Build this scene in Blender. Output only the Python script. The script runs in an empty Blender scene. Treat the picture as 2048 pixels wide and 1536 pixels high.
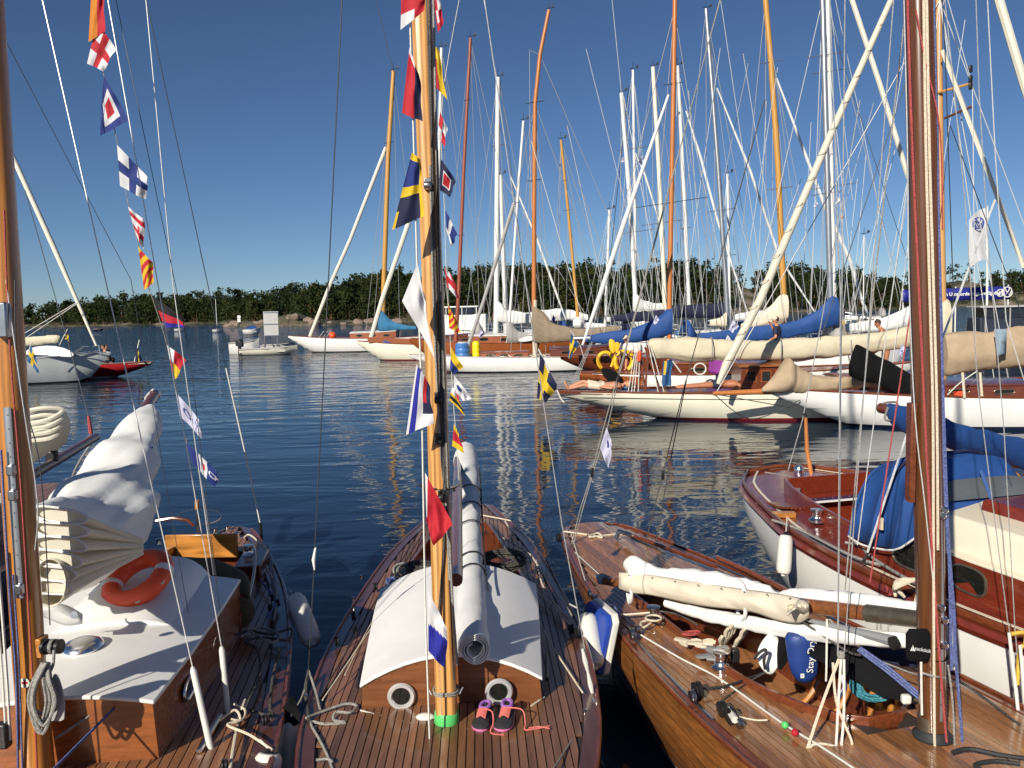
import bpy, math, random
from mathutils import Vector as V, Matrix, noise
random.seed(7)
sc = bpy.context.scene
COL = sc.collection
R = math.radians
# ------------------------------------------------ camera, sky, sun, exposure
FPX, EYE = 1657.0, 2.9
cd = bpy.data.cameras.new('camera'); cam = bpy.data.objects.new('camera', cd); COL.objects.link(cam)
cd.sensor_width = 36; cd.lens = 36 * FPX / 2048; cd.clip_start = .05; cd.clip_end = 20000
CM = Matrix.Rotation(R(90 - 5.16), 3, 'X') @ Matrix.Rotation(R(-1.36), 3, 'Z')
cam.matrix_world = Matrix.Translation((0, 0, EYE)) @ CM.to_4x4()
sc.camera = cam
SUN_AZ, SUN_EL = 30.0, 29.0          # light travels 30 degrees right of straight ahead
w = bpy.data.worlds.new('World'); sc.world = w; w.use_nodes = True
nt = w.node_tree; nt.nodes.clear()
sky = nt.nodes.new('ShaderNodeTexSky'); sky.sky_type = 'NISHITA'; sky.sun_disc = False
sky.sun_elevation = R(SUN_EL); sky.sun_rotation = R(180 + SUN_AZ)
sky.air_density = .7; sky.dust_density = 0.0; sky.ozone_density = 6.0
bg = nt.nodes.new('ShaderNodeBackground'); bg.inputs[1].default_value = .058
wo = nt.nodes.new('ShaderNodeOutputWorld')
nt.links.new(sky.outputs[0], bg.inputs[0]); nt.links.new(bg.outputs[0], wo.inputs[0])
sl = bpy.data.lights.new('sun', 'SUN'); sl.energy = 4.9; sl.angle = R(.53); sl.color = (1, .93, .80)
so = bpy.data.objects.new('sun', sl); COL.objects.link(so)
sd = V((math.sin(R(SUN_AZ)) * math.cos(R(SUN_EL)), math.cos(R(SUN_AZ)) * math.cos(R(SUN_EL)), -math.sin(R(SUN_EL))))
so.rotation_euler = sd.to_track_quat('-Z', 'Y').to_euler(); so.location = (-8, -14, 12)
sc.view_settings.view_transform = 'Standard'; sc.view_settings.look = 'None'
sc.view_settings.exposure = .24; sc.view_settings.gamma = 1; sc.view_settings.use_curve_mapping = False
sc.render.engine = 'CYCLES'; sc.cycles.max_bounces = 6; sc.cycles.transparent_max_bounces = 12
sc.cycles.use_denoising = True

def ray(x, y): return CM @ V(((x - 1024) / FPX, (768 - y) / FPX, -1))
def G(x, y, z=0.0):
    d = ray(x, y); return V((0, 0, EYE)) + d * ((z - EYE) / d.z)
def D(x, y, Y):
    d = ray(x, y); return V((0, 0, EYE)) + d * (Y / d.y)
def pxm(n, Y): return n * Y / FPX            # n photo pixels as metres at distance Y

# ------------------------------------------------ materials
MATS = {}
def mat(name, col, rough=.5, metal=0., var=.12, scale=6, st=(1, 1, 1), rz=0, bump=0., bscale=None, coat=0., rnd=0., rings=0., transl=0., spec=.5, detail=5, col2=None):
    m = bpy.data.materials.new(name); m.use_nodes = True; n = m.node_tree.nodes; l = m.node_tree.links
    b = n['Principled BSDF']; out = n['Material Output']
    tc = n.new('ShaderNodeTexCoord'); mp = n.new('ShaderNodeMapping'); mp.inputs['Scale'].default_value = st
    mp.inputs['Rotation'].default_value = (0, 0, rz); l.new(tc.outputs['Object'], mp.inputs[0])
    no = n.new('ShaderNodeTexNoise'); no.inputs['Scale'].default_value = scale; no.inputs['Detail'].default_value = detail
    no.inputs['Roughness'].default_value = .62; l.new(mp.outputs[0], no.inputs[0])
    fac = no.outputs[0]
    if rnd:
        oi = n.new('ShaderNodeObjectInfo'); add = n.new('ShaderNodeVectorMath'); add.operation = 'ADD'
        l.new(mp.outputs[0], add.inputs[0])
        sc_ = n.new('ShaderNodeMath'); sc_.operation = 'MULTIPLY'; sc_.inputs[1].default_value = 40
        l.new(oi.outputs['Random'], sc_.inputs[0]); l.new(sc_.outputs[0], add.inputs[1]); l.new(add.outputs[0], no.inputs[0])
    if rings:
        wv = n.new('ShaderNodeTexWave'); wv.inputs['Scale'].default_value = scale * .35; wv.inputs['Distortion'].default_value = 7
        wv.inputs['Detail'].default_value = 3; wv.bands_direction = 'X'; l.new(mp.outputs[0], wv.inputs[0])
        mx = n.new('ShaderNodeMix'); mx.inputs[0].default_value = rings; l.new(no.outputs[0], mx.inputs[2]); l.new(wv.outputs[0], mx.inputs[3]); fac = mx.outputs[0]
    cr = n.new('ShaderNodeValToRGB'); cr.color_ramp.elements[0].position = .28; cr.color_ramp.elements[1].position = .72
    c2 = col2 if col2 else col
    cr.color_ramp.elements[0].color = (*[max(0, c * (1 - var)) for c in col], 1)
    cr.color_ramp.elements[1].color = (*[min(1, c * (1 + var)) for c in c2], 1)
    l.new(fac, cr.inputs[0]); cout = cr.outputs[0]
    if rnd:
        hs = n.new('ShaderNodeHueSaturation'); mr = n.new('ShaderNodeMapRange'); mr.inputs[3].default_value = 1 - rnd; mr.inputs[4].default_value = 1 + rnd
        l.new(oi.outputs['Random'], mr.inputs[0]); l.new(mr.outputs[0], hs.inputs['Value']); l.new(cout, hs.inputs['Color']); cout = hs.outputs[0]
    l.new(cout, b.inputs['Base Color'])
    b.inputs['Roughness'].default_value = rough; b.inputs['Metallic'].default_value = metal
    b.inputs['Specular IOR Level'].default_value = spec
    if coat: b.inputs['Coat Weight'].default_value = coat; b.inputs['Coat Roughness'].default_value = .08
    if bump:
        bp = n.new('ShaderNodeBump'); bp.inputs['Strength'].default_value = bump; bp.inputs['Distance'].default_value = .01
        if bscale:
            n2 = n.new('ShaderNodeTexNoise'); n2.inputs['Scale'].default_value = bscale; n2.inputs['Detail'].default_value = 4
            l.new(tc.outputs['Object'], n2.inputs[0]); l.new(n2.outputs[0], bp.inputs['Height'])
        else: l.new(fac, bp.inputs['Height'])
        l.new(bp.outputs[0], b.inputs['Normal'])
    if transl:
        t = n.new('ShaderNodeBsdfTranslucent'); l.new(cout, t.inputs[0]); mxs = n.new('ShaderNodeMixShader'); mxs.inputs[0].default_value = transl
        l.new(b.outputs[0], mxs.inputs[1]); l.new(t.outputs[0], mxs.inputs[2]); l.new(mxs.outputs[0], out.inputs[0])
    MATS[name] = m; return m
UP = (14, 14, .9)      # grain along z
FA = (14, .9, 14)      # grain fore and aft
AC = (.9, 14, 14)      # grain across
mat('pine', (.50, .235, .062), .32, var=.28, st=UP, scale=2.2, rings=.35, coat=.5, col2=(.58, .30, .095))
mat('pole_pine', (.56, .30, .10), .35, var=.2, st=UP, scale=2, coat=.4)
mat('mast_mahogany', (.115, .042, .016), .25, var=.35, st=UP, scale=2.4, coat=.6, rings=.2)
mat('mast_amber', (.44, .175, .032), .28, var=.3, st=UP, scale=2.2, coat=.6, rings=.3)
mat('mast_orange', (.48, .17, .045), .4, var=.2, st=UP, scale=2)
mat('mast_red', (.28, .075, .04), .4, var=.2, st=UP, scale=2)
mat('mast_yellow', (.52, .27, .06), .4, var=.2, st=UP, scale=2)
mat('mast_white', (.72, .72, .70), .4, var=.06)
mat('mast_cream', (.74, .70, .58), .45, var=.06)
mat('mast_alu', (.46, .47, .49), .35, metal=.75, var=.1)
mat('teak_c', (.20, .092, .045), .38, var=.3, st=FA, scale=3.2, rnd=.36, coat=.3, spec=.5)
mat('teak_l', (.25, .108, .045), .34, var=.3, st=FA, scale=3.2, rz=.14, rnd=.34, coat=.3)
mat('teak_r', (.30, .132, .052), .22, var=.3, st=FA, scale=3.2, rz=-.28, rnd=.34, coat=.7)
mat('caulk', (.040, .028, .022), .6)
mat('cover_board', (.095, .034, .02), .3, var=.35, st=FA, scale=3, coat=.5)
mat('mahogany', (.16, .042, .016), .24, var=.35, st=FA, scale=3, coat=.6)
mat('mahogany_x', (.27, .085, .024), .26, var=.35, st=AC, scale=2.6, coat=.6)
mat('mahogany_red', (.17, .026, .012), .22, var=.25, st=FA, scale=2.6, coat=.7)
mat('cabin_brown', (.19, .068, .025), .28, var=.35, st=AC, scale=2.6, coat=.5)
mat('hull_varnish', (.26, .098, .026), .2, var=.38, st=FA, scale=2.2, rz=-.28, rnd=.3, coat=.7)
mat('varnish_far', (.27, .075, .02), .3, var=.3, st=AC, scale=2, coat=.4)
mat('varnish_dark', (.13, .032, .014), .28, var=.3, st=AC, scale=2, coat=.4)
mat('varnish_bright', (.46, .19, .04), .25, var=.35, st=AC, scale=2.6, coat=.6, rings=.3)
mat('white_paint', (.77, .76, .73), .3, var=.09, scale=2.2, bump=.05, bscale=20)
mat('white_canvas', (.80, .79, .77), .62, var=.07, scale=2.2, bump=.15, bscale=160)
mat('white_hull', (.80, .79, .76), .22, var=.05, scale=2, bump=.08, bscale=5)
mat('cream_hull', (.80, .76, .62), .22, var=.05, scale=2, bump=.08, bscale=5)
mat('grey_hull', (.42, .45, .46), .22, var=.1, scale=2, bump=.05, bscale=4)
mat('red_hull', (.42, .022, .025), .22, var=.1, scale=2, coat=.4)
mat('dark_hull', (.03, .035, .05), .25, var=.2, scale=3)
mat('red_bottom', (.23, .014, .018), .45, var=.2)
mat('blue_bottom', (.012, .018, .05), .45, var=.2)
mat('black_bottom', (.015, .015, .017), .5)
mat('cream_paint', (.78, .70, .55), .3, var=.04, scale=3)
mat('sail_white', (.84, .84, .82), .6, var=.05, scale=5, bump=.25, bscale=14, transl=.12)
mat('sail_cream', (.80, .76, .64), .6, var=.07, scale=5, bump=.25, bscale=14, transl=.3)
mat('canvas_tan', (.40, .30, .20), .8, var=.14, scale=5, bump=.3, bscale=60)
mat('canvas_taupe', (.26, .20, .14), .85, var=.14, scale=5, bump=.3, bscale=60)
mat('canvas_beige', (.70, .62, .49), .8, var=.12, scale=5, bump=.25, bscale=60)
mat('canvas_cream', (.58, .52, .38), .75, var=.1, scale=4, bump=.25, bscale=40)
mat('canvas_blue', (.012, .062, .235), .72, var=.15, scale=5, bump=.25, bscale=50)
mat('canvas_teal', (.03, .17, .33), .75, var=.2, scale=5, bump=.25, bscale=50)
mat('canvas_navy', (.012, .014, .045), .8, var=.2, scale=5, bump=.2, bscale=50)
mat('canvas_black', (.008, .008, .009), .95, spec=.1, var=.3, scale=4, bump=.2, bscale=40)
mat('canvas_olive', (.10, .085, .055), .85, var=.25, scale=5, bump=.3, bscale=40)
mat('canvas_grey', (.36, .35, .34), .8, var=.1, scale=5, bump=.2, bscale=40)
mat('canvas_bluegrey', (.22, .30, .37), .8, var=.1, scale=5, bump=.2, bscale=40)
for nm, c in dict(f_red=(.55, .018, .035), f_white=(.78, .78, .80), f_blue=(.016, .035, .21), f_navy=(.010, .014, .06), f_yellow=(.78, .52, .02), f_orange=(.72, .24, .02), f_black=(.012, .012, .014), f_royal=(.02, .025, .34), f_lilac=(.62, .62, .80), f_sky=(.03, .12, .30), f_logo=(.05, .07, .35)).items():
    mat(nm, c, .75, var=.08, scale=14, transl=.28, bump=.1, bscale=40)
mat('rope_white', (.66, .64, .58), .8, var=.22, scale=160, detail=2)
mat('rope_cream', (.62, .54, .42), .8, var=.3, scale=140, detail=2)
mat('rope_grey', (.27, .26, .24), .85, var=.55, scale=130, detail=2)
mat('rope_black', (.02, .02, .022), .7, var=.5, scale=120)
mat('rope_dark', (.065, .06, .055), .8, var=.9, scale=150, detail=2)
mat('rope_blue', (.03, .04, .15), .75, var=.7, scale=120, col2=(.10, .13, .30))
mat('rope_red', (.36, .06, .06), .75, var=.5, scale=120)
mat('rope_pink', (.66, .16, .14), .7, var=.2, scale=60)
mat('rope_teal', (.02, .13, .18), .8, var=.6, scale=90, col2=(.05, .26, .32))
mat('rope_yellow', (.62, .38, .05), .75, var=.3, scale=90)
mat('wire', (.48, .48, .48), .4, metal=.4, var=.3, scale=60)
mat('wire_dark', (.05, .055, .065), .45, metal=.4, var=.3, scale=60)
mat('wire_light', (.68, .68, .67), .4, metal=.3, var=.2, scale=60)
mat('chrome', (.80, .80, .80), .2, metal=1, var=.05)
mat('bright_rim', (.78, .78, .77), .32, metal=.55, var=.08)
mat('steel', (.45, .45, .46), .3, metal=1, var=.15, scale=20)
mat('bronze', (.22, .19, .14), .4, metal=.8, var=.3, scale=20)
mat('black_plastic', (.015, .015, .016), .35, var=.2)
mat('grey_plastic', (.25, .26, .27), .45, var=.1)
mat('rubber', (.022, .023, .025), .6, var=.3, scale=20, bump=.1)
mat('glass', (.012, .014, .012), .06, var=.1, spec=.8)
mat('glass_far', (.02, .022, .025), .1, var=.3, scale=3, spec=.8)
mat('fender_white', (.66, .65, .60), .4, var=.08, scale=5)
mat('plastic_red', (.82, .09, .03), .4, var=.08)
mat('plastic_blue', (.06, .19, .50), .4, var=.08)
mat('plastic_yellow', (.85, .68, .02), .4, var=.06)
mat('life_yellow', (.80, .45, .02), .5, var=.08)
mat('tape_green', (.10, .55, .14), .45, var=.1)
mat('bag_blue', (.015, .045, .21), .5, var=.15, bump=.2, bscale=30)
mat('board_blue', (.02, .06, .36), .35, var=.1)
mat('purple', (.22, .03, .24), .8, var=.25, scale=9, bump=.3, bscale=30)
mat('skin', (.52, .24, .14), .55, var=.1, scale=12)
mat('skin_tan', (.42, .17, .09), .5, var=.1, scale=12)
mat('hair', (.05, .03, .02), .7, var=.3, scale=60)
mat('cloth_beige', (.62, .54, .42), .85, var=.1, bump=.2, bscale=30)
mat('cloth_navy', (.02, .025, .05), .85, var=.2)
mat('cloth_blue', (.07, .22, .52), .8, var=.15)
mat('cloth_grey', (.2, .2, .2), .85, var=.2)
mat('cloth_white', (.75, .74, .72), .8, var=.08)
mat('leather', (.58, .50, .38), .75, var=.2, scale=14, bump=.2, bscale=60)
mat('shoe_black', (.02, .02, .023), .8, var=.4, scale=60, bump=.3, bscale=160)
mat('shoe_pink', (.62, .17, .36), .55, var=.1)
mat('shoe_purple', (.36, .15, .48), .7, var=.15)
mat('vinyl', (.10, .11, .12), .15, var=.2, scale=3)
mat('solar', (.02, .03, .09), .25, var=.25, scale=40)
mat('sign_grey', (.42, .42, .41), .6, var=.08)
mat('banner_blue', (.012, .016, .21), .6, var=.08)

# ------------------------------------------------ mesh building
OFF = {}
def crumple(p, seed=0, freq=1.0, n=5):
    """sharp edged folds as in creased sailcloth, about -.5 to .5"""
    rr = random.Random(seed * 31 + 5); p = V(p); p = p + noise.noise_vector(p * freq * .7) * (.22 / freq); s_ = 0; a = 1.0; tot = 0
    for i in range(n):
        d = V((rr.gauss(0, 1), rr.gauss(0, 1), rr.gauss(0, 1))).normalized(); x = p.dot(d) * freq * (1.55 ** i) + rr.random() * 9
        s_ += a * (abs((x % 1) - .5) * 2 - .5); tot += a; a *= .66
    return s_ / tot
class MB:
    def __init__(s): s.v = []; s.f = []; s.m = []
    def add(s, vs, fs, mi=0):
        o = len(s.v); s.v += [tuple(p) for p in vs]; s.f += [tuple(i + o for i in f) for f in fs]; s.m += [mi] * len(fs); return s
    def grid(s, rows, mi=0, closed=False):
        n = len(rows[0]); fs = []
        for i in range(len(rows) - 1):
            for j in range(n if closed else n - 1):
                k = (j + 1) % n; fs.append((i * n + j, i * n + k, (i + 1) * n + k, (i + 1) * n + j))
        vs = [p for r_ in rows for p in r_]
        return s.add(vs, fs, mi)
    def loft(s, rings, mi=0, caps=True):
        n = len(rings[0]); o = len(s.v); s.grid(rings, mi, True)
        if caps:
            s.f.append(tuple(o + i for i in reversed(range(n)))); s.m.append(mi)
            e = o + n * (len(rings) - 1); s.f.append(tuple(e + i for i in range(n))); s.m.append(mi)
        return s
    def tube(s, pts, r, n=6, mi=0, caps=True, ry=None):
        pts = [V(p) for p in pts]; k = len(pts)
        rs = r if isinstance(r, (list, tuple)) else [r] * k
        rings = []; up = None
        for i, p in enumerate(pts):
            t = (pts[min(i + 1, k - 1)] - pts[max(i - 1, 0)])
            if t.length < 1e-9: t = V((0, 0, 1))
            t.normalize()
            if up is None:
                a = V((0, 0, 1)) if abs(t.z) < .9 else V((0, 1, 0)); x = t.cross(a).normalized()
            else: x = (up - t * up.dot(t)); x = x.normalized() if x.length > 1e-6 else t.orthogonal().normalized()
            up = x; y = t.cross(x)
            rings.append([p + x * (math.cos(2 * math.pi * j / n) * rs[i]) + y * (math.sin(2 * math.pi * j / n) * (rs[i] if ry is None else ry[i] if isinstance(ry, (list, tuple)) else ry)) for j in range(n)])
        return s.loft(rings, mi, caps)
    def box(s, c, d, rot=None, mi=0):
        c = V(c); vs = []
        for z in (-1, 1):
            for x, y in ((-1, -1), (1, -1), (1, 1), (-1, 1)):
                p = V((x * d[0] / 2, y * d[1] / 2, z * d[2] / 2)); vs.append(c + (rot @ p if rot else p))
        return s.add(vs, [(3, 2, 1, 0), (4, 5, 6, 7), (0, 1, 5, 4), (1, 2, 6, 5), (2, 3, 7, 6), (3, 0, 4, 7)], mi)
    def lathe(s, prof, origin, axis=(0, 0, 1), n=16, mi=0):
        q = V((0, 0, 1)).rotation_difference(V(axis)); o = V(origin)
        rings = [[o + q @ V((r * math.cos(2 * math.pi * j / n), r * math.sin(2 * math.pi * j / n), z)) for j in range(n)] for r, z in prof]
        return s.loft(rings, mi, True)
    def ball(s, c, r, n=10, mi=0, rot=None):
        if not isinstance(r, (tuple, list)): r = (r, r, r)
        rings = []
        for i in range(n // 2 + 1):
            a = math.pi * i / (n // 2); a = min(max(a, .04), math.pi - .04)
            ring = []
            for j in range(n):
                b = 2 * math.pi * j / n; p = V((math.sin(a) * math.cos(b) * r[0], math.sin(a) * math.sin(b) * r[1], -math.cos(a) * r[2]))
                ring.append(V(c) + (rot @ p if rot else p))
            rings.append(ring)
        return s.loft(rings, mi, True)
    def wrinkle(s, amp, scale, seed=0, st=(1, 1, 1)):
        out = []
        for p in s.v:
            q = V((p[0] * st[0], p[1] * st[1], p[2] * st[2])) * scale + V((seed * 7.1, seed * 3.3, seed))
            d = noise.noise_vector(q) + .5 * noise.noise_vector(q * 2.1)
            out.append(tuple(V(p) + d * amp))
        s.v = out; return s
    def build(s, name, mats, parent=None, smooth=True, bevel=0, solid=0, label=None, sub=0, sharp=40):
        if isinstance(mats, str): mats = [mats]
        me = bpy.data.meshes.new(name)
        if parent is not None: off = OFF[parent.name]
        else:
            xs = [p[0] for p in s.v]; ys = [p[1] for p in s.v]; zs = [p[2] for p in s.v]
            off = V(((min(xs) + max(xs)) / 2, (min(ys) + max(ys)) / 2, min(zs)))
        me.from_pydata([(p[0] - off.x, p[1] - off.y, p[2] - off.z) for p in s.v], [], s.f)
        for m_ in mats: me.materials.append(MATS[m_])
        me.polygons.foreach_set('material_index', s.m)
        if smooth:
            me.polygons.foreach_set('use_smooth', [True] * len(s.f))
            try: me.set_sharp_from_angle(angle=R(sharp))
            except Exception: pass
        me.update()
        o = bpy.data.objects.new(name, me); COL.objects.link(o)
        if parent is not None: o.parent = parent
        else: o.location = off
        OFF[o.name] = off
        if solid:
            md = o.modifiers.new('thickness', 'SOLIDIFY'); md.thickness = solid; md.offset = 0
        if bevel:
            md = o.modifiers.new('bevel', 'BEVEL'); md.width = bevel; md.segments = 2; md.limit_method = 'ANGLE'
        if sub:
            md = o.modifiers.new('sub', 'SUBSURF'); md.levels = sub; md.render_levels = sub
        if label: o['label'] = label
        return o
def thing(name, label, cat, loc, group=None, kind=None):
    o = bpy.data.objects.new(name, None); COL.objects.link(o); o.location = loc; o.empty_display_size = .2
    OFF[o.name] = V(loc); o['label'] = label; o['category'] = cat
    if group: o['group'] = group
    if kind: o['kind'] = kind
    return o
def tag(o, label, cat, group=None):
    o['label'] = label; o['category'] = cat
    if group: o['group'] = group
    return o
def dup(root, loc, label=None, rz=None, sc_=None):
    c = root.copy(); COL.objects.link(c); c.location = loc
    if label: c['label'] = label
    if rz is not None: c.rotation_euler = (0, 0, rz)
    if sc_: c.scale = sc_ if isinstance(sc_, tuple) else (sc_,) * 3
    for ch in root.children:
        d = ch.copy(); COL.objects.link(d); d.parent = c
        for g in ch.children:
            e = g.copy(); COL.objects.link(e); e.parent = d
    return c
def tab(pts):
    def f(s):
        if s <= pts[0][0]: return pts[0][1]
        if s >= pts[-1][0]: return pts[-1][1]
        for i in range(len(pts) - 1):
            if s <= pts[i + 1][0]:
                x0, y0 = pts[i]; x1, y1 = pts[i + 1]; t = (s - x0) / (x1 - x0)
                m0 = (y1 - pts[i - 1][1]) / (x1 - pts[i - 1][0]) if i > 0 else (y1 - y0) / (x1 - x0)
                m1 = (pts[i + 2][1] - y0) / (pts[i + 2][0] - x0) if i + 2 < len(pts) else (y1 - y0) / (x1 - x0)
                h = x1 - x0; t2 = t * t; t3 = t2 * t
                return y0 * (2 * t3 - 3 * t2 + 1) + m0 * h * (t3 - 2 * t2 + t) + y1 * (3 * t2 - 2 * t3) + m1 * h * (t3 - t2)
    return f
def curve(pts, n=6):
    pts = [V(p) for p in pts]
    if len(pts) < 3: return pts
    out = []
    for i in range(len(pts) - 1):
        a = pts[max(i - 1, 0)]; b = pts[i]; c = pts[i + 1]; d = pts[min(i + 2, len(pts) - 1)]
        for k in range(n):
            t = k / n; out.append(.5 * ((2 * b) + (c - a) * t + (2 * a - 5 * b + 4 * c - d) * t * t + (3 * b - a - 3 * c + d) * t ** 3))
    out.append(pts[-1]); return out
def sag(a, b, s=.0, n=10):
    a = V(a); b = V(b); return [a.lerp(b, i / n) - V((0, 0, s * 4 * (i / n) * (1 - i / n))) for i in range(n + 1)] if s else [a, b]
def line(name, a, b, r, m, parent, s=0, label=None, n=6):
    return MB().tube(sag(a, b, s), r, n).build(name, m, parent, label=label)

class Frame:
    """boat frame: s runs from the stern forward, t to the right when looking aft, z up from the water"""
    def __init__(f, S, B):
        f.S = V((S[0], S[1], 0)); d = V((B[0] - S[0], B[1] - S[1], 0)); f.L = d.length; f.d = d.normalized(); f.n = V((-f.d.y, f.d.x, 0))
    def p(f, s, t, z): return f.S + f.d * s + f.n * t + V((0, 0, z))
    def st(f, P): v = V((P[0], P[1], 0)) - f.S; return v.dot(f.d), v.dot(f.n)

def hull(parent, F, L, hb, sheer, zb, mats, ns=30, boot=.07, p=2.2, name='hull', tm=None, lev=None):
    """mats: topside, boot stripe, bottom"""
    lev = lev or (0, .14, .3, .48, .66, .84, 1)
    ringsL = []
    for i in range(ns + 1):
        s = L * (i / ns); h = max(hb(s), .004); sh = sheer(s); zk = zb(s)
        zs = [sh + (boot - sh) * k for k in lev] + [0.0, -.12, -.35, -.7]
        row = []
        for z in zs:
            z = max(z, zk); q = (sh - z) / max(sh - zk, 1e-4)
            row.append((h * max(0, 1 - q ** p) ** .62, z))
        ringsL.append((s, row))
    mb = MB(); nl = len(lev)
    for side in (-1, 1):
        rows = [[F.p(s, side * y, z) for y, z in row] for s, row in ringsL]
        n = len(rows[0]); o = len(mb.v); mb.v += [tuple(q) for r_ in rows for q in r_]
        for i in range(len(rows) - 1):
            for j in range(n - 1):
                f = (o + i * n + j, o + i * n + j + 1, o + (i + 1) * n + j + 1, o + (i + 1) * n + j)
                mb.f.append(f if side > 0 else f[::-1]); mb.m.append(0 if j < nl - 1 else 1 if j == nl - 1 else 2)
    s0, r0 = ringsL[0]; ring = [F.p(s0, y, z) for y, z in r0] + [F.p(s0, -y, z) for y, z in reversed(r0)]
    mb.add(ring, [tuple(range(len(ring)))], 0)
    return mb.build(name, mats, parent, sharp=50)
def deckz(sheer, hb, cam, s, t): 
    h = max(hb(s), .05); return sheer(s) + cam * max(0, 1 - (t / h) ** 2)
def deck_cells(F, t0, t1, s0, s1, hbm, ck, ns=48):
    cells = []; cell = []
    for i in range(ns + 1):
        s = s0 + (s1 - s0) * i / ns; h = hbm(s); a = max(t0, -h); b = min(t1, h); c, k = ck(s)
        if k > 0:
            lo, hi = c - k, c + k
            if a >= lo and b <= hi: b = a - 1
            elif a < lo < b: b = lo
            elif a < hi < b: a = hi
        if b - a > .004: cell.append((s, a, b))
        else:
            if len(cell) > 1: cells.append(cell)
            cell = []
    if len(cell) > 1: cells.append(cell)
    return cells
def deck_strip(F, t0, t1, s0, s1, hbm, ck, zf, ns=48, th=.007, zoff=0.):
    """one fore and aft strip between lateral t0 and t1, clipped to the deck outline hbm and to the opening ck (centre, half)"""
    mb = MB(); prev = None; cell = []
    for i in range(ns + 1):
        s = s0 + (s1 - s0) * i / ns; h = hbm(s); a = max(t0, -h); b = min(t1, h); c, k = ck(s)
        if k > 0:
            lo, hi = c - k, c + k
            if a >= lo and b <= hi: b = a - 1
            elif a < lo < b: b = lo
            elif a < hi < b: a = hi
        if b - a > .004: cell.append((s, a, b))
        else:
            if len(cell) > 1: _strip(mb, F, cell, zf, th, zoff)
            cell = []
    if len(cell) > 1: _strip(mb, F, cell, zf, th, zoff)
    return mb
def _strip(mb, F, cell, zf, th, zoff):
    rings = []
    for s, a, b in cell:
        za = zf(s, a) + zoff; zb_ = zf(s, b) + zoff
        rings.append([F.p(s, a, za - th), F.p(s, b, zb_ - th), F.p(s, b, zb_), F.p(s, a, za)])
    mb.loft(rings, 0, True)
def planked_deck(parent, F, s0, s1, hb, sheer, cam, pw, m, margin=.09, ck=None, cover='cover_board', gap=.006):
    ck = ck or (lambda s: (0, 0)); zf = lambda s, t: deckz(sheer, hb, cam, s, t)
    hbm = lambda s: max(0, hb(s) - margin)
    w_ = max(hb(s0 + (s1 - s0) * i / 20) for i in range(21))
    mb = MB()
    for a in (-1, 1):
        k = deck_strip(F, min(0, a * w_), max(0, a * w_), s0, s1, lambda s: max(0, hb(s) - .012), ck, zf, zoff=-.009); mb.add(k.v, k.f)
    deck = mb.build('deck', 'caulk', parent, smooth=False)
    n = int(w_ / pw) + 1
    for i in range(-n, n):
        for cell in deck_cells(F, i * pw + gap / 2, (i + 1) * pw - gap / 2, s0, s1, hbm, ck):
            mb = MB(); _strip(mb, F, cell, zf, .007, 0); mb.build('plank', m, deck, smooth=False)
    for a in (-1, 1):
        mb = MB(); rings = []
        for i in range(49):
            s = s0 + (s1 - s0) * i / 48; h = hb(s); i0 = max(h - margin + gap, 0) * a; h *= a
            rings.append([F.p(s, i0, zf(s, i0) - .008), F.p(s, h, zf(s, h) - .008), F.p(s, h, zf(s, h) + .004), F.p(s, i0, zf(s, i0) + .004)])
        mb.loft(rings); mb.build('covering_board', cover, deck, smooth=False)
    return deck
def rail(parent, F, s0, s1, hb, sheer, r, m, name='rail', off=0., dz=.0, n=40, sides=(-1, 1), ry=None):
    for a in sides:
        MB().tube([F.p(s0 + (s1 - s0) * i / n, a * (hb(s0 + (s1 - s0) * i / n) + off), sheer(s0 + (s1 - s0) * i / n) + dz) for i in range(n + 1)], r, 6, ry=ry).build(name, m, parent)
def cabin(parent, F, st, zbase, wall, roof, camk=10, over=.015, tumble=.04, roof_t=.018, rn='roof', wn='cabin_side'):
    """st: list of (s, half width, side height z, crown z) from aft to fore"""
    mb = MB()
    for a in (-1, 1):
        rows = [[F.p(s, a * (w_ + tumble), zbase(s, w_) - .02), F.p(s, a * w_, zs)] for s, w_, zs, zc in st]; mb.grid(rows)
    for k in (0, -1):
        s, w_, zs, zc = st[k]
        top = [F.p(s, w_ * (1 - 2 * i / camk), zs + (zc - zs) * (1 - (1 - 2 * i / camk) ** 2)) for i in range(camk + 1)]
        bot = [F.p(s, (w_ + tumble) * (1 - 2 * i / camk), zbase(s, w_) - .02) for i in range(camk + 1)]
        mb.grid([top, bot])
    c = mb.build(wn, wall, parent, sharp=30)
    mb = MB(); rings = []
    for i, (s, w_, zs, zc) in enumerate(st):
        if i == 0: s -= over
        if i == len(st) - 1: s += over
        w2 = w_ + over
        top = [F.p(s, w2 * (1 - 2 * j / camk), zs + roof_t + (zc - zs) * (1 - (1 - 2 * j / camk) ** 2)) for j in range(camk + 1)]
        low = [q - V((0, 0, roof_t + .004)) for q in top]
        rings.append(top + low[::-1])
    mb.loft(rings); rf = mb.build(rn, roof, parent, sharp=50, bevel=.006)
    return c, rf
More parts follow.
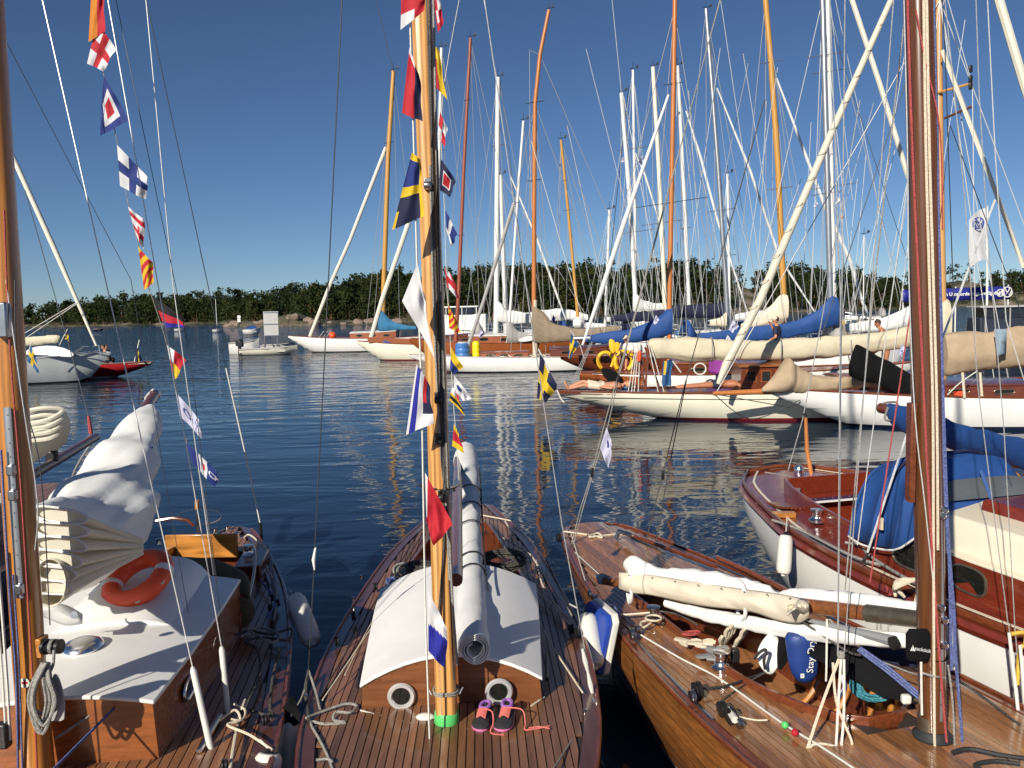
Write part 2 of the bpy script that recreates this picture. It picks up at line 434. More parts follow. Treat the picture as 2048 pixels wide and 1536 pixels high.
def portlight(parent, c, nrm, up, w_, h_, name='portlight', rim='chrome', n=20, pw=2.0, rt=.008):
    c = V(c); nrm = V(nrm).normalized(); up = V(up); up = (up - nrm * up.dot(nrm)).normalized(); x = up.cross(nrm)
    def pt(i, k, d):
        a = 2 * math.pi * i / n; ca, sa = math.cos(a), math.sin(a)
        e = lambda v: math.copysign(abs(v) ** (2 / pw), v)
        return c + x * (e(ca) * w_ / 2 * k) + up * (e(sa) * h_ / 2 * k) + nrm * d
    pts = [pt(i, 1, .006) for i in range(n)]
    mb = MB(); mb.tube(pts + [pts[0], pts[1]], rt, 6, caps=False)
    o = mb.build(name, rim, parent)
    MB().add([pt(i, .97, .004) for i in range(n)], [tuple(range(n))]).build('pane', 'glass', o, smooth=False)
    return o
def winch(parent, c, r=.05, h=.11, m='chrome'):
    mb = MB(); mb.lathe([(r * 1.25, 0), (r * 1.25, h * .16), (r * .95, h * .24), (r * .72, h * .5), (r * .82, h * .72), (r * 1.02, h * .82), (r * 1.02, h * .96), (r * .5, h), (r * .2, h)], c, n=20)
    return mb.build('winch', m, parent)
def fender(name, label, top, bot, r, m='fender_white', cat='fender', group=None, rope_to=None, cap='black_plastic'):
    top = V(top); bot = V(bot); t = thing(name, label, cat, bot, group); ax = (top - bot); L = ax.length
    pr = [(r * .25, 0), (r * .3, L * .03), (r * .75, L * .06), (r * .97, L * .14), (r, L * .25), (r, L * .75), (r * .97, L * .86), (r * .75, L * .94), (r * .3, L * .97), (r * .25, L)]
    MB().lathe(pr, bot, ax.normalized(), 16).build('body', m, t)
    MB().lathe([(r * .62, L * .955), (r * .3, L * .99), (r * .22, L * 1.03)], bot, ax.normalized(), 12).build('end_cap', cap, t)
    if rope_to: MB().tube(sag(top, rope_to, .0), .006).build('lanyard', 'rope_white', t)
    return t
def coil(c, r, m, name, label, parent=None, turns=7, th=.008, axis=(0, 0, 1), squash=.6, cat='rope', group=None, seed=0):
    rnd = random.Random(seed); q = V((0, 0, 1)).rotation_difference(V(axis)); pts = []
    ph = rnd.random() * 6
    for i in range(turns * 10 + 1):
        a = 2 * math.pi * i / 10 + ph; k = 1 + .28 * math.sin(i * .37 + seed) + rnd.uniform(-.07, .07)
        pts.append(V(c) + q @ V((r * k * math.cos(a), r * squash * k * math.sin(a), th * (.9 + 1.5 * (i / 10) * .5) + rnd.uniform(0, th))))
    o = MB().tube(curve(pts, 2), th, 5).build(name, m, parent)
    return tag(o, label, cat, group) if parent is None else o
# ------------------------------------------------ water
def water_mat():
    m = bpy.data.materials.new('water'); m.use_nodes = True; n = m.node_tree.nodes; l = m.node_tree.links; b = n['Principled BSDF']
    b.inputs['Base Color'].default_value = (.006, .018, .038, 1); b.inputs['Roughness'].default_value = .03; b.inputs['IOR'].default_value = 1.333
    g = n.new('ShaderNodeNewGeometry'); hs = []
    for sx, sy, scl, amp, dist in ((.32, .85, 1.0, .085, .6), (.9, 2.2, 1.0, .026, .8), (3.0, 6.0, 1.0, .004, .4), (.10, .22, 1.0, .10, .3)):
        mp = n.new('ShaderNodeMapping'); mp.inputs['Scale'].default_value = (sx, sy, 1); mp.inputs['Rotation'].default_value = (0, 0, R(-12)); l.new(g.outputs['Position'], mp.inputs[0])
        no = n.new('ShaderNodeTexNoise'); no.inputs['Scale'].default_value = scl; no.inputs['Detail'].default_value = 2.5; no.inputs['Distortion'].default_value = dist; l.new(mp.outputs[0], no.inputs[0])
        k = n.new('ShaderNodeMath'); k.operation = 'MULTIPLY'; k.inputs[1].default_value = amp; l.new(no.outputs[0], k.inputs[0]); hs.append(k.outputs[0])
    t = hs[0]
    for h in hs[1:]:
        a = n.new('ShaderNodeMath'); l.new(t, a.inputs[0]); l.new(h, a.inputs[1]); t = a.outputs[0]
    sp = n.new('ShaderNodeSeparateXYZ'); l.new(g.outputs['Position'], sp.inputs[0]); mr = n.new('ShaderNodeMapRange'); mr.inputs[1].default_value = 18; mr.inputs[2].default_value = 90; mr.inputs[3].default_value = .38; mr.inputs[4].default_value = 4.0; l.new(sp.outputs[1], mr.inputs[0])
    bp = n.new('ShaderNodeBump'); bp.inputs['Distance'].default_value = 1.0; bp.inputs['Strength'].default_value = 1.0
    ml = n.new('ShaderNodeMath'); ml.operation = 'MULTIPLY'; l.new(t, ml.inputs[0]); l.new(mr.outputs[0], ml.inputs[1]); t = ml.outputs[0]
    l.new(t, bp.inputs['Height']); l.new(bp.outputs[0], b.inputs['Normal']); MATS['water'] = m
water_mat()
wm = MB(); wm.add([(-4000, -400, 0), (4000, -400, 0), (4000, 7000, 0), (-4000, 7000, 0)], [(0, 1, 2, 3)])
wo_ = wm.build('water', 'water', smooth=False); wo_['kind'] = 'structure'
# ------------------------------------------------ rocky wooded islands
def rock_mat():
    m = bpy.data.materials.new('rock'); m.use_nodes = True; n = m.node_tree.nodes; l = m.node_tree.links; b = n['Principled BSDF']
    g = n.new('ShaderNodeNewGeometry'); no = n.new('ShaderNodeTexNoise'); no.inputs['Scale'].default_value = .11; no.inputs['Detail'].default_value = 7; l.new(g.outputs['Position'], no.inputs[0])
    cr = n.new('ShaderNodeValToRGB'); e = cr.color_ramp.elements; e[0].position = .42; e[0].color = (.03, .036, .016, 1); e[1].position = .6; e[1].color = (.17, .135, .105, 1)
    x = e.new(.52); x.color = (.10, .09, .05, 1); x = e.new(.75); x.color = (.25, .205, .165, 1); l.new(no.outputs[0], cr.inputs[0])
    l.new(cr.outputs[0], b.inputs['Base Color']); b.inputs['Roughness'].default_value = .9
    n2 = n.new('ShaderNodeTexNoise'); n2.inputs['Scale'].default_value = .9; n2.inputs['Detail'].default_value = 6; l.new(g.outputs['Position'], n2.inputs[0])
    bp = n.new('ShaderNodeBump'); bp.inputs['Distance'].default_value = .8; l.new(n2.outputs[0], bp.inputs['Height']); l.new(bp.outputs[0], b.inputs['Normal']); MATS['rock'] = m
rock_mat()
mat('shore_rock', (.24, .18, .14), .9, var=.4, scale=.5, bump=.8, bscale=1.2, detail=7)
for i, c in enumerate(((.030, .044, .015), (.038, .050, .018), (.048, .058, .021), (.025, .038, .016), (.060, .068, .025))):
    mat('leaf%d' % i, c, 1.0, var=.5, scale=.35, spec=.1, rnd=.25, transl=.4)
mat('bark', (.16, .085, .05), .9, var=.3)
HEIGHT = {}
def island(name, cols, depth, seed=0, shore=1.4):
    """cols: (px, shore distance, top height)"""
    mb = MB(); rows = []; xs = []
    fy = tab([(c[0], c[1]) for c in cols]); fh = tab([(c[0], c[2]) for c in cols])
    p0, p1 = cols[0][0], cols[-1][0]; N = max(24, int((p1 - p0) / 12)); prof = []
    def hgt(px, k):
        Y = fy(px); X = (px - 1024) / FPX * Y; h = fh(px); yy = Y + depth * k
        b = min(1, k / .06) * shore * min(1, h / 2) if k < .06 else shore * min(1, h / 2) + (max(h - shore, 0)) * math.sin(min(1, (k - .06) / .55) * math.pi / 2)
        if k > .7: b *= max(0, 1 - (k - .7) / .3)
        q = V((X * .05, yy * .05, seed)); nz = noise.fractal(q, 1, 2, 4) * .45 + noise.noise(q * 6) * .22
        return V((X * (1 + 0 * k), yy, b * (1 + .4 * nz) + nz * min(h, 2.5) * .7 * min(1, k / .03) - .35))
    for i in range(N + 1):
        px = p0 + (p1 - p0) * i / N
        rows.append([hgt(px, k) for k in (0, .012, .03, .05, .08, .12, .17, .23, .3, .38, .46, .55, .65, .8, 1)])
    mb.grid(rows); o = mb.build(name, 'rock', sharp=180); o['kind'] = 'structure'
    return hgt
hl = island('terrain', [(-420, 420, 4), (-100, 400, 5), (10, 380, .6), (40, 370, 1.6), (110, 350, 4.2), (200, 345, 5.5), (300, 335, 6), (420, 320, 5.5), (520, 300, 5), (640, 290, 5), (800, 300, 4)], 75, 1)
hm = island('terrain', [(548, 236, .3), (575, 236, 3.4), (620, 234, 6.4), (680, 230, 8.4), (760, 230, 7.8), (850, 228, 7.8), (940, 228, 9.4), (1080, 228, 9.4), (1200, 228, 9.0), (1300, 230, 8.6), (1420, 232, 9.8), (1500, 240, 9.0), (1600, 250, 8.8), (1700, 255, 8.2), (1790, 258, 7.5), (1850, 262, 6)], 70, 4)
hr = island('terrain', [(1700, 350, 3), (1800, 342, 7.5), (1880, 335, 8.6), (1960, 330, 10.4), (2060, 325, 9.5), (2300, 320, 9), (2700, 320, 8)], 70, 9)
hp = island('terrain', [(432, 214, .2), (452, 212, .9), (500, 206, 2.0), (560, 202, 3.3), (585, 204, 3.0), (620, 205, 1.8), (700, 208, 1.5), (800, 208, .9), (840, 210, .2)], 16, 14, .8)
# ------------------------------------------------ trees
def crown_mesh(mb, c, h, wd, blobs, per, rnd, mi=None, pine=True):
    for b in range(blobs):
        k = rnd.random(); z = h * (.12 + .84 * k); rr = wd * (1 - .75 * k ** 1.6) * rnd.uniform(.25, .95); a = rnd.uniform(0, 6.28)
        bc = V((rr * math.cos(a), rr * math.sin(a), z)); br = wd * rnd.uniform(.26, .46)
        m_ = rnd.randrange(2) if mi is None else mi
        for _ in range(per):
            d = V((rnd.gauss(0, 1), rnd.gauss(0, 1), rnd.gauss(0, .62))); d = d.normalized() * (br * rnd.random() ** .4)
            p = V(c) + bc + d * V((1, 1, .66)).length / 1.4; s = h * rnd.uniform(.02, .05)
            u = V((rnd.gauss(0, 1), rnd.gauss(0, 1), rnd.gauss(0, .6))).normalized() * s; v_ = u.cross(V((rnd.gauss(0, 1), rnd.gauss(0, 1), rnd.gauss(0, 1)))).normalized() * s
            mb.add([p - u - v_ * .6, p + u - v_, p + u * .8 + v_, p - u * .9 + v_ * .8], [(0, 1, 2, 3)], m_)
protos = []
for i in range(5):
    rnd = random.Random(30 + i); h = (8.2, 7.2, 9.0, 6.4, 7.6)[i]; wd = (2.7, 3.0, 2.5, 2.8, 3.3)[i]
    t = thing('pine_tree', 'dark green pine on the wooded far shore', 'tree', (0, 0, 0), 'pines along the far shore')
    mb = MB(); mb.tube([(0, 0, -1), (.1, 0, h * .3), (-.1, .1, h * .65), (0, 0, h * .9)], [.22, .17, .11, .04], 6)
    for k in range(5):
        a = rnd.uniform(0, 6.28); z = h * rnd.uniform(.4, .75); mb.tube([(0, 0, z), (math.cos(a) * wd * .7, math.sin(a) * wd * .7, z + .5)], [.07, .03], 5)
    mb.build('trunk', 'bark', t)
    mb = MB(); crown_mesh(mb, (0, 0, 0), h, wd, 24, 26, rnd); mb.build('crown', ['leaf%d' % (i % 5), 'leaf%d' % ((i + 2) % 4)], t, smooth=False); protos.append(t)
rnd = random.Random(77); nt_ = 0; used = set()
def put_tree(P, k, s, lab):
    global nt_
    if k not in used: used.add(k); protos[k].location = P; protos[k].scale = (s,) * 3; protos[k]['label'] = lab
    else: dup(protos[k], P, lab, rz=rnd.uniform(0, 6.28), sc_=s)
    nt_ += 1
wood = MB()
LAB = {0: 'dark green pine on the wooded shore far behind the left boats', 1: 'dark green pine on the wooded hill behind the moored yachts', 2: 'dark green pine on the far shore behind the blue banner'}
def plant(lab, hg, p0, p1, n_ind, n_mass, fr, sc0, skip=lambda px, k: False):
    for i in range(n_ind):
        for _ in range(20):
            px = rnd.uniform(p0, p1); k = fr[0] + (fr[1] - fr[0]) * rnd.random() ** 1.3
            if not skip(px, k): break
        P = hg(px, k)
        if P.z < .3: continue
        put_tree(P, rnd.randrange(5), sc0 * rnd.uniform(.66, 1.15), lab)
    for i in range(n_mass):
        px = rnd.uniform(p0, p1); k = fr[0] * .8 + (.7 - fr[0]) * rnd.random() ** 1.4
        if skip(px, k): continue
        P = hg(px, k)
        if P.z < .3: continue
        h = sc0 * rnd.uniform(4.2, 9.6) * (1 + .25 * noise.noise(V((px * .02, k * 4, 1)))); crown_mesh(wood, P, h, h * .42, 11, 13, rnd, rnd.randrange(4))
        wood.tube([P - V((0, 0, .5)), P + V((0, 0, h * .6))], [.16, .08], 4, 4)
plant(LAB[0], hl, 45, 640, 64, 520, (.02, .55), 1.0)
bare = lambda px, k: noise.noise(V((px * .011, k * 3.2, 2.2))) > .22 and px > 980
plant(LAB[1], hm, 585, 1840, 110, 1150, (.05, .6), .92, bare)
plant(LAB[2], hr, 1760, 2500, 34, 260, (.10, .6), .95, lambda px, k: 1930 < px < 2010 or bare(px, k))
for hg, p0, p1, n_ in ((hl, 50, 560, 260), (hm, 590, 1840, 420), (hr, 1760, 2400, 160)):   # low bushes along the waterline
    for i in range(n_):
        px = rnd.uniform(p0, p1); P = hg(px, rnd.uniform(.012, .09))
        if P.z > .25 and not (bare(px, .1) and rnd.random() < .7): crown_mesh(wood, P - V((0, 0, .5)), rnd.uniform(2, 4), rnd.uniform(1.2, 2.2), 4, 12, rnd, rnd.randrange(4))
wo2 = wood.build('forest', ['leaf0', 'leaf1', 'leaf2', 'leaf3', 'bark'], smooth=False); wo2['kind'] = 'stuff'
# scattered boulders on the bare rock headland
for i in range(14):
    rr = random.Random(i); px = 445 + i * 27 + rr.uniform(-8, 8); P = hp(px, rr.uniform(.03, .3)); s = rr.uniform(.5, 1.5)
    mb = MB().ball(P + V((0, 0, s * .2)), (s * 1.5, s, s * .7), 10); mb.wrinkle(.35 * s, 1.1, i)
    o = mb.build('boulder', 'shore_rock'); tag(o, 'pale granite boulder on the bare headland behind the small motorboats', 'rock', 'boulders on the headland')
# ================================================ helpers for near boats
def spar(name, pts, ws, m, parent, n=16, pw=2.0, label=None, asp=1.0):
    """rounded mast section: pts centre line, ws widths"""
    mb = MB(); rings = []; X = V((1, 0, 0))
    pts = [V(p) for p in pts]
    for i, p in enumerate(pts):
        t = (pts[min(i + 1, len(pts) - 1)] - pts[max(i - 1, 0)]).normalized(); x = (X - t * X.dot(t))
        x = x.normalized() if x.length > .1 else t.orthogonal().normalized(); y = t.cross(x); ring = []
        for j in range(n):
            a = 2 * math.pi * j / n; e = lambda v: math.copysign(abs(v) ** (2 / pw), v)
            ring.append(p + x * e(math.cos(a)) * ws[i] / 2 + y * e(math.sin(a)) * ws[i] / 2 * asp)
        rings.append(ring)
    mb.loft(rings); return mb.build(name, m, parent, label=label)
def rope(name, pts, r, m, parent, n=6, k=6, label=None):
    return MB().tube(curve(pts, k), r, n).build(name, m, parent, label=label)
def block(parent, c, s=.035, m='black_plastic', name='block'):
    mb = MB(); mb.lathe([(s * .5, -s * .45), (s, -s * .4), (s, -s * .15), (s * .75, 0), (s, s * .15), (s, s * .4), (s * .5, s * .45)], c, (1, .2, .1), 12); return mb.build(name, m, parent)
def cleat(parent, c, d=(0, 1, 0), s=.07, m='steel'):
    c = V(c); d = V(d).normalized(); mb = MB(); mb.tube([c - d * s + V((0, 0, .03)), c - d * s * .4 + V((0, 0, .024)), c + d * s * .4 + V((0, 0, .024)), c + d * s + V((0, 0, .03))], [.005, .009, .009, .005], 6)
    for k in (-.3, .3): mb.tube([c + d * s * k, c + d * s * k + V((0, 0, .025))], .007, 6)
    return mb.build('cleat', m, parent)
def strakes(hl_, F, L, hb, sheer, zb, n, m, p=2.2, boot=.07, ns=40, s1=None):
    for side in (-1, 1):
        for k in range(n):
            rows = []
            for i in range(ns + 1):
                s = (s1 or L) * i / ns; h = max(hb(s), .004); sh = sheer(s); zk = zb(s); row = []
                for q_ in (k / n + .003, (k + .5) / n, (k + 1) / n - .003):
                    z = max(sh + (boot - sh) * q_, zk + .002); q = (sh - z) / max(sh - zk, 1e-4)
                    row.append(F.p(s, side * (h * max(0, 1 - q ** p) ** .62 + .006), z))
                rows.append(row if side < 0 else row[::-1])
            MB().grid(rows).build('plank', m, hl_, sharp=60)
def wall_strip(F, path, z0, z1, th=.025):
    """upright board along a list of (s,t); z0, z1 functions of s"""
    mb = MB(); rings = []
    for i, (s, t) in enumerate(path):
        a = path[max(i - 1, 0)]; b = path[min(i + 1, len(path) - 1)]; d = V((b[0] - a[0], b[1] - a[1], 0)).normalized(); nx = V((-d.y, d.x, 0)) * th / 2
        rings.append([F.p(s - nx.x, t - nx.y, z0(s)), F.p(s + nx.x, t + nx.y, z0(s)), F.p(s + nx.x, t + nx.y, z1(s)), F.p(s - nx.x, t - nx.y, z1(s))])
    mb.loft(rings); return mb
def cockpit_box(parent, F, ck, s0, s1, zt, zfloor, m, mfloor):
    n = 26; P = []
    for i in range(n + 1):
        s = s0 + (s1 - s0) * i / n; c, k = ck(s); P.append((s, c - max(k, .005), c + max(k, .005)))
    loop = [(s, a) for s, a, b in P] + [(s, b) for s, a, b in reversed(P)]
    mb = MB(); mb.grid([[F.p(s, t, zfloor) for s, t in loop], [F.p(s, t, zt(s)) for s, t in loop]], 0, True); mb.build('cockpit_lining', m, parent)
    mb = MB(); mb.grid([[F.p(s, a, zfloor + .004) for s, a, b in P], [F.p(s, b, zfloor + .004) for s, a, b in P]]); mb.build('cockpit_sole', mfloor, parent)
    return loop

# ================================================ centre boat: white canvas cabin top, pine mast
FC = Frame((-.57, 9.48), (-.36, 3.89))
C = thing('sailing_boat', 'brown planked wooden sailing boat with white cabin top and pine mast, in the middle foreground', 'sailing boat', FC.p(4, 0, 0), 'classic boats moored in the foreground')
hbC = tab([(0, .30), (.65, .46), (1.6, .68), (3.1, .845), (4.1, .89), (5.07, .83), (5.6, .745), (6.6, .5), (7.6, .18), (8.1, .01)])
shC = tab([(0, .63), (2, .61), (4, .61), (6, .68), (8.1, .80)])
zbC = tab([(0, .5), (1.2, .16), (2.2, -.3), (4, -.7), (6, -.4), (7.2, .1), (8.1, .7)])
hullC = hull(C, FC, 8.1, hbC, shC, zbC, ('varnish_dark', 'white_hull', 'red_bottom'))
def ckC(s): return (0, tab([(1.0, .2), (1.4, .28), (3.3, .54), (3.5, .54)])(s)) if 1.05 < s < 3.45 else (0, 0)
deckC = planked_deck(C, FC, 0, 8.0, hbC, shC, .03, .044, 'teak_c', .1, ckC)
zC = lambda s, t: deckz(shC, hbC, .03, s, t)
rail(C, FC, .05, 7.9, hbC, shC, .012, 'mahogany', 'toe_rail', -.008, .008)
cockpit_box(C, FC, ckC, 1.08, 3.42, lambda s: shC(s) + .03, .2, 'varnish_dark', 'teak_c')
for a in (-1, 1):
    pth = [(1.1 + 2.3 * i / 12, a * (ckC(1.1 + 2.3 * i / 12)[1] + .012)) for i in range(13)]
    wall_strip(FC, pth, lambda s: shC(s) - .02, lambda s: shC(s) + .10 + .05 * (s - 1.1) / 2.3, .022).build('coaming', 'mahogany', C, bevel=.004)
    pth = [(1.35, a * .06), (1.9, a * .26)]
wall_strip(FC, [(1.1, -.22), (1.1, .22)], lambda s: shC(s) - .02, lambda s: shC(s) + .10, .022).build('coaming', 'mahogany', C)
MB().box(FC.p(1.75, 0, .50), (.78, .34, .03)).build('thwart', 'mahogany', C, bevel=.004)
MB().box(FC.p(2.95, -.33, .44), (.3, .8, .03), Matrix.Rotation(R(-4), 3, 'Z')).build('seat', 'mahogany', C, bevel=.004)
MB().box(FC.p(2.95, .33, .44), (.3, .8, .03), Matrix.Rotation(R(4), 3, 'Z')).build('seat', 'mahogany', C, bevel=.004)
cabC, roofC = cabin(C, FC, [(3.38, .575, .80, .985), (3.8, .565, .80, .985), (4.3, .54, .795, .97), (4.93, .505, .785, .945)], lambda s, t: shC(s), 'cabin_brown', 'white_canvas', 12, .014, .012)
for i in range(15):                                  # tacks along the front edge of the canvas
    t = -.49 + .07 * i; z = .785 + .16 * (1 - (t / .505) ** 2) + .004
    MB().ball(FC.p(4.952, t, z - .004), .004, 6).build('tack', 'bronze', roofC)
for px, py in ((803, 1392), (998, 1383)): portlight(C, D(px, py, FC.p(4.955, 0, 0).y), FC.d, (0, 0, 1), .130, .130, rim='bright_rim', rt=.015, n=28)
for a in (-1, 1):
    MB().tube([FC.p(4.4 - .0, a * .585, .70), FC.p(4.75, a * .56, .70)], .012, 8).build('hand_rail', 'black_plastic', C)
YC = 4.33
mC = [D(894, 1452, YC), D(886, 1200, YC + .01), D(874, 800, YC + .03), D(860, 420, YC + .05), D(843, 0, YC + .08)]
mC.append(mC[-1] + (mC[-1] - mC[-2]) * 5.5)
mastC = spar('mast', mC, [.116, .114, .112, .110, .107, .085], 'pine', C, 20, 3.4)
MB().tube([mC[0] + V((0, 0, .012)), mC[0] + V((0, 0, .03)), mC[0] + V((0, 0, .085)), mC[0] + V((.0, 0, .09))], [.064, .069, .066, .062], 20).build('tape', 'tape_green', mastC)
MB().box(mC[0] + V((0, -.01, -.004)), (.22, .16, .012)).build('mast_step', 'steel', C, bevel=.003)
MB().lathe([(.062, 0), (.066, .004), (.066, .012), (.06, .016)], mC[0] + V((0, 0, .0)), n=20).build('mast_band', 'steel', mastC)
pts = [mC[0] + (mC[1] - mC[0]) * .28 + V((math.cos(a) * .068, math.sin(a) * .068, .004 * math.sin(3 * a))) for a in [i * math.pi / 8 for i in range(17)]]
for k in (0, .012): MB().tube([p + V((0, 0, k)) for p in pts], .0055, 6).build('lashing', 'rope_grey', mastC)
for sx in (-.075, .075): MB().tube([pts[0] + V((sx - .068, -.02, .0)), pts[0] + V((sx - .068 + .02 * (1 if sx > 0 else -1), -.03, .03)), pts[0] + V((sx - .068, -.04, .0))], .005, 6).build('shackle', 'steel', mastC)
def onC(px, py, dy=.075): return D(px, py, YC - dy + (1452 - py) * .00006)
for nm, m_, r_, P in (('halyard', 'rope_dark', .0065, [(858, -40), (862, 200), (868, 450), (880, 760), (889, 1000), (886, 1120), (872, 1300)]),
                      ('halyard', 'rope_grey', .0065, [(866, -40), (873, 300), (882, 620), (893, 900), (898, 1050), (905, 1200), (915, 1330)]),
                      ('halyard', 'rope_dark', .0075, [(874, 300), (877, 480), (886, 780), (893, 980)]),
                      ('halyard', 'rope_grey', .006, [(860, 330), (868, 640), (880, 880), (892, 1010), (899, 1160)]),
                      ('wire', 'wire_dark', .004, [(852, -40), (870, 500), (893, 1030), (908, 1360)])):
    rope(nm, [onC(*p) for p in P], r_, m_, C, 6, 4)
for py, dx in ((368, 0), (795, 6), (878, 4), (990, 6), (1022, 8)):
    t = (1452 - py) / 1452; cx = 894 - 51 * t + dx; c = onC(cx, py, .07); mb = MB(); mb.box(c, (.04, .03, .06)); mb.lathe([(.012, -.02), (.022, -.015), (.022, .015), (.012, .02)], c + V((0, -.02, -.01)), (1, 0, 0), 10); mb.build('block', 'black_plastic' if py > 500 else 'steel', mastC, bevel=.004)
cc = onC(880, 985, .06)
for a in (-1, 1): cleat(mastC, cc + V((a * .06, 0, 0)), (a, 0, .25), .05, 'black_plastic')
# boom with rolled sail lying over the cabin
b0, b1 = D(912, 1160, 4.42), D(915, 905, 8.75)
spar('boom', [b0, b0.lerp(b1, .5), b1], [.075, .085, .06], 'mahogany', C, 12)
def roll(name, path, rads, m, label, cat, turns=3.2, inner=.42, amp=.012, seed=3, open_end=True):
    rows = []; n = 64; path = [V(p) for p in path]
    for i, p in enumerate(path):
        t = (path[min(i + 1, len(path) - 1)] - path[max(i - 1, 0)]).normalized(); x = t.cross(V((0, 0, 1))).normalized(); y = x.cross(t); row = []
        for j in range(n + 1):
            a = 2 * math.pi * turns * j / n; k = inner + (1 - inner) * (j / n) ** .7
            rad = rads[i] * k * (1 + .10 * noise.noise(p * 2.7 + V((math.cos(a), math.sin(a), seed)) * .9) + (.10 * (1 - abs(noise.noise(p * 2.2 + V((math.cos(a), math.sin(a), seed)) * 1.3))) ** 6 if i else 0)); 
            q = p + x * math.cos(a + 2) * rad + y * math.sin(a + 2) * rad * (1.0 if i == 0 else .95)
            row.append(q + (q - p).normalized() * crumple(q, seed, 3.2) * amp * 2.4 * min(1, i * .2))
        rows.append(row)
    o = MB().grid(rows).build(name, m, None, solid=.007, sharp=60); return tag(o, label, cat)
pc0 = [D(950, 1300, 4.47), D(948, 1268, 4.75), D(944, 1200, 5.4), D(940, 1130, 6.1), D(938, 1060, 6.75), D(936, 1000, 7.35), D(934, 950, 7.95), D(931, 915, 8.5), D(934, 900, 8.8)]
pc = pc0; pcd = [pc0[0]] + curve(pc0, 5)[1:]; rr_ = tab([(i, r_) for i, r_ in enumerate([.083, .082, .09, .098, .104, .11, .114, .116, .095])])
roll('rolled_sail', pcd, [rr_(i / 5) for i in range(len(pcd))], 'sail_white', 'rolled white sail lashed along the boom with black cord, open end above the cabin front', 'sail')
for k, (u, r_) in enumerate(((2.6, .1), (3.0, .102), (3.9, .108), (4.5, .113), (5.1, .116))):
    i = int(u); p = pc[i].lerp(pc[i + 1], u - i); t = (pc[i + 1] - pc[i]).normalized(); x = t.cross(V((0, 0, 1))).normalized(); y = x.cross(t); lp = []
    for j in range(18):
        a = 2 * math.pi * j / 16; lp.append(p + x * math.cos(a) * (r_ + .008) + y * math.sin(a) * (r_ + .008) + t * (.05 * math.cos(a)))
    MB().tube(lp, .006, 6).build('lashing', 'rope_black', C)
rope('lashing', [pc[i] + V((.10 + .004 * i, -.0, .06)) for i in range(2, 7)], .006, 'rope_black', C)
rope('lashing', [D(960, 1160, 5.7), D(965, 1185, 5.6), D(962, 1215, 5.4)], .006, 'rope_black', C)
# standing rigging of the centre boat
def shroud(parent, P, r, m='wire', name='shroud', label=None): return MB().tube(P, r, 6).build(name, m, parent, label=label)
def up(P, k=3.0): return P + [P[-1] + (P[-1] - P[-2]) * k]
shroud(C, up([D(617, 1342, 4.95), D(650, 700, 4.9), D(684, 0, 4.8)], 1), .0035, 'wire_dark')
shroud(C, up([D(1187, 1393, 4.72), D(1124, 1050, 4.7), D(1062, 640, 4.66), D(969, 0, 4.6)], 1), .0033, 'wire')
for nm, x0, y0, x1, y1 in (('turnbuckle', 1165, 1298, 1176, 1345), ('turnbuckle', 1176, 1345, 1186, 1392)): MB().tube([D(x0, y0, 4.7), D((x0 + x1) / 2, (y0 + y1) / 2, 4.7), D(x1, y1, 4.7)], [.008, .016, .008], 8).build(nm, 'fender_white', C)
MB().tube([D(1186, 1392, 4.7), G(1188, 1405, .64)], .012, 8).build('chain_plate', 'steel', C)
rope('forestay_line', [D(1187, 1397, 4.70), D(1150, 1470, 4.2), D(1102, 1545, 3.7)], .0055, 'rope_grey', C)
MB().tube([D(631, 1095, 4.93), D(627, 1120, 4.93), D(629, 1140, 4.93)], [.006, .011, .004], 6).build('telltale', 'cloth_white', C)
# bridle and coil on the left edge
rope('lashing', [D(617, 1340, 4.95), D(606, 1390, 4.75), G(582, 1432, .66)], .008, 'rope_grey', C)
rope('lashing', [D(617, 1340, 4.95), D(612, 1385, 4.75), G(618, 1440, .66)], .009, 'rope_dark', C)
rope('lashing', [D(617, 1340, 4.95), D(632, 1385, 4.75), G(640, 1418, .66)], .007, 'rope_grey', C)
rope('mooring_line', [G(612, 1436, .67), G(640, 1425, .66), G(690, 1408, .67), G(714, 1412, .67), G(700, 1425, .68), G(672, 1424, .68), G(668, 1440, .66), G(690, 1445, .66), G(650, 1448, .66), G(622, 1445, .66), G(640, 1480, .67), G(655, 1510, .67), G(668, 1545, .68)], .008, 'rope_grey', C)
rope('mooring_line', [G(632, 1520, .69), G(655, 1518, .69), G(665, 1524, .69)], .007, 'rope_grey', C)
# sheets and lines on deck
rope('sheet', [FC.p(4.95, -.52, .655), G(780, 1437, .655), G(828, 1448, .665)], .0055, 'rope_white', C, label='pale green line across the foredeck')
rope('sheet', [G(935, 1458, .67), G(955, 1450, .67)], .0055, 'rope_white', C)
rope('sheet', [G(1062, 1412, .66), FC.p(4.9, .53, .665)], .005, 'rope_cream', C)
for A, B_, m_ in (((840, 1062), (740, 1220), 'rope_black'), ((846, 1066), (770, 1190), 'rope_dark'), ((740, 1220), (640, 1395), 'rope_dark')): rope('sheet', [G(*A, .66), G(*B_, .645)], .006, m_, C)
rope('sheet', [D(792, 1180, 6.3), D(740, 1260, 5.4), G(645, 1400, .67)], .005, 'rope_cream', C)
for P in ([(962, 1030), (1005, 1038), (1050, 1048)], [(985, 1068), (1020, 1083), (1062, 1110)], [(1000, 1095), (1030, 1102), (1055, 1108)], [(1010, 1042), (1032, 1078)], [(1062, 1110), (1150, 1240)], [(1072, 1120), (1090, 1180), (1150, 1250)]): rope('mooring_line', [G(x, y, .665) for x, y in P], .0075, 'rope_cream', C)
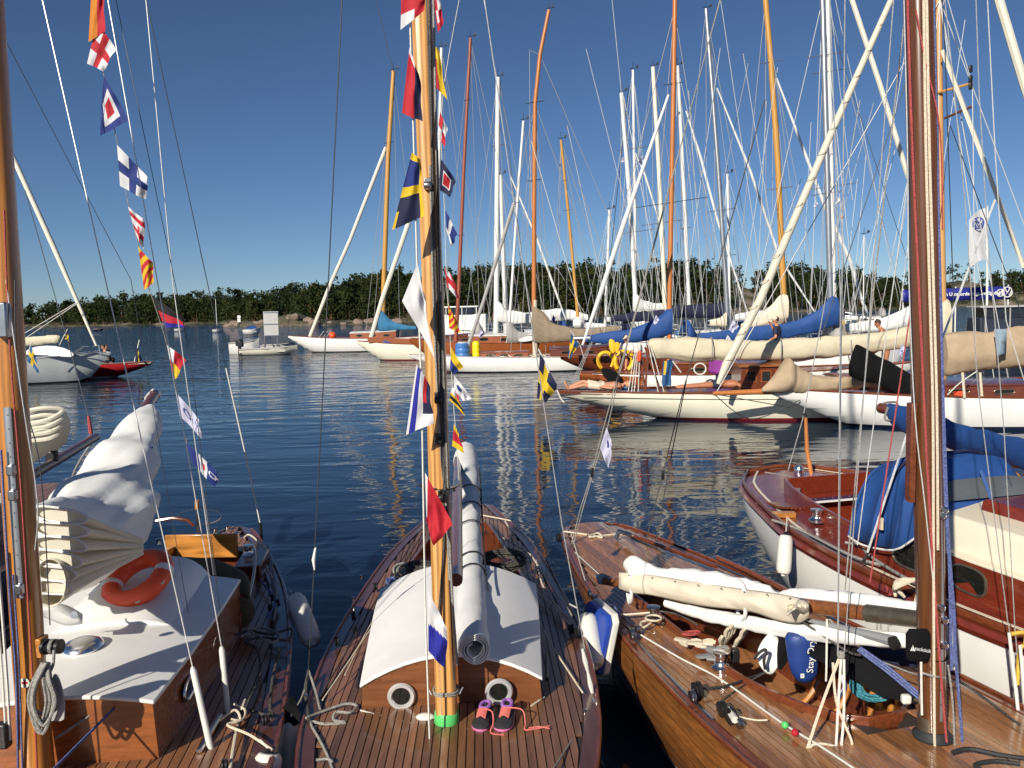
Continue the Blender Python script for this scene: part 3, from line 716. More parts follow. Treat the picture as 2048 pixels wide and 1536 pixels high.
for P, m_ in (([(1000, 1175), (1060, 1215), (1100, 1285), (1165, 1385)], 'rope_cream'), ([(1092, 1120), (1155, 1250)], 'rope_black'), ([(1070, 1185), (1152, 1244)], 'rope_cream'), ([(1078, 1180), (1150, 1262)], 'rope_cream')): rope('sheet', [G(x, y, .67) for x, y in P], .006, m_, C)
for px, py in ((707, 1232), (674, 1282), (751, 1173), (1143, 1258), (1152, 1265), (1060, 1165)): block(C, G(px, py, .665), .035)
rope('sheet', [G(1005, 1080, .8), G(1008, 1110, .7), G(1012, 1130, .68)], .007, 'rope_cream', C)
for px, py in ((706, 1202), (722, 1158), (1170, 1430), (612, 1400)): MB().lathe([(.012, 0), (.009, .02), (.012, .03), (.004, .034)], G(px, py, .64), n=10).build('fairlead', 'chrome', C)
# heaps of rope at the back of the cabin
for k, (px, py, m_, a) in enumerate(((818, 1146, 'rope_grey', .7), (845, 1138, 'rope_dark', .5), (836, 1150, 'rope_grey', .5))):
    coil(FC.p(3.32, 0, .99) * 0 + D(px, py, 6.35), .10, m_, 'rope_coil', ['grey rope heaped at the back of the white cabin top, left of the mast', 'dark rope heaped at the back of the white cabin top, against the mast', 'thin grey rope bight lying over the left back corner of the white cabin top'][k], turns=5, th=.009, squash=a, seed=k, axis=(.1, -.5, 1))
o = coil(D(1005, 1128, 6.5), .15, 'rope_dark', 'rope_coil', 'tangle of dark netting-like rope behind the white cabin top, right of the rolled sail', turns=14, th=.006, squash=.55, seed=8, axis=(0, -.5, 1))
o = coil(D(786, 1170, 6.25), .04, 'rope_blue', 'rope_coil', 'small hank of bright blue rope on the left back corner of the cabin top', turns=6, th=.008, squash=.8, seed=5)
rope('sheet', [D(790, 1168, 6.25), D(735, 1260, 5.5), D(690, 1350, 4.95)], .004, 'rope_cream', C)

# ================================================ left boat: white roofed cabin, amber mast
FL = Frame((-2.9, 8.42), (-2.26, 3.72))
Lb = thing('sailing_boat', 'wooden sailing boat on the left with glossy white cabin roof, chrome vent and amber mast', 'sailing boat', FL.p(4, 0, 0), 'classic boats moored in the foreground')
hbL = tab([(0, .17), (.57, .37), (1.71, .70), (2.77, .9), (3.94, 1.02), (4.62, 1.05), (5.5, 1.0), (6.8, .72), (8, .3), (8.6, .01)])
shL = tab([(0, .69), (3, .66), (5, .70), (8.6, .95)])
zbL = tab([(0, .5), (1.3, .12), (2.4, -.3), (4, -.7), (6, -.5), (7.5, 0), (8.6, .85)])
hull(Lb, FL, 8.6, hbL, shL, zbL, ('grey_hull', 'white_hull', 'red_bottom'))
def ckL(s): return (0, tab([(.9, .28), (1.4, .42), (2.4, .55), (3.0, .56)])(s)) if .95 < s < 2.95 else (0, 0)
deckL = planked_deck(Lb, FL, 0, 8.5, hbL, shL, .04, .05, 'teak_l', .13, ckL)
zL = lambda s, t: deckz(shL, hbL, .04, s, t)
rail(Lb, FL, .05, 8.4, hbL, shL, .016, 'mahogany', 'toe_rail', -.01, .012)
cockpit_box(Lb, FL, ckL, .98, 2.92, lambda s: shL(s) + .05, .2, 'varnish_dark', 'teak_l')
loopL = [(.97 + 1.95 * i / 12, ckL(.97 + 1.95 * i / 12)[1] + .01) for i in range(13)]
for a in (-1, 1): wall_strip(FL, [(s, a * t) for s, t in loopL], lambda s: shL(s) - .02, lambda s: shL(s) + .16, .024).build('coaming', 'mahogany', Lb, bevel=.004)
cabL, roofL = cabin(Lb, FL, [(2.8, .56, 1.02, 1.09), (3.4, .55, 1.02, 1.09), (4.0, .52, 1.01, 1.08), (4.58, .47, 1.0, 1.06)], lambda s, t: shL(s) + .03, 'mahogany_x', 'white_paint', 12, .012, .015)
# raised hatch hood
mb = MB(); rings = []
for s, w_, z0, zc in ((2.72, .36, 1.06, 1.22), (3.1, .37, 1.06, 1.22), (3.5, .38, 1.06, 1.19), (3.72, .385, 1.05, 1.12)):
    ring = [FL.p(s, w_ * (1 - 2 * j / 12), 1.05 + (zc - 1.05) * (1 - abs(1 - 2 * j / 12) ** 3.5)) for j in range(13)]; rings.append(ring + [FL.p(s, -w_, 1.02), FL.p(s, w_, 1.02)])
mb.loft(rings).build('hatch_hood', 'white_paint', Lb, sharp=35, bevel=.008)
for px, py, Y in ((367, 1385, 4.42), (433, 1300, 5.05)):
    s, t = FL.st(D(px, py, Y)); z = D(px, py, Y).z; c = FL.p(s, .50 + .02 * (4.6 - s) + .012, .86); portlight(Lb, c, FL.n, (0, 0, 1), .24, .105, rt=.009, pw=2.6)
c = FL.p(3.98, .02, 1.085) * 0 + D(167, 1296, 4.42); vt = MB().lathe([(.10, 0), (.105, .012), (.102, .02), (.085, .038), (.05, .05), (.015, .054)], c, (0, -.08, 1), 28).build('mushroom_vent', 'chrome', Lb)
# cabin front lines and blocks
for a, b, m_ in (((325, 1248), (222, 1402), 'rope_grey'), ((352, 1252), (240, 1403), 'rope_blue')):
    pa, pb = D(a[0], a[1], 4.98), D(b[0], b[1], 4.0); block(Lb, pa, .028); block(Lb, pb, .028); rope('halyard', [pa, pb], .0065, m_, Lb)
rope('halyard', [D(240, 1405, 3.98), D(105, 1540, 3.45)], .0065, 'rope_blue', Lb); rope('halyard', [D(222, 1402, 3.98), D(110, 1478, 3.8)], .006, 'rope_grey', Lb)
rope('halyard', [D(352, 1250, 4.98), D(388, 1160, 5.9)], .006, 'rope_blue', Lb); rope('halyard', [D(325, 1246, 4.98), D(352, 1180, 5.6)], .006, 'rope_grey', Lb)
# cockpit end board, winches, tiller, crutch
wall_strip(FL, [FL.st(D(332, 1100, 7.35)), FL.st(D(476, 1096, 7.35))], lambda s: .72, lambda s: .94, .03).build('end_board', 'varnish_bright', Lb, bevel=.008)
MB().box(D(505, 1140, 7.0), (.22, .5, .22), Matrix.Rotation(.14, 3, 'Z')).build('winch_base', 'varnish_dark', Lb, bevel=.01)
winch(Lb, D(497, 1112, 7.1), .045, .1)
MB().tube([D(c_[0], c_[1], 7.9) for c_ in ((312, 1042), (345, 1036), (375, 1040), (388, 1052))], [.02, .018, .016, .014], 8).build('tiller', 'varnish_dark', Lb)
cx = D(400, 1033, 8.0); MB().tube([cx + V((math.cos(a) * .21, 0, math.sin(a) * .075)) for a in [i * math.pi / 14 for i in range(29)]], .006, 6).build('crutch_ring', 'chrome', Lb)
MB().tube([D(394, 1000, 8.0), D(394, 1018, 8.0)], .022, 8).build('crutch_grip', 'varnish_bright', Lb); MB().tube([D(394, 1018, 8.0), D(396, 1065, 8.0)], .012, 8).build('crutch_post', 'steel', Lb)
MB().tube([D(452, 736, 8.1), D(490, 905, 8.15), D(520, 1045, 8.2)], [.008, .008, .008], 6).build('backstay_cover', 'fender_white', Lb)
MB().tube([D(520, 1045, 8.2), D(524, 1085, 8.2)], .016, 8).build('backstay_base', 'black_plastic', Lb); MB().tube([D(400, 500, 8.0), D(452, 736, 8.1)], .003, 5).build('backstay', 'wire_dark', Lb)
for k, (px, py) in enumerate(((430, 1066), (455, 1062), (475, 1075), (345, 1085), (318, 1088))): MB().lathe([(.025, 0), (.02, .03), (.028, .05), (.006, .06)], G(px, py, .72), n=12).build('deck_fitting', 'chrome', Lb)
rope('mooring_line', [G(488, 1075, .72), G(500, 1070, .74), G(520, 1090, .73), G(535, 1140, .73), G(560, 1170, .72)], .008, 'rope_cream', Lb)
# mast
mL = [D(76, 1560, 3.72), D(64, 1400, 3.75), D(44, 1100, 3.78), D(22, 768, 3.8), D(0, 400, 3.84), D(-24, 0, 3.88)]; mL.append(mL[-1] + (mL[-1] - mL[-2]) * 5)
mastL = spar('mast', mL, [.14, .13, .128, .126, .124, .12, .09], 'mast_amber', Lb, 20, 2.6)
def onL(px, py, dy=.075): return D(px, py, 3.74 - dy + (1500 - py) * .00008)
MB().tube([onL(14, 815, .07), onL(26, 1000, .07), onL(40, 1196, .07)], .018, 8, ry=.006).build('track', 'mast_alu', mastL)
for py in range(830, 1190, 28): MB().ball(onL(14 + (py - 815) * .068, py, .078), .003, 5).build('screw', 'black_plastic', mastL)
for py in (940, 990, 1178): MB().box(onL(14 + (py - 815) * .068, py, .09), (.035, .03, .05)).build('slider', 'steel', mastL, bevel=.006)
for nm, m_, r_, P in (('halyard', 'rope_red', .0045, [(8, 420), (20, 700), (40, 950), (62, 1300), (75, 1545)]), ('halyard', 'rope_blue', .0055, [(2, 900), (20, 1200), (32, 1350), (36, 1545)]), ('halyard', 'rope_white', .007, [(-6, 1100), (6, 1250), (16, 1390), (20, 1480)]), ('halyard', 'rope_white', .006, [(-14, 1150), (0, 1290), (8, 1400), (12, 1480)]), ('halyard', 'rope_blue', .005, [(26, 1150), (38, 1330), (45, 1545)]), ('wire', 'wire', .0035, [(12, 560), (45, 800), (75, 1000), (70, 1100)]), ('halyard', 'wire_dark', .003, [(30, 560), (36, 760), (80, 930), (100, 1250)])):
    rope(nm, [onL(*p, .09 + .01 * (r_ > .005)) for p in P], r_, m_, Lb, 6, 4)
if True:
    P_ = [onL(x, y, .085) for x, y in ((8, 420), (20, 700))]
MB().box(onL(4, 640, .09), (.07, .05, .16)).build('mast_cheek', 'steel', mastL, bevel=.008)
wc = onL(84, 1292, .0); MB().box(wc, (.03, .07, .09)).build('winch_pad', 'varnish_bright', mastL, bevel=.004)
MB().lathe([(.036, 0), (.036, .02), (.026, .03), (.024, .045), (.034, .055), (.034, .06), (.02, .066), (.034, .07), (.034, .085), (.01, .09)], wc + V((.015, -.01, 0)), (1, -.12, .05), 18).build('winch', 'black_plastic', mastL)
for k in (.036, .044, .052): MB().tube([wc + V((.015 + k, -.01 + .031 * math.cos(a), .031 * math.sin(a))) for a in [i * math.pi / 8 for i in range(17)]], .005, 5).build('rope_turn', 'rope_grey', mastL)
hank = thing('rope_hank', 'grey rope hank with a dark bag hanging from the winch on the amber mast', 'rope', onL(98, 1400, .12))
for k in range(7):
    rr = random.Random(k); x0 = 84 + rr.uniform(-6, 6); wdt = rr.uniform(10, 26); bt = rr.uniform(1425, 1478)
    rope('bight', [onL(x0 + 6, 1325, .13 + .006 * k), onL(x0 - wdt * .7, 1370, .13 + .008 * k), onL(x0 - wdt * .9, 1412, .13 + .008 * k), onL(x0, bt, .13 + .006 * k), onL(x0 + wdt, 1405, .14 + .006 * k), onL(x0 + wdt * .5, 1360, .14 + .006 * k), onL(x0 + 8, 1325, .13)], .0075, 'rope_grey', hank)
rope('bight', [onL(108, 1300, .1), onL(106, 1330, .12), onL(96, 1350, .13)], .0075, 'rope_grey', hank)
mb = MB(); mb.loft([[onL(112 + a * w_, y, .10 + b * .04) for a, b in ((-1, -1), (1, -1), (1.1, 0), (1, 1), (-1, 1), (-1.1, 0))] for y, w_ in ((1348, 4), (1375, 12), (1410, 17), (1438, 16), (1442, 10))]).build('bag', 'canvas_grey', hank)
cleat(mastL, onL(84, 1480, .02), (.3, -.2, 1), .045, 'black_plastic')
stk = MB().lathe([(.0235, 0), (.0235, .001)], onL(49, 1366, .068), (0, -1, .03), 28).build('sticker', 'cloth_white', mastL)
sc0 = onL(49, 1366, .0705)
mb = MB()
for a in range(4): q = Matrix.Rotation(a * math.pi / 2, 3, 'Y'); mb.add([sc0 + q @ V(p) for p in ((-.002, 0, 0), (.002, 0, 0), (.007, 0, .0135), (-.007, 0, .0135))], [(0, 1, 2, 3)])
mb.build('red_cross', 'f_red', stk, smooth=False)
mb = MB()
for j in range(24):
    a, b = 2 * math.pi * j / 24, 2 * math.pi * (j + 1) / 24; mb.add([sc0 + V((math.cos(k) * r_, 0, math.sin(k) * r_)) for k, r_ in ((a, .0185), (b, .0185), (b, .0195), (a, .0195))], [(0, 1, 2, 3)])
mb.build('ring_mark', 'tape_green', stk, smooth=False)
MB().box(onL(6, 1470, .1), (.06, .05, .12)).build('clutch', 'black_plastic', Lb, bevel=.01)
# shrouds with white covers
def cover_shroud(a, b, top, Y0, Y1):
    shroud(Lb, up([D(*a, Y0), D(*top, Y1)], .6), .0032, 'wire_light'); P = [D(*b, Y0 - .12), D((a[0] + b[0]) / 2, (a[1] + b[1]) / 2, Y0 - .06), D(*a, Y0)]; d = (P[2] - P[0]).normalized()
    MB().tube([P[0], P[1], P[2] - d * .02, P[2]], [.0165, .0165, .0165, .009], 10).build('shroud_cover', 'fender_white', Lb)
cover_shroud((385, 1334), (432, 1545), (85, 0), 4.15, 4.35); cover_shroud((443, 1293), (463, 1498), (216, 0), 4.55, 4.55)
shroud(Lb, up([D(427, 1150, 4.9), D(345, 560, 4.8), D(292, 0, 4.7)], .5), .003, 'wire_light'); shroud(Lb, up([D(432, 645, 8), D(296, 15, 7.6)], .5), .004, 'wire_dark')
shroud(Lb, up([D(448, 1290, 4.6), D(378, 700, 4.6), D(232, 0, 4.6)], .5), .002, 'wire_dark'); shroud(Lb, up([D(396, 1340, 5), D(262, 560, 5), D(0, 60, 4.4)], .3), .002, 'wire_dark')
rope('lanyard', [G(440, 1440, .78), G(470, 1420, .8), G(480, 1440, .76), G(455, 1450, .76), G(500, 1470, .74), G(545, 1500, .72)], .007, 'rope_cream', Lb)
rope('lanyard', [G(468, 1408, .8), G(490, 1420, .78), G(484, 1440, .78), G(462, 1438, .8)], .006, 'rope_cream', Lb)
MB().tube([G(398, 1502, .72), G(440, 1430, .72)], .016, 8, ry=.01).build('winch_handle', 'steel', Lb)
for P, m_ in (([(470, 1270), (500, 1262), (540, 1268), (582, 1258), (575, 1280), (530, 1275), (490, 1282), (515, 1300), (520, 1350), (498, 1400), (470, 1470)], 'rope_dark'), ([(480, 1275), (520, 1255), (560, 1272), (540, 1285), (500, 1262)], 'rope_grey'), ([(560, 1300), (545, 1360), (540, 1420)], 'rope_dark'), ([(535, 1090), (552, 1180), (548, 1240)], 'rope_grey'), ([(520, 1160), (550, 1200), (535, 1235)], 'rope_blue'), ([(500, 1420), (530, 1430), (545, 1425), (540, 1440)], 'rope_dark'), ([(490, 1400), (475, 1450), (460, 1540)], 'rope_cream')): rope('mooring_line', [G(x, y, .73) for x, y in P], .009, m_, Lb)
for px, py in ((545, 1195), (556, 1205), (540, 1215), (484, 1430), (530, 1440), (450, 1530)): block(Lb, G(px, py, .73), .03)
# olive canvas heap behind the cabin and crumpled sail on the boom
def heap(name, label, cat, P, m, wr=.05, sc_=5, seed=1, n=20):
    """P: list of (px, py, half width px, half height px, Y)"""
    mb = MB(); rings = []
    for px, py, w_, h_, Y in P:
        c = D(px, py, Y); rings.append([c + V((math.cos(a) * pxm(w_, Y), math.sin(a) * .25 * pxm(w_, Y), math.sin(a) * pxm(h_, Y))) for a in [2 * math.pi * j / n for j in range(n)]])
    mb.loft(rings); mb.wrinkle(wr, sc_, seed); o = mb.build(name, m, sub=1, sharp=180); return tag(o, label, cat)
heap('canvas_cover', 'folded olive canvas cover heaped behind the white cabin roof of the left boat', 'cover', [(352, 1125, 8, 8, 6.3), (380, 1132, 30, 16, 6.2), (420, 1140, 34, 26, 6.1), (455, 1158, 32, 30, 6.0), (482, 1172, 22, 26, 5.9), (500, 1190, 8, 10, 5.8)], 'canvas_olive', .05, 5, 2)
heap('canvas_cover', 'dark olive canvas bundle hanging over the right side of the left cabin', 'cover', [(470, 1195, 10, 8, 5.7), (485, 1212, 24, 22, 5.7), (488, 1240, 22, 20, 5.7), (478, 1262, 8, 8, 5.7)], 'canvas_olive', .05, 6, 4)
bL0, bL1 = D(66, 1150, 4.6), D(309, 790, 8.2)
boomL = spar('boom', [bL0, bL0.lerp(bL1, .5), bL1], [.09, .1, .10], 'mahogany', Lb, 14)
MB().lathe([(.052, 0), (.056, .02), (.056, .07), (.05, .08)], bL1 - (bL1 - bL0).normalized() * .05, (bL1 - bL0).normalized(), 14).build('boom_cap', 'steel', boomL)
rope('outhaul', [bL1 + V((0, -.02, .06)), bL1 + V((-.05, -.1, -.02)), bL1 + V((.02, -.16, -.06)), bL1 + V((.06, -.1, -.02)), bL1 + V((-.02, -.2, -.04))], .008, 'rope_white', Lb)
rope('outhaul', [bL1 + V((.02, 0, .06)), bL1 + V((-.06, 0, .02)), bL1 + V((-.05, -.05, -.05)), bL1 + V((.05, -.08, -.07))], .008, 'rope_blue', Lb)
sailL = thing('crumpled_sail', 'crumpled white mainsail lowered on the boom of the left boat, flaked folds near the mast', 'sail', D(180, 1180, 5.0))
mb = MB(); rings = []; n = 60; P = [(299, 820, 14, 11, 7.4), (292, 840, 30, 24, 7.25), (277, 872, 46, 38, 6.95), (268, 912, 57, 52, 6.6), (240, 955, 78, 62, 6.25), (220, 1005, 98, 70, 5.85), (190, 1050, 108, 80, 5.4), (160, 1085, 98, 84, 5.0), (125, 1105, 80, 92, 4.65), (90, 1110, 56, 96, 4.45), (66, 1105, 30, 88, 4.35)]
for i in range(len(P) * 7 - 6):
    k = i / 7; a = int(k); f = k - a; q = P[a] if f == 0 else [P[a][m_] * (1 - f) + P[a + 1][m_] * f for m_ in range(5)]
    c = D(q[0], q[1], q[4]); ring = []
    for j in range(n):
        an = 2 * math.pi * j / n; cp = c + V((math.cos(an) * pxm(q[2], q[4]), 0, math.sin(an) * pxm(q[3], q[4]))); ridge = 1 + .68 * crumple((cp.x, (cp.y) * .5, cp.z), 11, 1.6, 5) * min(1, .35 + k * .25)
        ring.append(c + V((math.cos(an) * pxm(q[2], q[4]) * ridge, math.sin(an) * .35 * pxm(q[2], q[4]), math.sin(an) * pxm(q[3], q[4]) * ridge)))
    rings.append(ring)
mb.loft(rings); mb.build('bundle', 'sail_white', sailL, sharp=30)
# flaked pleats: flattened loops of cloth stacked at the mast, running back into the bundle
for k in range(6):
    y = 1030 + k * 29; x1 = 176 + 8 * math.sin(k * .9) - k * 5; rows = []
    for u in (0, .1, .25, .45, .7, 1):
        cxp = (62 + x1) / 2 * (1 - u) + 262 * u; cyp = y * (1 - u) + (1090 + (k - 3) * 5) * u; wp = (x1 - 62) / 2 * (1 - u) + 26 * u; hp_ = 14 * (1 - u * .5); Y = 4.02 + u * .7
        rows.append([D(cxp + math.copysign(abs(math.cos(a)) ** .7, math.cos(a)) * wp, cyp + math.sin(a) * hp_ + 7 * math.cos(a) + 2 * math.sin(k * 2 + 3 * math.cos(a)), Y) for a in [2 * math.pi * j / 24 for j in range(24)]])
    mb = MB(); mb.grid(rows, 0, True); mb.add([V(p).lerp(V(q_), .45) for p, q_ in zip(rows[0], rows[1])], [tuple(range(24))]); mb.build('pleat', 'sail_cream', sailL, sharp=60)
    MB().tube(rows[0] + rows[0][:1], .0055, 5).build('sail_edge', 'sail_white', sailL)
rows = []
for u in (0, .2, .5, 1):
    rows.append([D(100 * (1 - u) + 190 * u + math.cos(a) * 33, 1166 * (1 - u) + 1120 * u + math.sin(a) * 48 * (1 - .3 * u), 4.0 + u * .9) for a in [2 * math.pi * j / 24 for j in range(25)]])
MB().grid(rows).build('roll', 'sail_cream', sailL, solid=.006, sharp=180)
mb = MB(); rows = []
for i in range(9):
    f = i / 8; rows.append([D(60 + (165 - 60) * g, 1195 + 30 * g + f * (40 - 15 * g) + 5 * math.sin(g * 7 + f * 3), 4.3 - .06 * math.sin(f * 3) + .1 * g) for g in [j / 10 for j in range(11)]])
mb.grid(rows).build('clew_flap', 'sail_white', sailL, solid=.005)
MB().lathe([(.02, 0), (.02, .01)], D(150, 1229, 4.2), (0, -1, .2), 14).build('clew_ring', 'steel', sailL)
for px, py, Y, w_ in ((250, 905, 6.5, .27), (218, 1000, 5.75, .36)):
    c = D(px + 8, py + 2, Y)
    for k in (0, .025, .05): MB().tube([c + V((math.cos(a) * w_ * .86, -.1 - .12 * abs(math.sin(a)), math.sin(a) * .05 - k + .06 * math.cos(2 * a))) for a in [i * math.pi / 10 for i in range(11)]], .007, 6).build('sail_tie', 'rope_blue', Lb)
lr = thing('life_ring', 'orange red life ring lying under the white sail on the left boat cabin top', 'life ring', D(285, 1180, 5.25))
q = Matrix.Rotation(R(30), 3, 'X') @ Matrix.Rotation(R(-14), 3, 'Y'); c = D(276, 1158, 5.08)
def ringpart(a0, a1, m_, nm, r_): MB().tube([c + q @ V((math.cos(a) * .17, math.sin(a) * .17, 0)) for a in [a0 + (a1 - a0) * i / 20 for i in range(21)]], r_, 12).build(nm, m_, lr)
for k in range(4): ringpart(k * math.pi / 2 + .2, (k + 1) * math.pi / 2 + .02, 'plastic_red', 'ring_section', .06); ringpart((k + 1) * math.pi / 2 - .02, (k + 1) * math.pi / 2 + .22, 'cloth_white' if k % 2 else 'plastic_red', 'band', .0615)
rope('grab_line', [c + q @ V((math.cos(a) * (.2 + .03 * math.sin(a * 4) ** 2), math.sin(a) * (.2 + .03 * math.sin(a * 4) ** 2), .01)) for a in [i * math.pi / 8 for i in range(17)]], .005, 'rope_white', lr, k=2)
# fenders between left and centre boats
fender('fender', 'white fender with black ends hanging on the right side of the left boat, halfway along', D(588, 1190, 6.15), D(628, 1292, 5.75), .075, group='fenders between the foreground boats', rope_to=G(578, 1180, .72))
fender('fender', 'white fender under a black bag, in the gap left of the centre foredeck', D(580, 1432, 4.5), D(578, 1600, 4.3), .062, group='fenders between the foreground boats')
fender('fender', 'white fender with a black end at the bottom edge, right side of the left boat', D(540, 1500, 4.0), D(520, 1620, 3.9), .07, group='fenders between the foreground boats', rope_to=G(520, 1480, .74))
fender('fender', 'worn grey white fender on the right side of the centre boat', D(1172, 1225, 5.75), D(1190, 1340, 5.45), .075, 'fender_white', group='fenders between the foreground boats', rope_to=FC.p(3.4, .84, .66))
heap('plastic_bag', 'crumpled black plastic bag on top of the white fender left of the centre foredeck', 'bag', [(588, 1395, 4, 4, 4.55), (582, 1412, 14, 8, 4.5), (582, 1428, 24, 12, 4.45), (580, 1444, 18, 10, 4.45), (578, 1452, 5, 5, 4.45)], 'canvas_black', .02, 14, 6)
# ================================================ right boat: varnished hull, open cockpit, mahogany mast
FR = Frame((.763, 8.56), (2.02, 4.0))
Rb = thing('sailing_boat', 'varnished planked sailing boat with open cockpit and mahogany mast, right of the middle boat', 'sailing boat', FR.p(4, 0, 0), 'classic boats moored in the foreground')
hbR = tab([(0, .26), (.28, .40), (1, .56), (1.71, .69), (2.5, .79), (3.4, .86), (4.2, .89), (4.8, .87), (5.6, .77), (6.6, .5), (7.6, .12), (7.9, .01)])
shR = tab([(0, .61), (2, .59), (4, .60), (6, .68), (7.9, .80)])
zbR = tab([(0, .5), (1.2, .15), (2.2, -.3), (4, -.7), (6, -.4), (7.1, .1), (7.9, .7)])
hullR = hull(Rb, FR, 7.9, hbR, shR, zbR, ('caulk', 'white_hull', 'red_bottom'))
strakes(hullR, FR, 7.9, hbR, shR, zbR, 7, 'hull_varnish')
def ckR(s):
    if not 2.15 < s < 4.46: return (0, 0)
    k = .46 if s < 3.5 else .46 * math.sqrt(max(0, 1 - ((s - 3.5) / .97) ** 2)); return (.02, k)
planked_deck(Rb, FR, 0, 7.8, hbR, shR, .035, .042, 'teak_r', .085, ckR, 'mahogany')
rail(Rb, FR, .05, 7.7, hbR, shR, .012, 'mahogany', 'toe_rail', -.01, .012)
cockpit_box(Rb, FR, ckR, 2.17, 4.45, lambda s: shR(s) + .03, .12, 'varnish_dark', 'teak_r')
zR = lambda s, t: deckz(shR, hbR, .035, s, t)
lp = []
for i in range(25):
    s = 2.16 + 2.29 * i / 24; lp.append((s, .02 - max(ckR(s)[1], .01) - .012))
for i in range(24, -1, -1):
    s = 2.16 + 2.29 * i / 24; lp.append((s, .02 + max(ckR(s)[1], .01) + .012))
wall_strip(FR, lp, lambda s: shR(s) - .01, lambda s: shR(s) + .075, .024).build('coaming', 'mahogany', Rb, bevel=.004)
wall_strip(FR, [(2.16, -.46), (2.16, .5)], lambda s: .1, lambda s: shR(s) + .09, .03).build('bulkhead', 'varnish_dark', Rb)
for k, s in enumerate((3.35, 3.62, 3.88, 4.12)):     # light ribs inside the cockpit
    rope('rib', [FR.p(s, .02 - ckR(s)[1] + .03, .6), FR.p(s, .02 - ckR(s)[1] + .06, .35), FR.p(s, -.12, .16), FR.p(s, .2, .14), FR.p(s, .02 + ckR(s)[1] - .06, .35), FR.p(s, .02 + ckR(s)[1] - .03, .58)], .018, 'varnish_bright', Rb)
MB().tube([FR.p(.9 + .4 * i, -(hbR(.9 + .4 * i) - .075), zR(.9 + .4 * i, hbR(.9 + .4 * i)) + .012) for i in range(5, 9)], .012, 6, ry=.008).build('track', 'steel', Rb)
MB().tube([FR.p(1.6 + .4 * i, (hbR(1.6 + .4 * i) - .075), zR(1.6 + .4 * i, hbR(1.6 + .4 * i)) + .012) for i in range(0, 5)], .012, 6, ry=.008).build('track', 'steel', Rb)
winch(Rb, G(1307, 1236, .62), .05, .09, 'steel'); winch(Rb, G(1443, 1338, .62), .052, .12)
MB().box(G(1470, 1310, .68), (.05, .05, .09)).build('cleat', 'black_plastic', Rb, bevel=.01)
for k in range(4): MB().tube([G(1307, 1236, .66 + .012 * k) + V((math.cos(a) * .056, math.sin(a) * .056, 0)) for a in [i * math.pi / 8 for i in range(17)]], .007, 6).build('rope_turn', 'rope_cream', Rb)
rope('sheet', [G(1300, 1225, .68), G(1270, 1228, .66), G(1238, 1230, .65)], .008, 'rope_cream', Rb); rope('sheet', [G(1300, 1240, .66), G(1282, 1245, .65), G(1286, 1255, .65), G(1302, 1246, .66)], .008, 'rope_cream', Rb)
rope('sheet', [G(1318, 1222, .68), G(1360, 1230, .66), G(1395, 1250, .64)], .007, 'rope_dark', Rb)
rope('jackline', [G(1282, 1270, .64), G(1360, 1316, .64), G(1440, 1358, .64), G(1560, 1443, .65), G(1640, 1492, .66), G(1720, 1545, .67)], .006, 'rope_white', Rb)
for (px, py), m_, lb in (((1570, 1450), 'tape_green', 'green bead on the deck line'), ((1590, 1465), 'f_red', 'red bead on the deck line')): MB().ball(G(px, py, .665), .02, 10).build('bead', m_, Rb, label=lb)
rope('sheet', [G(1395, 1378, .65), G(1450, 1372, .65), G(1510, 1352, .65), G(1546, 1338, .68)], .007, 'rope_black', Rb); rope('sheet', [G(1430, 1410, .63), G(1490, 1368, .64), G(1545, 1338, .68)], .004, 'rope_dark', Rb)
rope('sheet', [G(1470, 1432, .65), G(1510, 1440, .65), G(1535, 1440, .66)], .005, 'rope_cream', Rb)
for px, py, s in ((1395, 1380, .05), (1385, 1392, .035), (1265, 1268, .04), (1275, 1258, .03), (1445, 1418, .045), (1462, 1432, .05), (1478, 1446, .03), (1180, 1188, .03), (1190, 1200, .035), (1118, 1075, .045)): block(Rb, G(px, py, .65), s, 'black_plastic' if s > .04 else 'steel')
MB().tube([G(1458, 1420, .67), G(1470, 1440, .67)], .02, 8).build('fairlead', 'fender_white', Rb)
rope('mooring_line', [G(1128, 1063, .64), G(1180, 1070, .64), G(1205, 1075, .65), G(1195, 1066, .66), G(1180, 1074, .65), G(1240, 1068, .64), G(1270, 1075, .64), G(1330, 1100, .64)], .009, 'rope_cream', Rb)
for P in ([(1150, 1105), (1200, 1150)], [(1140, 1060), (1155, 1110), (1170, 1160)]): rope('sheet', [G(*p, .64) for p in P], .004, 'rope_white', Rb)
# runner stays down to the stern deck of the right boat
for P, m_ in (([(1143, 1105), (1165, 1020), (1188, 940), (1215, 855), (1240, 745), (1440, 0)], 'rope_grey'), ([(1138, 1112), (1160, 1020), (1184, 945), (1195, 900), (1250, 700), (1446, -20)], 'rope_grey'), ([(1293, 1078), (1325, 950), (1372, 760)], 'rope_dark'), ([(1312, 1086), (1335, 950), (1375, 750), (1530, 200)], 'rope_dark')):
    Y0 = 7.9; shroud(Rb, [D(x, y, Y0 - (1100 - y) * .0006) for x, y in P], .005, m_, 'runner')
for x, y in ((1184, 945), (1326, 950)): MB().box(D(x, y, 7.8), (.03, .03, .09)).build('block', 'black_plastic', Rb, bevel=.008)
rope('tiller', [FR.p(.75, .1, .72), FR.p(1.1, .14, .74), FR.p(2.1, .33, .76)], .02, 'varnish_dark', Rb); MB().tube([FR.p(.72, .02, .66), FR.p(.72, .05, .73), FR.p(.95, .10, .74)], .022, 8).build('rudder_head', 'steel', Rb)
rope('side_rail', [FR.p(1.6, .62, .66), FR.p(2.1, .66, .67), FR.p(2.7, .68, .67)], .022, 'mahogany', Rb)
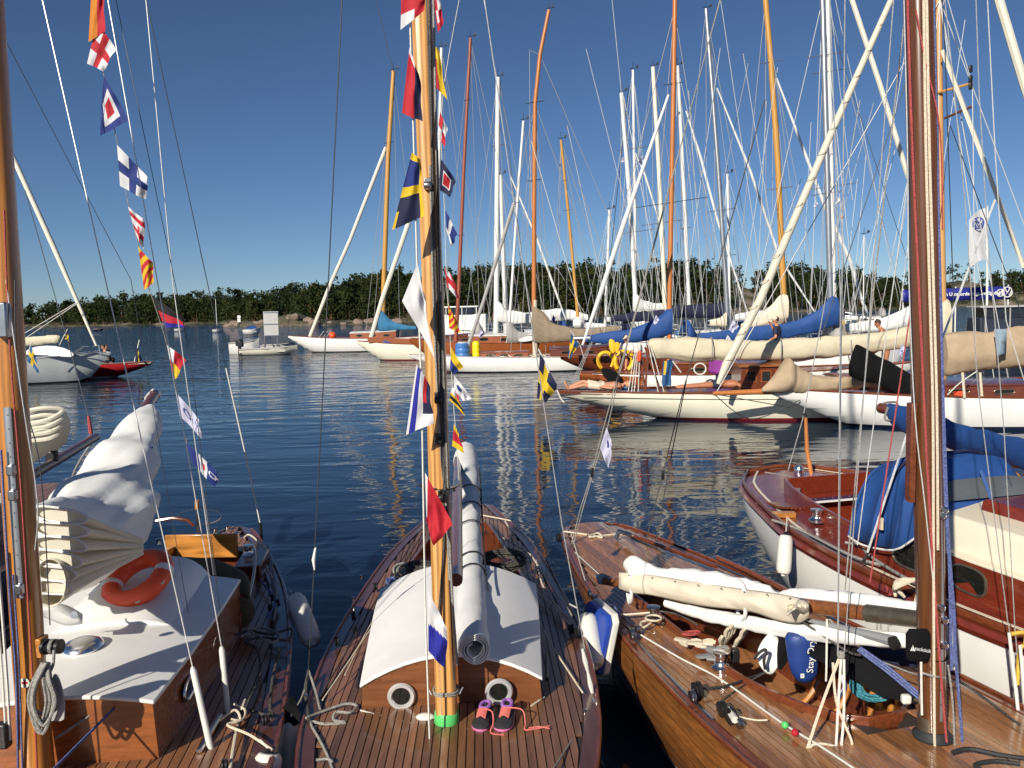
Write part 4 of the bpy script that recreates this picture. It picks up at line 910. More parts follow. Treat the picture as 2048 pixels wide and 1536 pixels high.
# mast
mR = [D(1866, 1475, 4.08), D(1859, 1100, 4.1), D(1853, 768, 4.12), D(1845, 300, 4.16), D(1838, 0, 4.2)]; mR.append(mR[-1] + (mR[-1] - mR[-2]) * 7)
mastR = spar('mast', mR, [.122, .134, .138, .14, .138, .10], 'mast_mahogany', Rb, 20, 2.4)
MB().lathe([(.095, 0), (.10, .02), (.085, .035), (.074, .05), (.068, .055)], mR[0] + V((0, 0, -.005)), n=24).build('mast_collar', 'rubber', Rb)
mRY = tab([(-400, 4.24), (0, 4.2), (300, 4.16), (768, 4.12), (1100, 4.10), (1475, 4.08)])
def onR(px, py, dy=.085): return D(px, py, mRY(py) + .005 - dy)
MB().tube([onR(1879, 1440, .05), onR(1882, 1200, .05), onR(1874, 850, .05)], .013, 6, ry=.02).build('track', 'mast_alu', mastR)
for py in range(870, 1430, 30): MB().ball(onR(1874 + (py - 850) * .014, py, .075), .004, 5).build('screw', 'black_plastic', mastR)
MB().tube([onR(1862, 1474, .0), onR(1862, 1430, .0)], [.0655, .0655], 20).build('mast_band', 'bronze', mastR)
for nm, m_, r_, P in (('halyard', 'rope_cream', .0068, [(1847, -30), (1852, 300), (1860, 600), (1866, 830), (1867, 1100), (1869, 1470), (1872, 1500)]),
                      ('halyard', 'rope_cream', .0068, [(1853, -30), (1859, 300), (1868, 600), (1874, 830), (1876, 1100)]),
                      ('halyard', 'rope_red', .006, [(1815, 0), (1825, 300), (1840, 620), (1853, 900), (1868, 1160), (1882, 1350), (1895, 1505)]),
                      ('halyard', 'rope_red', .004, [(1832, 20), (1850, 120), (1880, 260), (1885, 460)]),
                      ('halyard', 'rope_blue', .008, [(1866, -30), (1876, 400), (1884, 700), (1891, 1000), (1906, 1220), (1912, 1320), (1926, 1500)]),
                      ('halyard', 'rope_blue', .007, [(1872, 200), (1880, 600), (1890, 900), (1899, 1150), (1903, 1340)]),
                      ('halyard', 'rope_blue', .007, [(1893, 1000), (1900, 1120), (1910, 1250), (1905, 1330)]),
                      ('halyard', 'rope_grey', .005, [(1896, 1330), (1905, 1400), (1910, 1505)]),
                      ('wire', 'wire_light', .003, [(1808, 0), (1815, 300), (1818, 560), (1830, 830), (1850, 1010), (1868, 1180)]),
                      ('halyard', 'rope_white', .006, [(1842, 1310), (1843, 1380), (1844, 1430)])):
    rope(nm, [onR(*p, .092 if m_ != 'rope_blue' else .06) for p in P], r_, m_, Rb, 6, 4)
MB().box(onR(1822, 905, .03), (.03, .06, .5)).build('mast_cheek', 'mahogany', mastR, bevel=.006)
for py, dx in ((1030, 1884), (1020, 1888), (1215, 1882), (1240, 1888), (1290, 1888)): MB().lathe([(.012, -.02), (.02, -.012), (.02, .012), (.012, .02)], onR(dx, py, .07), (.2, 1, 0), 12).build('block', 'chrome', mastR)
pouch = thing('instrument_pouch', 'black padded instrument pouch strapped to the mahogany mast, white lettering', 'pouch', onR(1845, 1320, .12))
mb = MB(); mb.loft([[onR(1836 + a * w_, 1290 + b * h_, .10 + dd) for a, b in ((-1, -.7), (-.7, -1), (.7, -1), (1, -.7), (1, .7), (.7, 1), (-.7, 1), (-1, .7))] for dd, w_, h_ in ((-.05, 22, 30), (.0, 25, 33), (.022, 24, 32), (.028, 20, 28))]).build('body', 'canvas_black', pouch)
for py in (1285, 1310): MB().tube([onR(1862, py, -.01) + V((math.cos(a) * .074, math.sin(a) * .074, 0)) for a in [i * math.pi / 10 for i in range(21)]], .012, 6, ry=.003).build('strap', 'canvas_black', pouch)
def text_mesh(s, name, m, parent, at, xd, yd, size, flip=False, label=None, bold=0):
    """flat lettering set on a surface, xd along the text, yd up"""
    cu = bpy.data.curves.new(name, 'FONT'); cu.body = s; cu.size = size; cu.align_x = 'CENTER'; cu.align_y = 'CENTER'; cu.resolution_u = 3; cu.offset = bold
    tmp = bpy.data.objects.new('tmp', cu); COL.objects.link(tmp); dg = bpy.context.evaluated_depsgraph_get(); me = bpy.data.meshes.new_from_object(tmp.evaluated_get(dg)); bpy.data.objects.remove(tmp); bpy.data.curves.remove(cu)
    xd = V(xd).normalized(); nn = xd.cross(V(yd)).normalized(); yd = nn.cross(xd); mb = MB(); mb.add([V(at) + xd * v.co.x + yd * v.co.y for v in me.vertices], [tuple(p.vertices) for p in me.polygons]); bpy.data.meshes.remove(me)
    return mb.build(name, m, parent, smooth=False, label=label)
tx = onR(1841, 1300, .131); text_mesh('tacktick', 'lettering', 'cloth_white', pouch, tx + V((.012, 0, 0)), (1, 0, -.22), (0, 0, 1), .026)
mb = MB(); a = onR(1826, 1297, .131)
for p3 in (((-.002, -.012), (.012, -.014), (-.002, .02)), ((-.004, -.012), (-.014, -.011), (-.004, .01))): mb.add([a + V((x, 0, z)) for x, z in p3], [(0, 1, 2)])
mb.build('sail_mark', 'cloth_white', pouch, smooth=False)
rope('tie', [onR(1842, 1345, .08), onR(1866, 1352, .095), onR(1890, 1356, .06)], .006, 'rope_grey', Rb)
# boom, its sails and cover
bA, bB = D(1832, 1238, 4.2), D(1196, 1160, 6.3); bd = (bB - bA).normalized()
boomR = spar('boom', [bA, bA.lerp(bB, .12), bA.lerp(bB, .5), bB], [.07, .085, .09, .06], 'varnish_bright' if False else 'cabin_brown', Rb, 14, 3)
MB().tube([bA - bd * .06, bA + bd * .28], [.046, .05], 12).build('gooseneck', 'bronze', boomR)
MB().loft([[D(x, y, 6.25 + dz) for x, y in ((1190, 1150), (1206, 1146), (1246, 1165), (1246, 1178), (1196, 1166))] for dz in (-.03, .03)]).build('boom_crutch', 'canvas_bluegrey', Rb)
def along(name, P, m, label, cat, amp=.02, sc_=6, seed=0, parent=None, n=20, sub=1, asp=.7, crease=1.0, step=3):
    """cloth lying along a spar: list of (px, top y, bottom y, Y); creased lengthwise and slung between ties"""
    mb = MB(); rings = []; L = len(P); n = 28
    fs = [tab([(i, p[c]) for i, p in enumerate(P)]) for c in range(4)]; N = min(70, (L - 1) * 7); Q = [[f((L - 1) * i / N) for f in fs] for i in range(N + 1)]
    pts = [D(p[0], (p[1] + p[2]) / 2, p[3]) for p in Q]; dist = 0
    for i, (px, ya, yb, Y) in enumerate(Q):
        h = pxm(abs(yb - ya) / 2, Y); t = (pts[min(i + 1, N)] - pts[max(i - 1, 0)]).normalized(); x = t.cross(V((0, 0, 1))).normalized(); u = V((0, 0, 1))
        if i: dist += (pts[i] - pts[i - 1]).length
        sc2 = max(h, .05); tie = math.exp(-((dist / (sc2 * 4.2)) % 1 - .5) ** 2 * 60); ring = []
        for j in range(n):
            a = 2 * math.pi * j / n; q = V((math.cos(a) * 1.5, dist / sc2 * .22, math.sin(a) * 1.5 + seed)); q2 = V((a * 1.2 + dist / sc2 * .35, dist / sc2 * .3 + seed, 5))
            k = 1 + .10 * noise.noise(q) - .10 * crease * tie; cp = V((px * .0, dist / sc2 * .42, 0)) + V((math.cos(a), 0, math.sin(a))) * .8; k += crease * (.42 if m == 'sail_white' else .26) * crumple(cp, seed + 3, .75)
            ring.append(pts[i] + x * math.cos(a) * min(h, .5) * asp * k + u * math.sin(a) * h * k)
        rings.append(ring)
    mb.loft(rings)
    o = mb.build(name, m, parent, sharp=34)
    return tag(o, label, cat) if parent is None else o
def YB(px, o=0.): r_ = (px - 1024) / FPX; u_ = (2.05 - 4.2 * r_) / (1.4 + 2.1 * r_); return 4.2 + 2.1 * u_ + o
along('folded_sail', [(x, a_, b_, YB(x, .06)) for x, a_, b_ in ((1254, 1116, 1140), (1272, 1112, 1158), (1300, 1128, 1168), (1340, 1136, 1174), (1400, 1138, 1182), (1470, 1152, 1194), (1530, 1168, 1204), (1552, 1182, 1206), (1585, 1178, 1212), (1640, 1178, 1218), (1720, 1186, 1222), (1800, 1198, 1230), (1848, 1206, 1236))], 'sail_white', 'white sail folded along the top of the right boat boom', 'sail', seed=2, asp=.8)
ct, cb = tab([(1238, 1144), (1300, 1150), (1400, 1166), (1500, 1180), (1560, 1188), (1618, 1200)]), tab([(1238, 1178), (1262, 1186), (1300, 1190), (1400, 1211), (1500, 1223), (1560, 1242), (1600, 1246), (1618, 1234)])
mb = MB(); rows = []
for f in [i / 14 for i in range(15)]:
    rows.append([D(x, ct(x) + (cb(x) - ct(x)) * f, YB(x, .02 - .12 * math.sin(math.pi * min(1, f * .75 + .06)) ** .7) + .05 * crumple((x * .012, f * .8, 0), 3, 1.1)) for x in [1238 + 380 * g / 46 for g in range(47)]])
mb.grid(rows); tag(mb.build('boom_cover', 'canvas_beige', solid=.004, sharp=30), 'beige canvas strip laced along the boom of the right boat', 'cover')
for g in range(8): MB().ball(D(1258 + 46 * g, ct(1258 + 46 * g) + 5, YB(1258 + 46 * g, -.085)), .006, 6).build('eyelet', 'bronze', boomR)
mb = MB(); mb.grid([[D(1575 + 42 * g, 1205 + 22 * f - 4 * g + 5 * math.sin(g * 7 + f * 2), 4.60 + .05 * math.sin(f * 5 + g * 3)) for g in [j / 8 for j in range(9)]] for f in [i / 6 for i in range(7)]]); tag(mb.build('canvas_flap', 'canvas_beige', solid=.004), 'loose beige canvas flap at the mast end of the boom cover', 'cover')
along('rolled_jib', [(1330, 1200, 1214, YB(1330)), (1400, 1214, 1240, YB(1400)), (1500, 1230, 1262, YB(1500)), (1600, 1246, 1280, YB(1600)), (1700, 1254, 1292, YB(1700)), (1800, 1262, 1298, YB(1800)), (1846, 1270, 1296, 4.2)], 'sail_white', 'long white rolled jib slung under the boom of the right boat', 'sail', .008, 5, 6)
for px in (1285, 1545): 
    s_ = (px - 1196) / (1832 - 1196); c = bB.lerp(bA, s_) + V((0, 0, -.02)); MB().tube([c + V((0, math.cos(a) * .11, math.sin(a) * .13)) for a in [i * math.pi / 8 for i in range(17)]], .012, 6, ry=.005).build('sail_tie', 'cloth_white', Rb)
MB().tube([D(1615, 1240, 4.75), D(1720, 1265, 4.45), D(1790, 1282, 4.25)], [.012, .024, .03], 8).build('vang_tube', 'grey_plastic', Rb); block(Rb, D(1788, 1286, 4.22), .035)
rope('lashing', [D(1605, 1205, 4.8), D(1640, 1222, 4.75), D(1655, 1234, 4.7), D(1700, 1290, 4.5)], .007, 'rope_grey', Rb); rope('lashing', [D(1600, 1240, 4.75), D(1690, 1300, 4.5), D(1720, 1310, 4.4)], .007, 'rope_dark', Rb)
rope('lashing', [D(1654, 1238, 4.62), D(1653, 1330, 4.55), D(1652, 1362, 4.55)], .006, 'rope_white', Rb)
# black vang sleeve and blue tackle
mb = MB(); mb.loft([[D(x, y, Y + k) for k in (0, .06)] + [D(x2, y2, Y + k) for k in (.06, 0)] for x, y, x2, y2, Y in ((1545, 1258, 1600, 1262, 4.95), (1600, 1300, 1660, 1270, 4.75), (1690, 1352, 1725, 1300, 4.5), (1760, 1390, 1800, 1352, 4.35), (1818, 1408, 1840, 1386, 4.24))]).build('vang_sleeve', 'canvas_black', Rb)
for k in (0, 6, 12): rope('tackle', [D(1715 + k * .5, 1300 - k * .4, 4.42), D(1775, 1345 - k, 4.3), D(1838, 1398 - k, 4.2)], .007, 'rope_blue', Rb)
MB().box(D(1812, 1398, 4.2), (.05, .04, .05)).build('block', 'fender_white', Rb, bevel=.012)
rope('tackle', [D(1750, 1318, 4.5), D(1820, 1345, 4.3), D(1842, 1350, 4.2)], .005, 'rope_grey', Rb)
# shroud lashings
k0 = D(1682, 1310, 4.15)
for P, m_, r_ in (([(1600, 1545), (1640, 1420), (1678, 1318)], 'rope_cream', .008), ([(1672, 1500), (1676, 1420), (1682, 1318)], 'rope_white', .007), ([(1682, 1502), (1688, 1420), (1688, 1318)], 'rope_white', .007), ([(1666, 1325), (1672, 1400), (1690, 1450), (1704, 1485), (1696, 1502), (1680, 1498)], 'rope_cream', .007), ([(1680, 1496), (1650, 1488), (1625, 1490), (1615, 1505)], 'rope_cream', .007)): rope('lashing', [D(x, y, 4.15 - max(0, y - 1310) * .0006) for x, y in P], r_, m_, Rb, k=4)
MB().ball(k0, (.022, .02, .025), 8).build('knot', 'rope_grey', Rb)
for top in ((1690, 0), (1772, 200)): shroud(Rb, up([D(1676 if top[0] < 1700 else 1688, 1312, 4.15), D(*top, 4.2)], .4), .003, 'wire')
shroud(Rb, up([D(1675, 1310, 4.15), D(1681, 600, 4.15), D(1660, 0, 4.2)], .4), .0028, 'wire')
shroud(Rb, up([D(1690, 1180, 4.6), D(1745, 600, 4.6), D(1810, 30, 4.5)], .3), .0042, 'rope_grey'); shroud(Rb, up([D(1740, 1165, 4.7), D(1795, 800, 4.7), D(1830, 560, 4.7)], .1), .0045, 'rope_red')
for P, m_ in (([(2036, 1420), (2024, 1290), (2015, 1240), (1955, 768), (1930, 400), (1890, 0)], 'wire'), ([(2046, 1425), (2030, 1260), (2008, 860), (1975, 470), (1958, 180), (1952, 0)], 'wire'), ([(2048, 760), (2012, 640), (1990, 300), (1975, 0)], 'wire_light'), ([(1907, 600), (1890, 100), (1885, 0)], 'wire_dark'), ([(1816, 360), (1740, 900), (1715, 1090)], 'wire_light'), ([(1868, 560), (1900, 250), (2048, 640)], 'wire_dark')): shroud(Rb, [D(x, y, 4.6) for x, y in P], .003, m_)
for x0, x1, y0 in ((2018, 2036, 1265), (2040, 2052, 1290)): MB().tube([D(x0, y0, 4.5), D((x0 + x1) / 2, (y0 + 1420) / 2, 4.45), D(x1, 1420, 4.4)], .009, 8).build('turnbuckle', 'fender_white', Rb)
rope('hose', [G(1905, 1505, .72), G(1940, 1498, .72), G(2000, 1510, .72), G(2060, 1518, .72)], .011, 'rope_black', Rb); rope('hose', [G(2040, 1528, .72), G(1990, 1522, .72), G(1950, 1530, .72), G(1975, 1545, .72)], .01, 'rope_black', Rb)
rope('sheet', [G(1918, 1360, .66), G(1975, 1400, .66), G(2040, 1450, .66)], .006, 'rope_dark', Rb)
# things lying in and on the right boat
db = thing('dry_bag', 'blue roll-top dry bag with white lettering standing in the cockpit of the right boat', 'bag', D(1605, 1362, 4.75))
mb = MB(); rings = []
for y, w_, cxp in ((1262, 34, 1600), (1285, 32, 1602), (1310, 31, 1604), (1335, 30, 1606), (1350, 26, 1608), (1360, 16, 1609), (1363, 6, 1609)):
    cc_ = D(cxp, y, 4.78); rings.append([cc_ + V((math.cos(a) * pxm(w_, 4.78), math.sin(a) * pxm(w_, 4.78) * .7, 0)) for a in [2 * math.pi * j / 18 for j in range(18)]])
mb.loft(rings).wrinkle(.008, 14, 2).build('body', 'bag_blue', db, sub=1)
text_mesh('Stay Dry', 'lettering', 'cloth_white', db, D(1613, 1306, 4.78) + V((0, -.074, .012)), (.08, .1, 1), (-1, 0, 0), .056)
MB().box(D(1597, 1342, 4.78) + V((0, -.066, 0)), (.022, .003, .026)).build('patch', 'cloth_white', db)
text_mesh('5', 'number', 'bag_blue', db, D(1597, 1342, 4.78) + V((0, -.0685, 0)), (.1, 0, 1), (-1, 0, 0), .02)
heap('sail_bag', 'white canvas bag with black strap beside the blue dry bag in the cockpit', 'bag', [(1545, 1270, 8, 6, 4.95), (1538, 1290, 20, 14, 4.9), (1535, 1315, 24, 18, 4.85), (1540, 1335, 18, 10, 4.85), (1542, 1345, 5, 4, 4.85)], 'cloth_white', .02, 9, 3)
rope('strap', [D(1508, 1318, 4.78), D(1520, 1304, 4.77), D(1532, 1300, 4.77), D(1528, 1320, 4.76), D(1530, 1338, 4.77)], .009, 'rope_black', Rb)
heap('bundle', 'black and white bundle between the white bag and the blue dry bag', 'bag', [(1568, 1265, 10, 6, 4.9), (1568, 1295, 15, 16, 4.86), (1564, 1325, 10, 12, 4.84), (1560, 1338, 4, 4, 4.84)], 'canvas_black', .02, 12, 5)
def glove(label, c, ang, m, s=1.0, group='work gloves on the right boat', tilt=0):
    c = V(c); g = thing('glove', label, 'glove', c, group); q = Matrix.Rotation(ang, 3, 'Z') @ Matrix.Rotation(tilt, 3, 'X')
    mb = MB(); mb.loft([[c + q @ V((x * s * w_, y * s, .012 + z * s * .016)) for x, z in ((-1, 0), (-.6, .8), (.6, .8), (1, 0), (.6, -.6), (-.6, -.6))] for y, w_ in ((-.075, .036), (-.02, .034), (.02, .042), (.045, .038))]).build('palm', m, g, sub=1)
    for k, (x, L_, a) in enumerate(((-.03, .07, .14), (-.01, .082, .04), (.011, .076, -.05), (.031, .06, -.18))):
        p = V((x, .04, .014)); d = V((-math.sin(a), math.cos(a), .1)); MB().tube([c + q @ (p * s), c + q @ ((p + d * L_ * .5 + V((0, 0, .006))) * s), c + q @ ((p + d * L_) * s)], [.0105 * s, .0105 * s, .008 * s], 7).build('finger', m, g)
    MB().tube([c + q @ (V((.036, -.01, .012)) * s), c + q @ (V((.062, .025, .014)) * s), c + q @ (V((.07, .055, .012)) * s)], [.012 * s, .0115 * s, .009 * s], 7).build('thumb', m, g)
    return g
glove('pale worn work glove lying flat on the left side deck of the right boat', G(1368, 1285, .655), -2.2, 'leather'); glove('second pale work glove overlapping the first, nearer the cockpit edge', G(1394, 1290, .665), -1.7, 'leather')
glove('dark grey work glove beside the middle chrome winch', G(1420, 1300, .66), -2.0, 'cloth_grey'); glove('dark grey work glove lying under the other grey one', G(1412, 1316, .655), -1.4, 'cloth_grey')
glove('tan leather glove draped over the cockpit edge, fingers pointing down to the right', D(1455, 1283, 5.2), -2.5, 'leather', 1.2, tilt=1.0); glove('cream leather glove hanging into the cockpit beside the tan one', D(1482, 1284, 5.15), -2.2, 'leather', 1.2, tilt=1.0)
coil(G(1382, 1270, .67), .05, 'rope_red', 'cord', 'thin dark red cord heaped on the left coaming of the right boat', turns=5, th=.004, squash=.5, seed=3, cat='cord')
coil(D(1735, 1372, 4.55), .10, 'rope_teal', 'rope_coil', 'teal rope coil hanging in the front end of the cockpit', turns=9, th=.008, squash=.62, seed=4, axis=(.2, -1, .35))
rope('rag', [D(1690, 1318, 4.6), D(1684, 1350, 4.55), D(1690, 1375, 4.52), D(1678, 1392, 4.5)], .014, 'f_lilac', Rb, label='pale lilac rag')
MB().box(D(1762, 1375, 4.5), (.1, .02, .14), Matrix.Rotation(.3, 3, 'Y')).build('locker_board', 'varnish_bright', Rb, bevel=.004)
heap('seat_cushion', 'dark navy cushion on the deck under the boom of the right boat', 'cushion', [(1720, 1288, 6, 6, 4.85), (1740, 1298, 20, 14, 4.85), (1780, 1310, 34, 18, 4.8), (1830, 1322, 20, 16, 4.75), (1850, 1326, 5, 6, 4.7)], 'canvas_navy', .012, 8, 3)
bc = thing('board_cushion', 'blue and white flat fender cushion hanging on the left side of the right boat', 'fender', D(1216, 1330, 5.6))
q0 = FR.d; c = D(1206, 1272, 5.72); n_ = -FR.n
def slab(o, hx, hz, th, m_, nm): MB().add([o + q0 * x * hx + V((0, 0, z * hz)) + n_ * k * th - n_ * .10 * z * .5 for k in (0, 1) for x, z in ((-1, -.8), (-.75, -1), (.75, -1), (1, -.8), (1, .8), (.75, 1), (-.75, 1), (-1, .8))], [tuple(range(7, -1, -1)), tuple(range(8, 16))] + [(i, (i + 1) % 8, (i + 1) % 8 + 8, i + 8) for i in range(8)]).build(nm, m_, bc, smooth=False, bevel=.01)
slab(c, .22, .22, .045, 'fender_white', 'backing'); slab(c + n_ * .047, .21, .21, .045, 'board_blue', 'face')
rope('lanyard', [G(1240, 1235, .66), D(1228, 1212, 5.85), D(1215, 1212, 5.75)], .008, 'rope_blue', bc); 

# ================================================ far right near boat: white hull, red brown cabin, blue hood
FB = Frame((3.2, 9.82), (4.48, 4.58))
Wb = thing('sailing_boat', 'white hulled sailing boat at the right edge with red brown cabin and blue sprayhood', 'sailing boat', FB.p(4, 0, 0), 'classic boats moored in the foreground')
hbB = tab([(0, .46), (.5, .80), (1.5, 1.13), (2.5, 1.38), (4, 1.44), (5.5, 1.32), (7, .95), (8.5, .4), (9.3, .02)])
shB = tab([(0, .88), (2, .84), (5, .86), (9.3, 1.15)]); zbB = tab([(0, .35), (.8, .05), (1.8, -.35), (4, -.7), (7, -.5), (8.5, .1), (9.3, 1.0)])
hull(Wb, FB, 9.3, hbB, shB, zbB, ('white_hull', 'white_hull', 'red_bottom'), p=2.6)
def ckB(s): return (0, tab([(.9, .5), (1.5, .72), (2.6, .95), (3.3, 1.0)])(s)) if .95 < s < 3.2 else (0, 0)
zB = lambda s, t: deckz(shB, hbB, .04, s, t)
for a in (-1, 1):
    mb = deck_strip(FB, min(0, a * 2), max(0, a * 2), 0, 9.2, lambda s: hbB(s) - .03, ckB, zB); mb.build('deck', 'mahogany_red', Wb, sharp=30)
    rings = []; mb = MB()
    for i in range(41):
        s = 9.0 * i / 40; h = a * (hbB(s) - .16); rings.append([FB.p(s, h - .014, zB(s, h) + .002), FB.p(s, h + .014, zB(s, h) + .002), FB.p(s, h + .014, zB(s, h) + .006), FB.p(s, h - .014, zB(s, h) + .006)])
    mb.loft(rings).build('deck_stripe', 'cream_paint', Wb, smooth=False)
rail(Wb, FB, 0, 9.1, hbB, shB, .03, 'mahogany_red', 'rub_rail', .005, -.03, ry=.04); rail(Wb, FB, 0, 9.1, hbB, shB, .018, 'mahogany', 'toe_rail', -.03, .03, ry=.03)
MB().tube([FB.p(0, -.46, .91), FB.p(-.03, -.2, .93), FB.p(-.04, 0, .94), FB.p(-.03, .2, .93), FB.p(0, .46, .91)], .025, 8).build('stern_rail', 'mahogany', Wb)
cockpit_box(Wb, FB, ckB, .98, 3.18, lambda s: shB(s) + .04, .4, 'mahogany_red', 'mahogany_red')
for a in (-1, 1): wall_strip(FB, [(.97 + 2.2 * i / 12, a * (ckB(.97 + 2.2 * i / 12)[1] + .015)) for i in range(13)], lambda s: shB(s) - .02, lambda s: shB(s) + .17, .03).build('coaming', 'mahogany_red', Wb, bevel=.006)
wall_strip(FB, [(.97, -.5), (.97, .5)], lambda s: shB(s) - .02, lambda s: shB(s) + .17, .03).build('coaming', 'mahogany_red', Wb, bevel=.006)
cabB, _ = cabin(Wb, FB, [(3.0, 1.13, 1.13, 1.16), (4.2, 1.16, 1.12, 1.16), (5.4, 1.1, 1.12, 1.15), (7.0, .75, 1.12, 1.15)], lambda s, t: shB(s), 'mahogany_red', 'cream_paint', 12, .004, .02, rn='side_deck')
mb = MB(); rings = []
for s, w_ in ((3.7, 1.08), (3.9, 1.09), (4.6, 1.08), (5.6, .98), (6.4, .82)): rings.append([FB.p(s, w_ * k, z) for k, z in ((1, 1.12), (.97, 1.31), (.94, 1.36), (.6, 1.41), (0, 1.43), (-.6, 1.41), (-.94, 1.36), (-.97, 1.31), (-1, 1.12))])
mb.loft(rings).build('coachroof', 'cream_paint', Wb, sharp=35, bevel=.01)
mb = MB(); rings = []                                # rounded cream bulge on the coachroof side
for k, r_ in ((-.02, .32), (.03, .31), (.05, .27), (.06, .0)): rings.append([FB.p(4.95 + math.cos(a) * r_ * 1.15, -1.055 - k, 1.14 + max(0, math.sin(a)) * r_) for a in [math.pi * j / 14 for j in range(15)]])
mb.grid(rings).build('side_bulge', 'cream_paint', Wb, sharp=50)
mb = MB(); mb.loft([[FB.p(s, t, z) for t, z in ((-.82, 1.36), (-.79, 1.465), (.3, 1.48), (.35, 1.36))] for s in (3.9, 5.0)]).build('hatch', 'mahogany_red', Wb, bevel=.02, smooth=False)
for s, t, w_, h_, z in ((3.62, 0, .34, .19, 1.0), (4.2, 0, .3, .18, 1.0), (4.88, 0, .26, .11, 1.0)): portlight(Wb, FB.p(s, -(1.165 if s < 4.5 else 1.15), z), -FB.n, (0, 0, 1), w_, h_, rim='bronze', rt=.01, pw=3.0 if h_ > .15 else 2.4)
# sprayhood
mb = MB(); rings = []; HT = -.62
HD = ((3.0, .60, 1.56, 1.0), (3.15, .61, 1.66, .98), (3.35, .62, 1.69, 1.0), (3.6, .62, 1.67, 1.06), (3.8, .60, 1.36, 1.22))
hoodp = lambda s, w_, z, b, k, g=0: FB.p(s, HT + (w_ + g) * k, b + (z + g - b) * (1 - abs(k) ** 5))
HS = [tab([(h[0], h[c]) for h in HD]) for c in range(1, 4)]
for i in range(25):
    s = 3.0 + .8 * i / 24; rings.append([hoodp(s, HS[0](s) - .035 * math.sin(math.pi * ((i / 8) % 1)), HS[1](s) - .03 * math.sin(math.pi * ((i / 8) % 1)), HS[2](s), k, .035 * crumple(FB.p(s, k * .8, 0) * 1.0, 6, 1.6)) for k in [-1 + j / 14 for j in range(29)]])
mb.grid(rings); hood = mb.build('sprayhood', 'canvas_blue', Wb, solid=.012, sharp=34)
for h, m_ in ((HD[0], 'canvas_blue'), (HD[2], 'canvas_navy')): MB().tube([hoodp(*h, -1 + j / 12, .012) for j in range(25)], .009, 6).build('hem', m_, hood)
MB().tube([FB.p(s, HT - HS[0](s) - .012, HS[2](s) - .008) for s in [3.0 + .8 * i / 10 for i in range(11)]], .008, 6).build('hem', 'cloth_white', hood)
MB().grid([[FB.p(3.80 - .10 * f, HT + .5 * k, 1.44 + (.13 - .03 * abs(k) ** 3) * f) for k in (-1, -.5, 0, .5, 1)] for f in (0, .5, 1)]).build('hood_window', 'vinyl', hood)
for k in (-.98, 0, .98): MB().tube([FB.p(3.81, HT + .5 * k, 1.42), FB.p(3.70, HT + .5 * k, 1.62)], .016, 4).build('window_seam', 'canvas_blue', hood)
MB().box(FB.p(3.4, -1.245, 1.2), (.02, .06, .09)).build('hood_patch', 'leather', hood)
rope('hood_strap', [D(1745, 1075, 6.3), D(1700, 1190 - 60, 6.3) * 0 + D(1741, 1095, 6.25), D(1726, 1122, 6.2)], .01, 'rope_black', Wb)
# boom with blue cover
along('boom_cover', [(1778, 806, 832, 9.0), (1800, 810, 860, 8.75), (1850, 824, 884, 8.2), (1920, 848, 904, 7.5), (2000, 866, 926, 6.8), (2080, 882, 950, 6.2), (2200, 900, 985, 5.6)], 'canvas_blue', 'long blue boom cover above the cream cabin at the right edge', 'cover', seed=3, asp=.6)
bw = [D(1762, 816, 9.15), D(1800, 824, 8.8), D(2200, 955, 5.6)]; spar('boom', bw, [.12, .12, .12], 'mahogany', Wb, 12)
rope('outhaul', [D(1768, 806, 9.05), D(1782, 804, 8.95), D(1795, 808, 8.8), D(1786, 838, 8.8), D(1770, 838, 8.95), D(1776, 815, 8.9)], .014, 'rope_grey', Wb)
for a, b in (((1978, 930), (1905, 1010)), ((2010, 935), (2075, 985))): MB().tube([D(*a, 6.6), D(*b, 6.3)], .045, 4, ry=.028).build('boom_gallows', 'varnish_bright', Wb, bevel=.004)
# stern gear
MB().tube([D(1611, 828, 9.6), D(1614, 900, 9.6), D(1630, 988, 9.5)], [.018, .024, .026], 8).build('staff', 'mast_orange', Wb); MB().tube([D(1609, 826, 9.6), D(1611, 834, 9.6)], .024, 8).build('staff_cap', 'black_plastic', Wb)
shroud(Wb, [D(1575, 945, 9.7), D(1605, 840, 9.6), D(1640, 660, 9.6), D(1720, 200, 9.4)], .006, 'wire', 'backstay')
mb = MB(); qq = Matrix.Rotation(math.atan2(-FB.d.x, FB.d.y) + math.pi, 3, 'Z'); pc_ = D(1655, 990, 9.0); so_ = MB().box(pc_, (.62, .45, .02), qq).build('solar_panel', 'solar', Wb)
MB().box(pc_ - V((0, 0, .006)), (.66, .49, .018), qq).build('panel_frame', 'cloth_white', Wb)
mb = MB()
for i in range(6):
    for j in range(4): mb.box(pc_ + qq @ V((-.26 + .104 * i, -.17 + .113 * j, .0115)), (.014, .014, .002), Matrix.Rotation(.78, 3, 'Z'))
mb.build('cell_mark', 'cloth_grey', so_)
mb = MB().lathe([(.06, 0), (.06, .1), (.055, .14), (.035, .165), (.01, .17)], D(1598, 958, 9.6), n=16).build('dorade_vent', 'chrome', Wb)
winch(Wb, D(1634, 1043, 7.5), .06, .12)
for i in range(6): MB().box(D(1548 + i * 8, 1010 + i * .5, 8.1), (.03, .22, .02), qq).build('grating_slat', 'mahogany', Wb)
MB().box(D(1567, 1029, 7.8), (.22, .08, .05), Matrix.Rotation(-.12, 3, 'Z')).build('step', 'varnish_bright', Wb, bevel=.006)
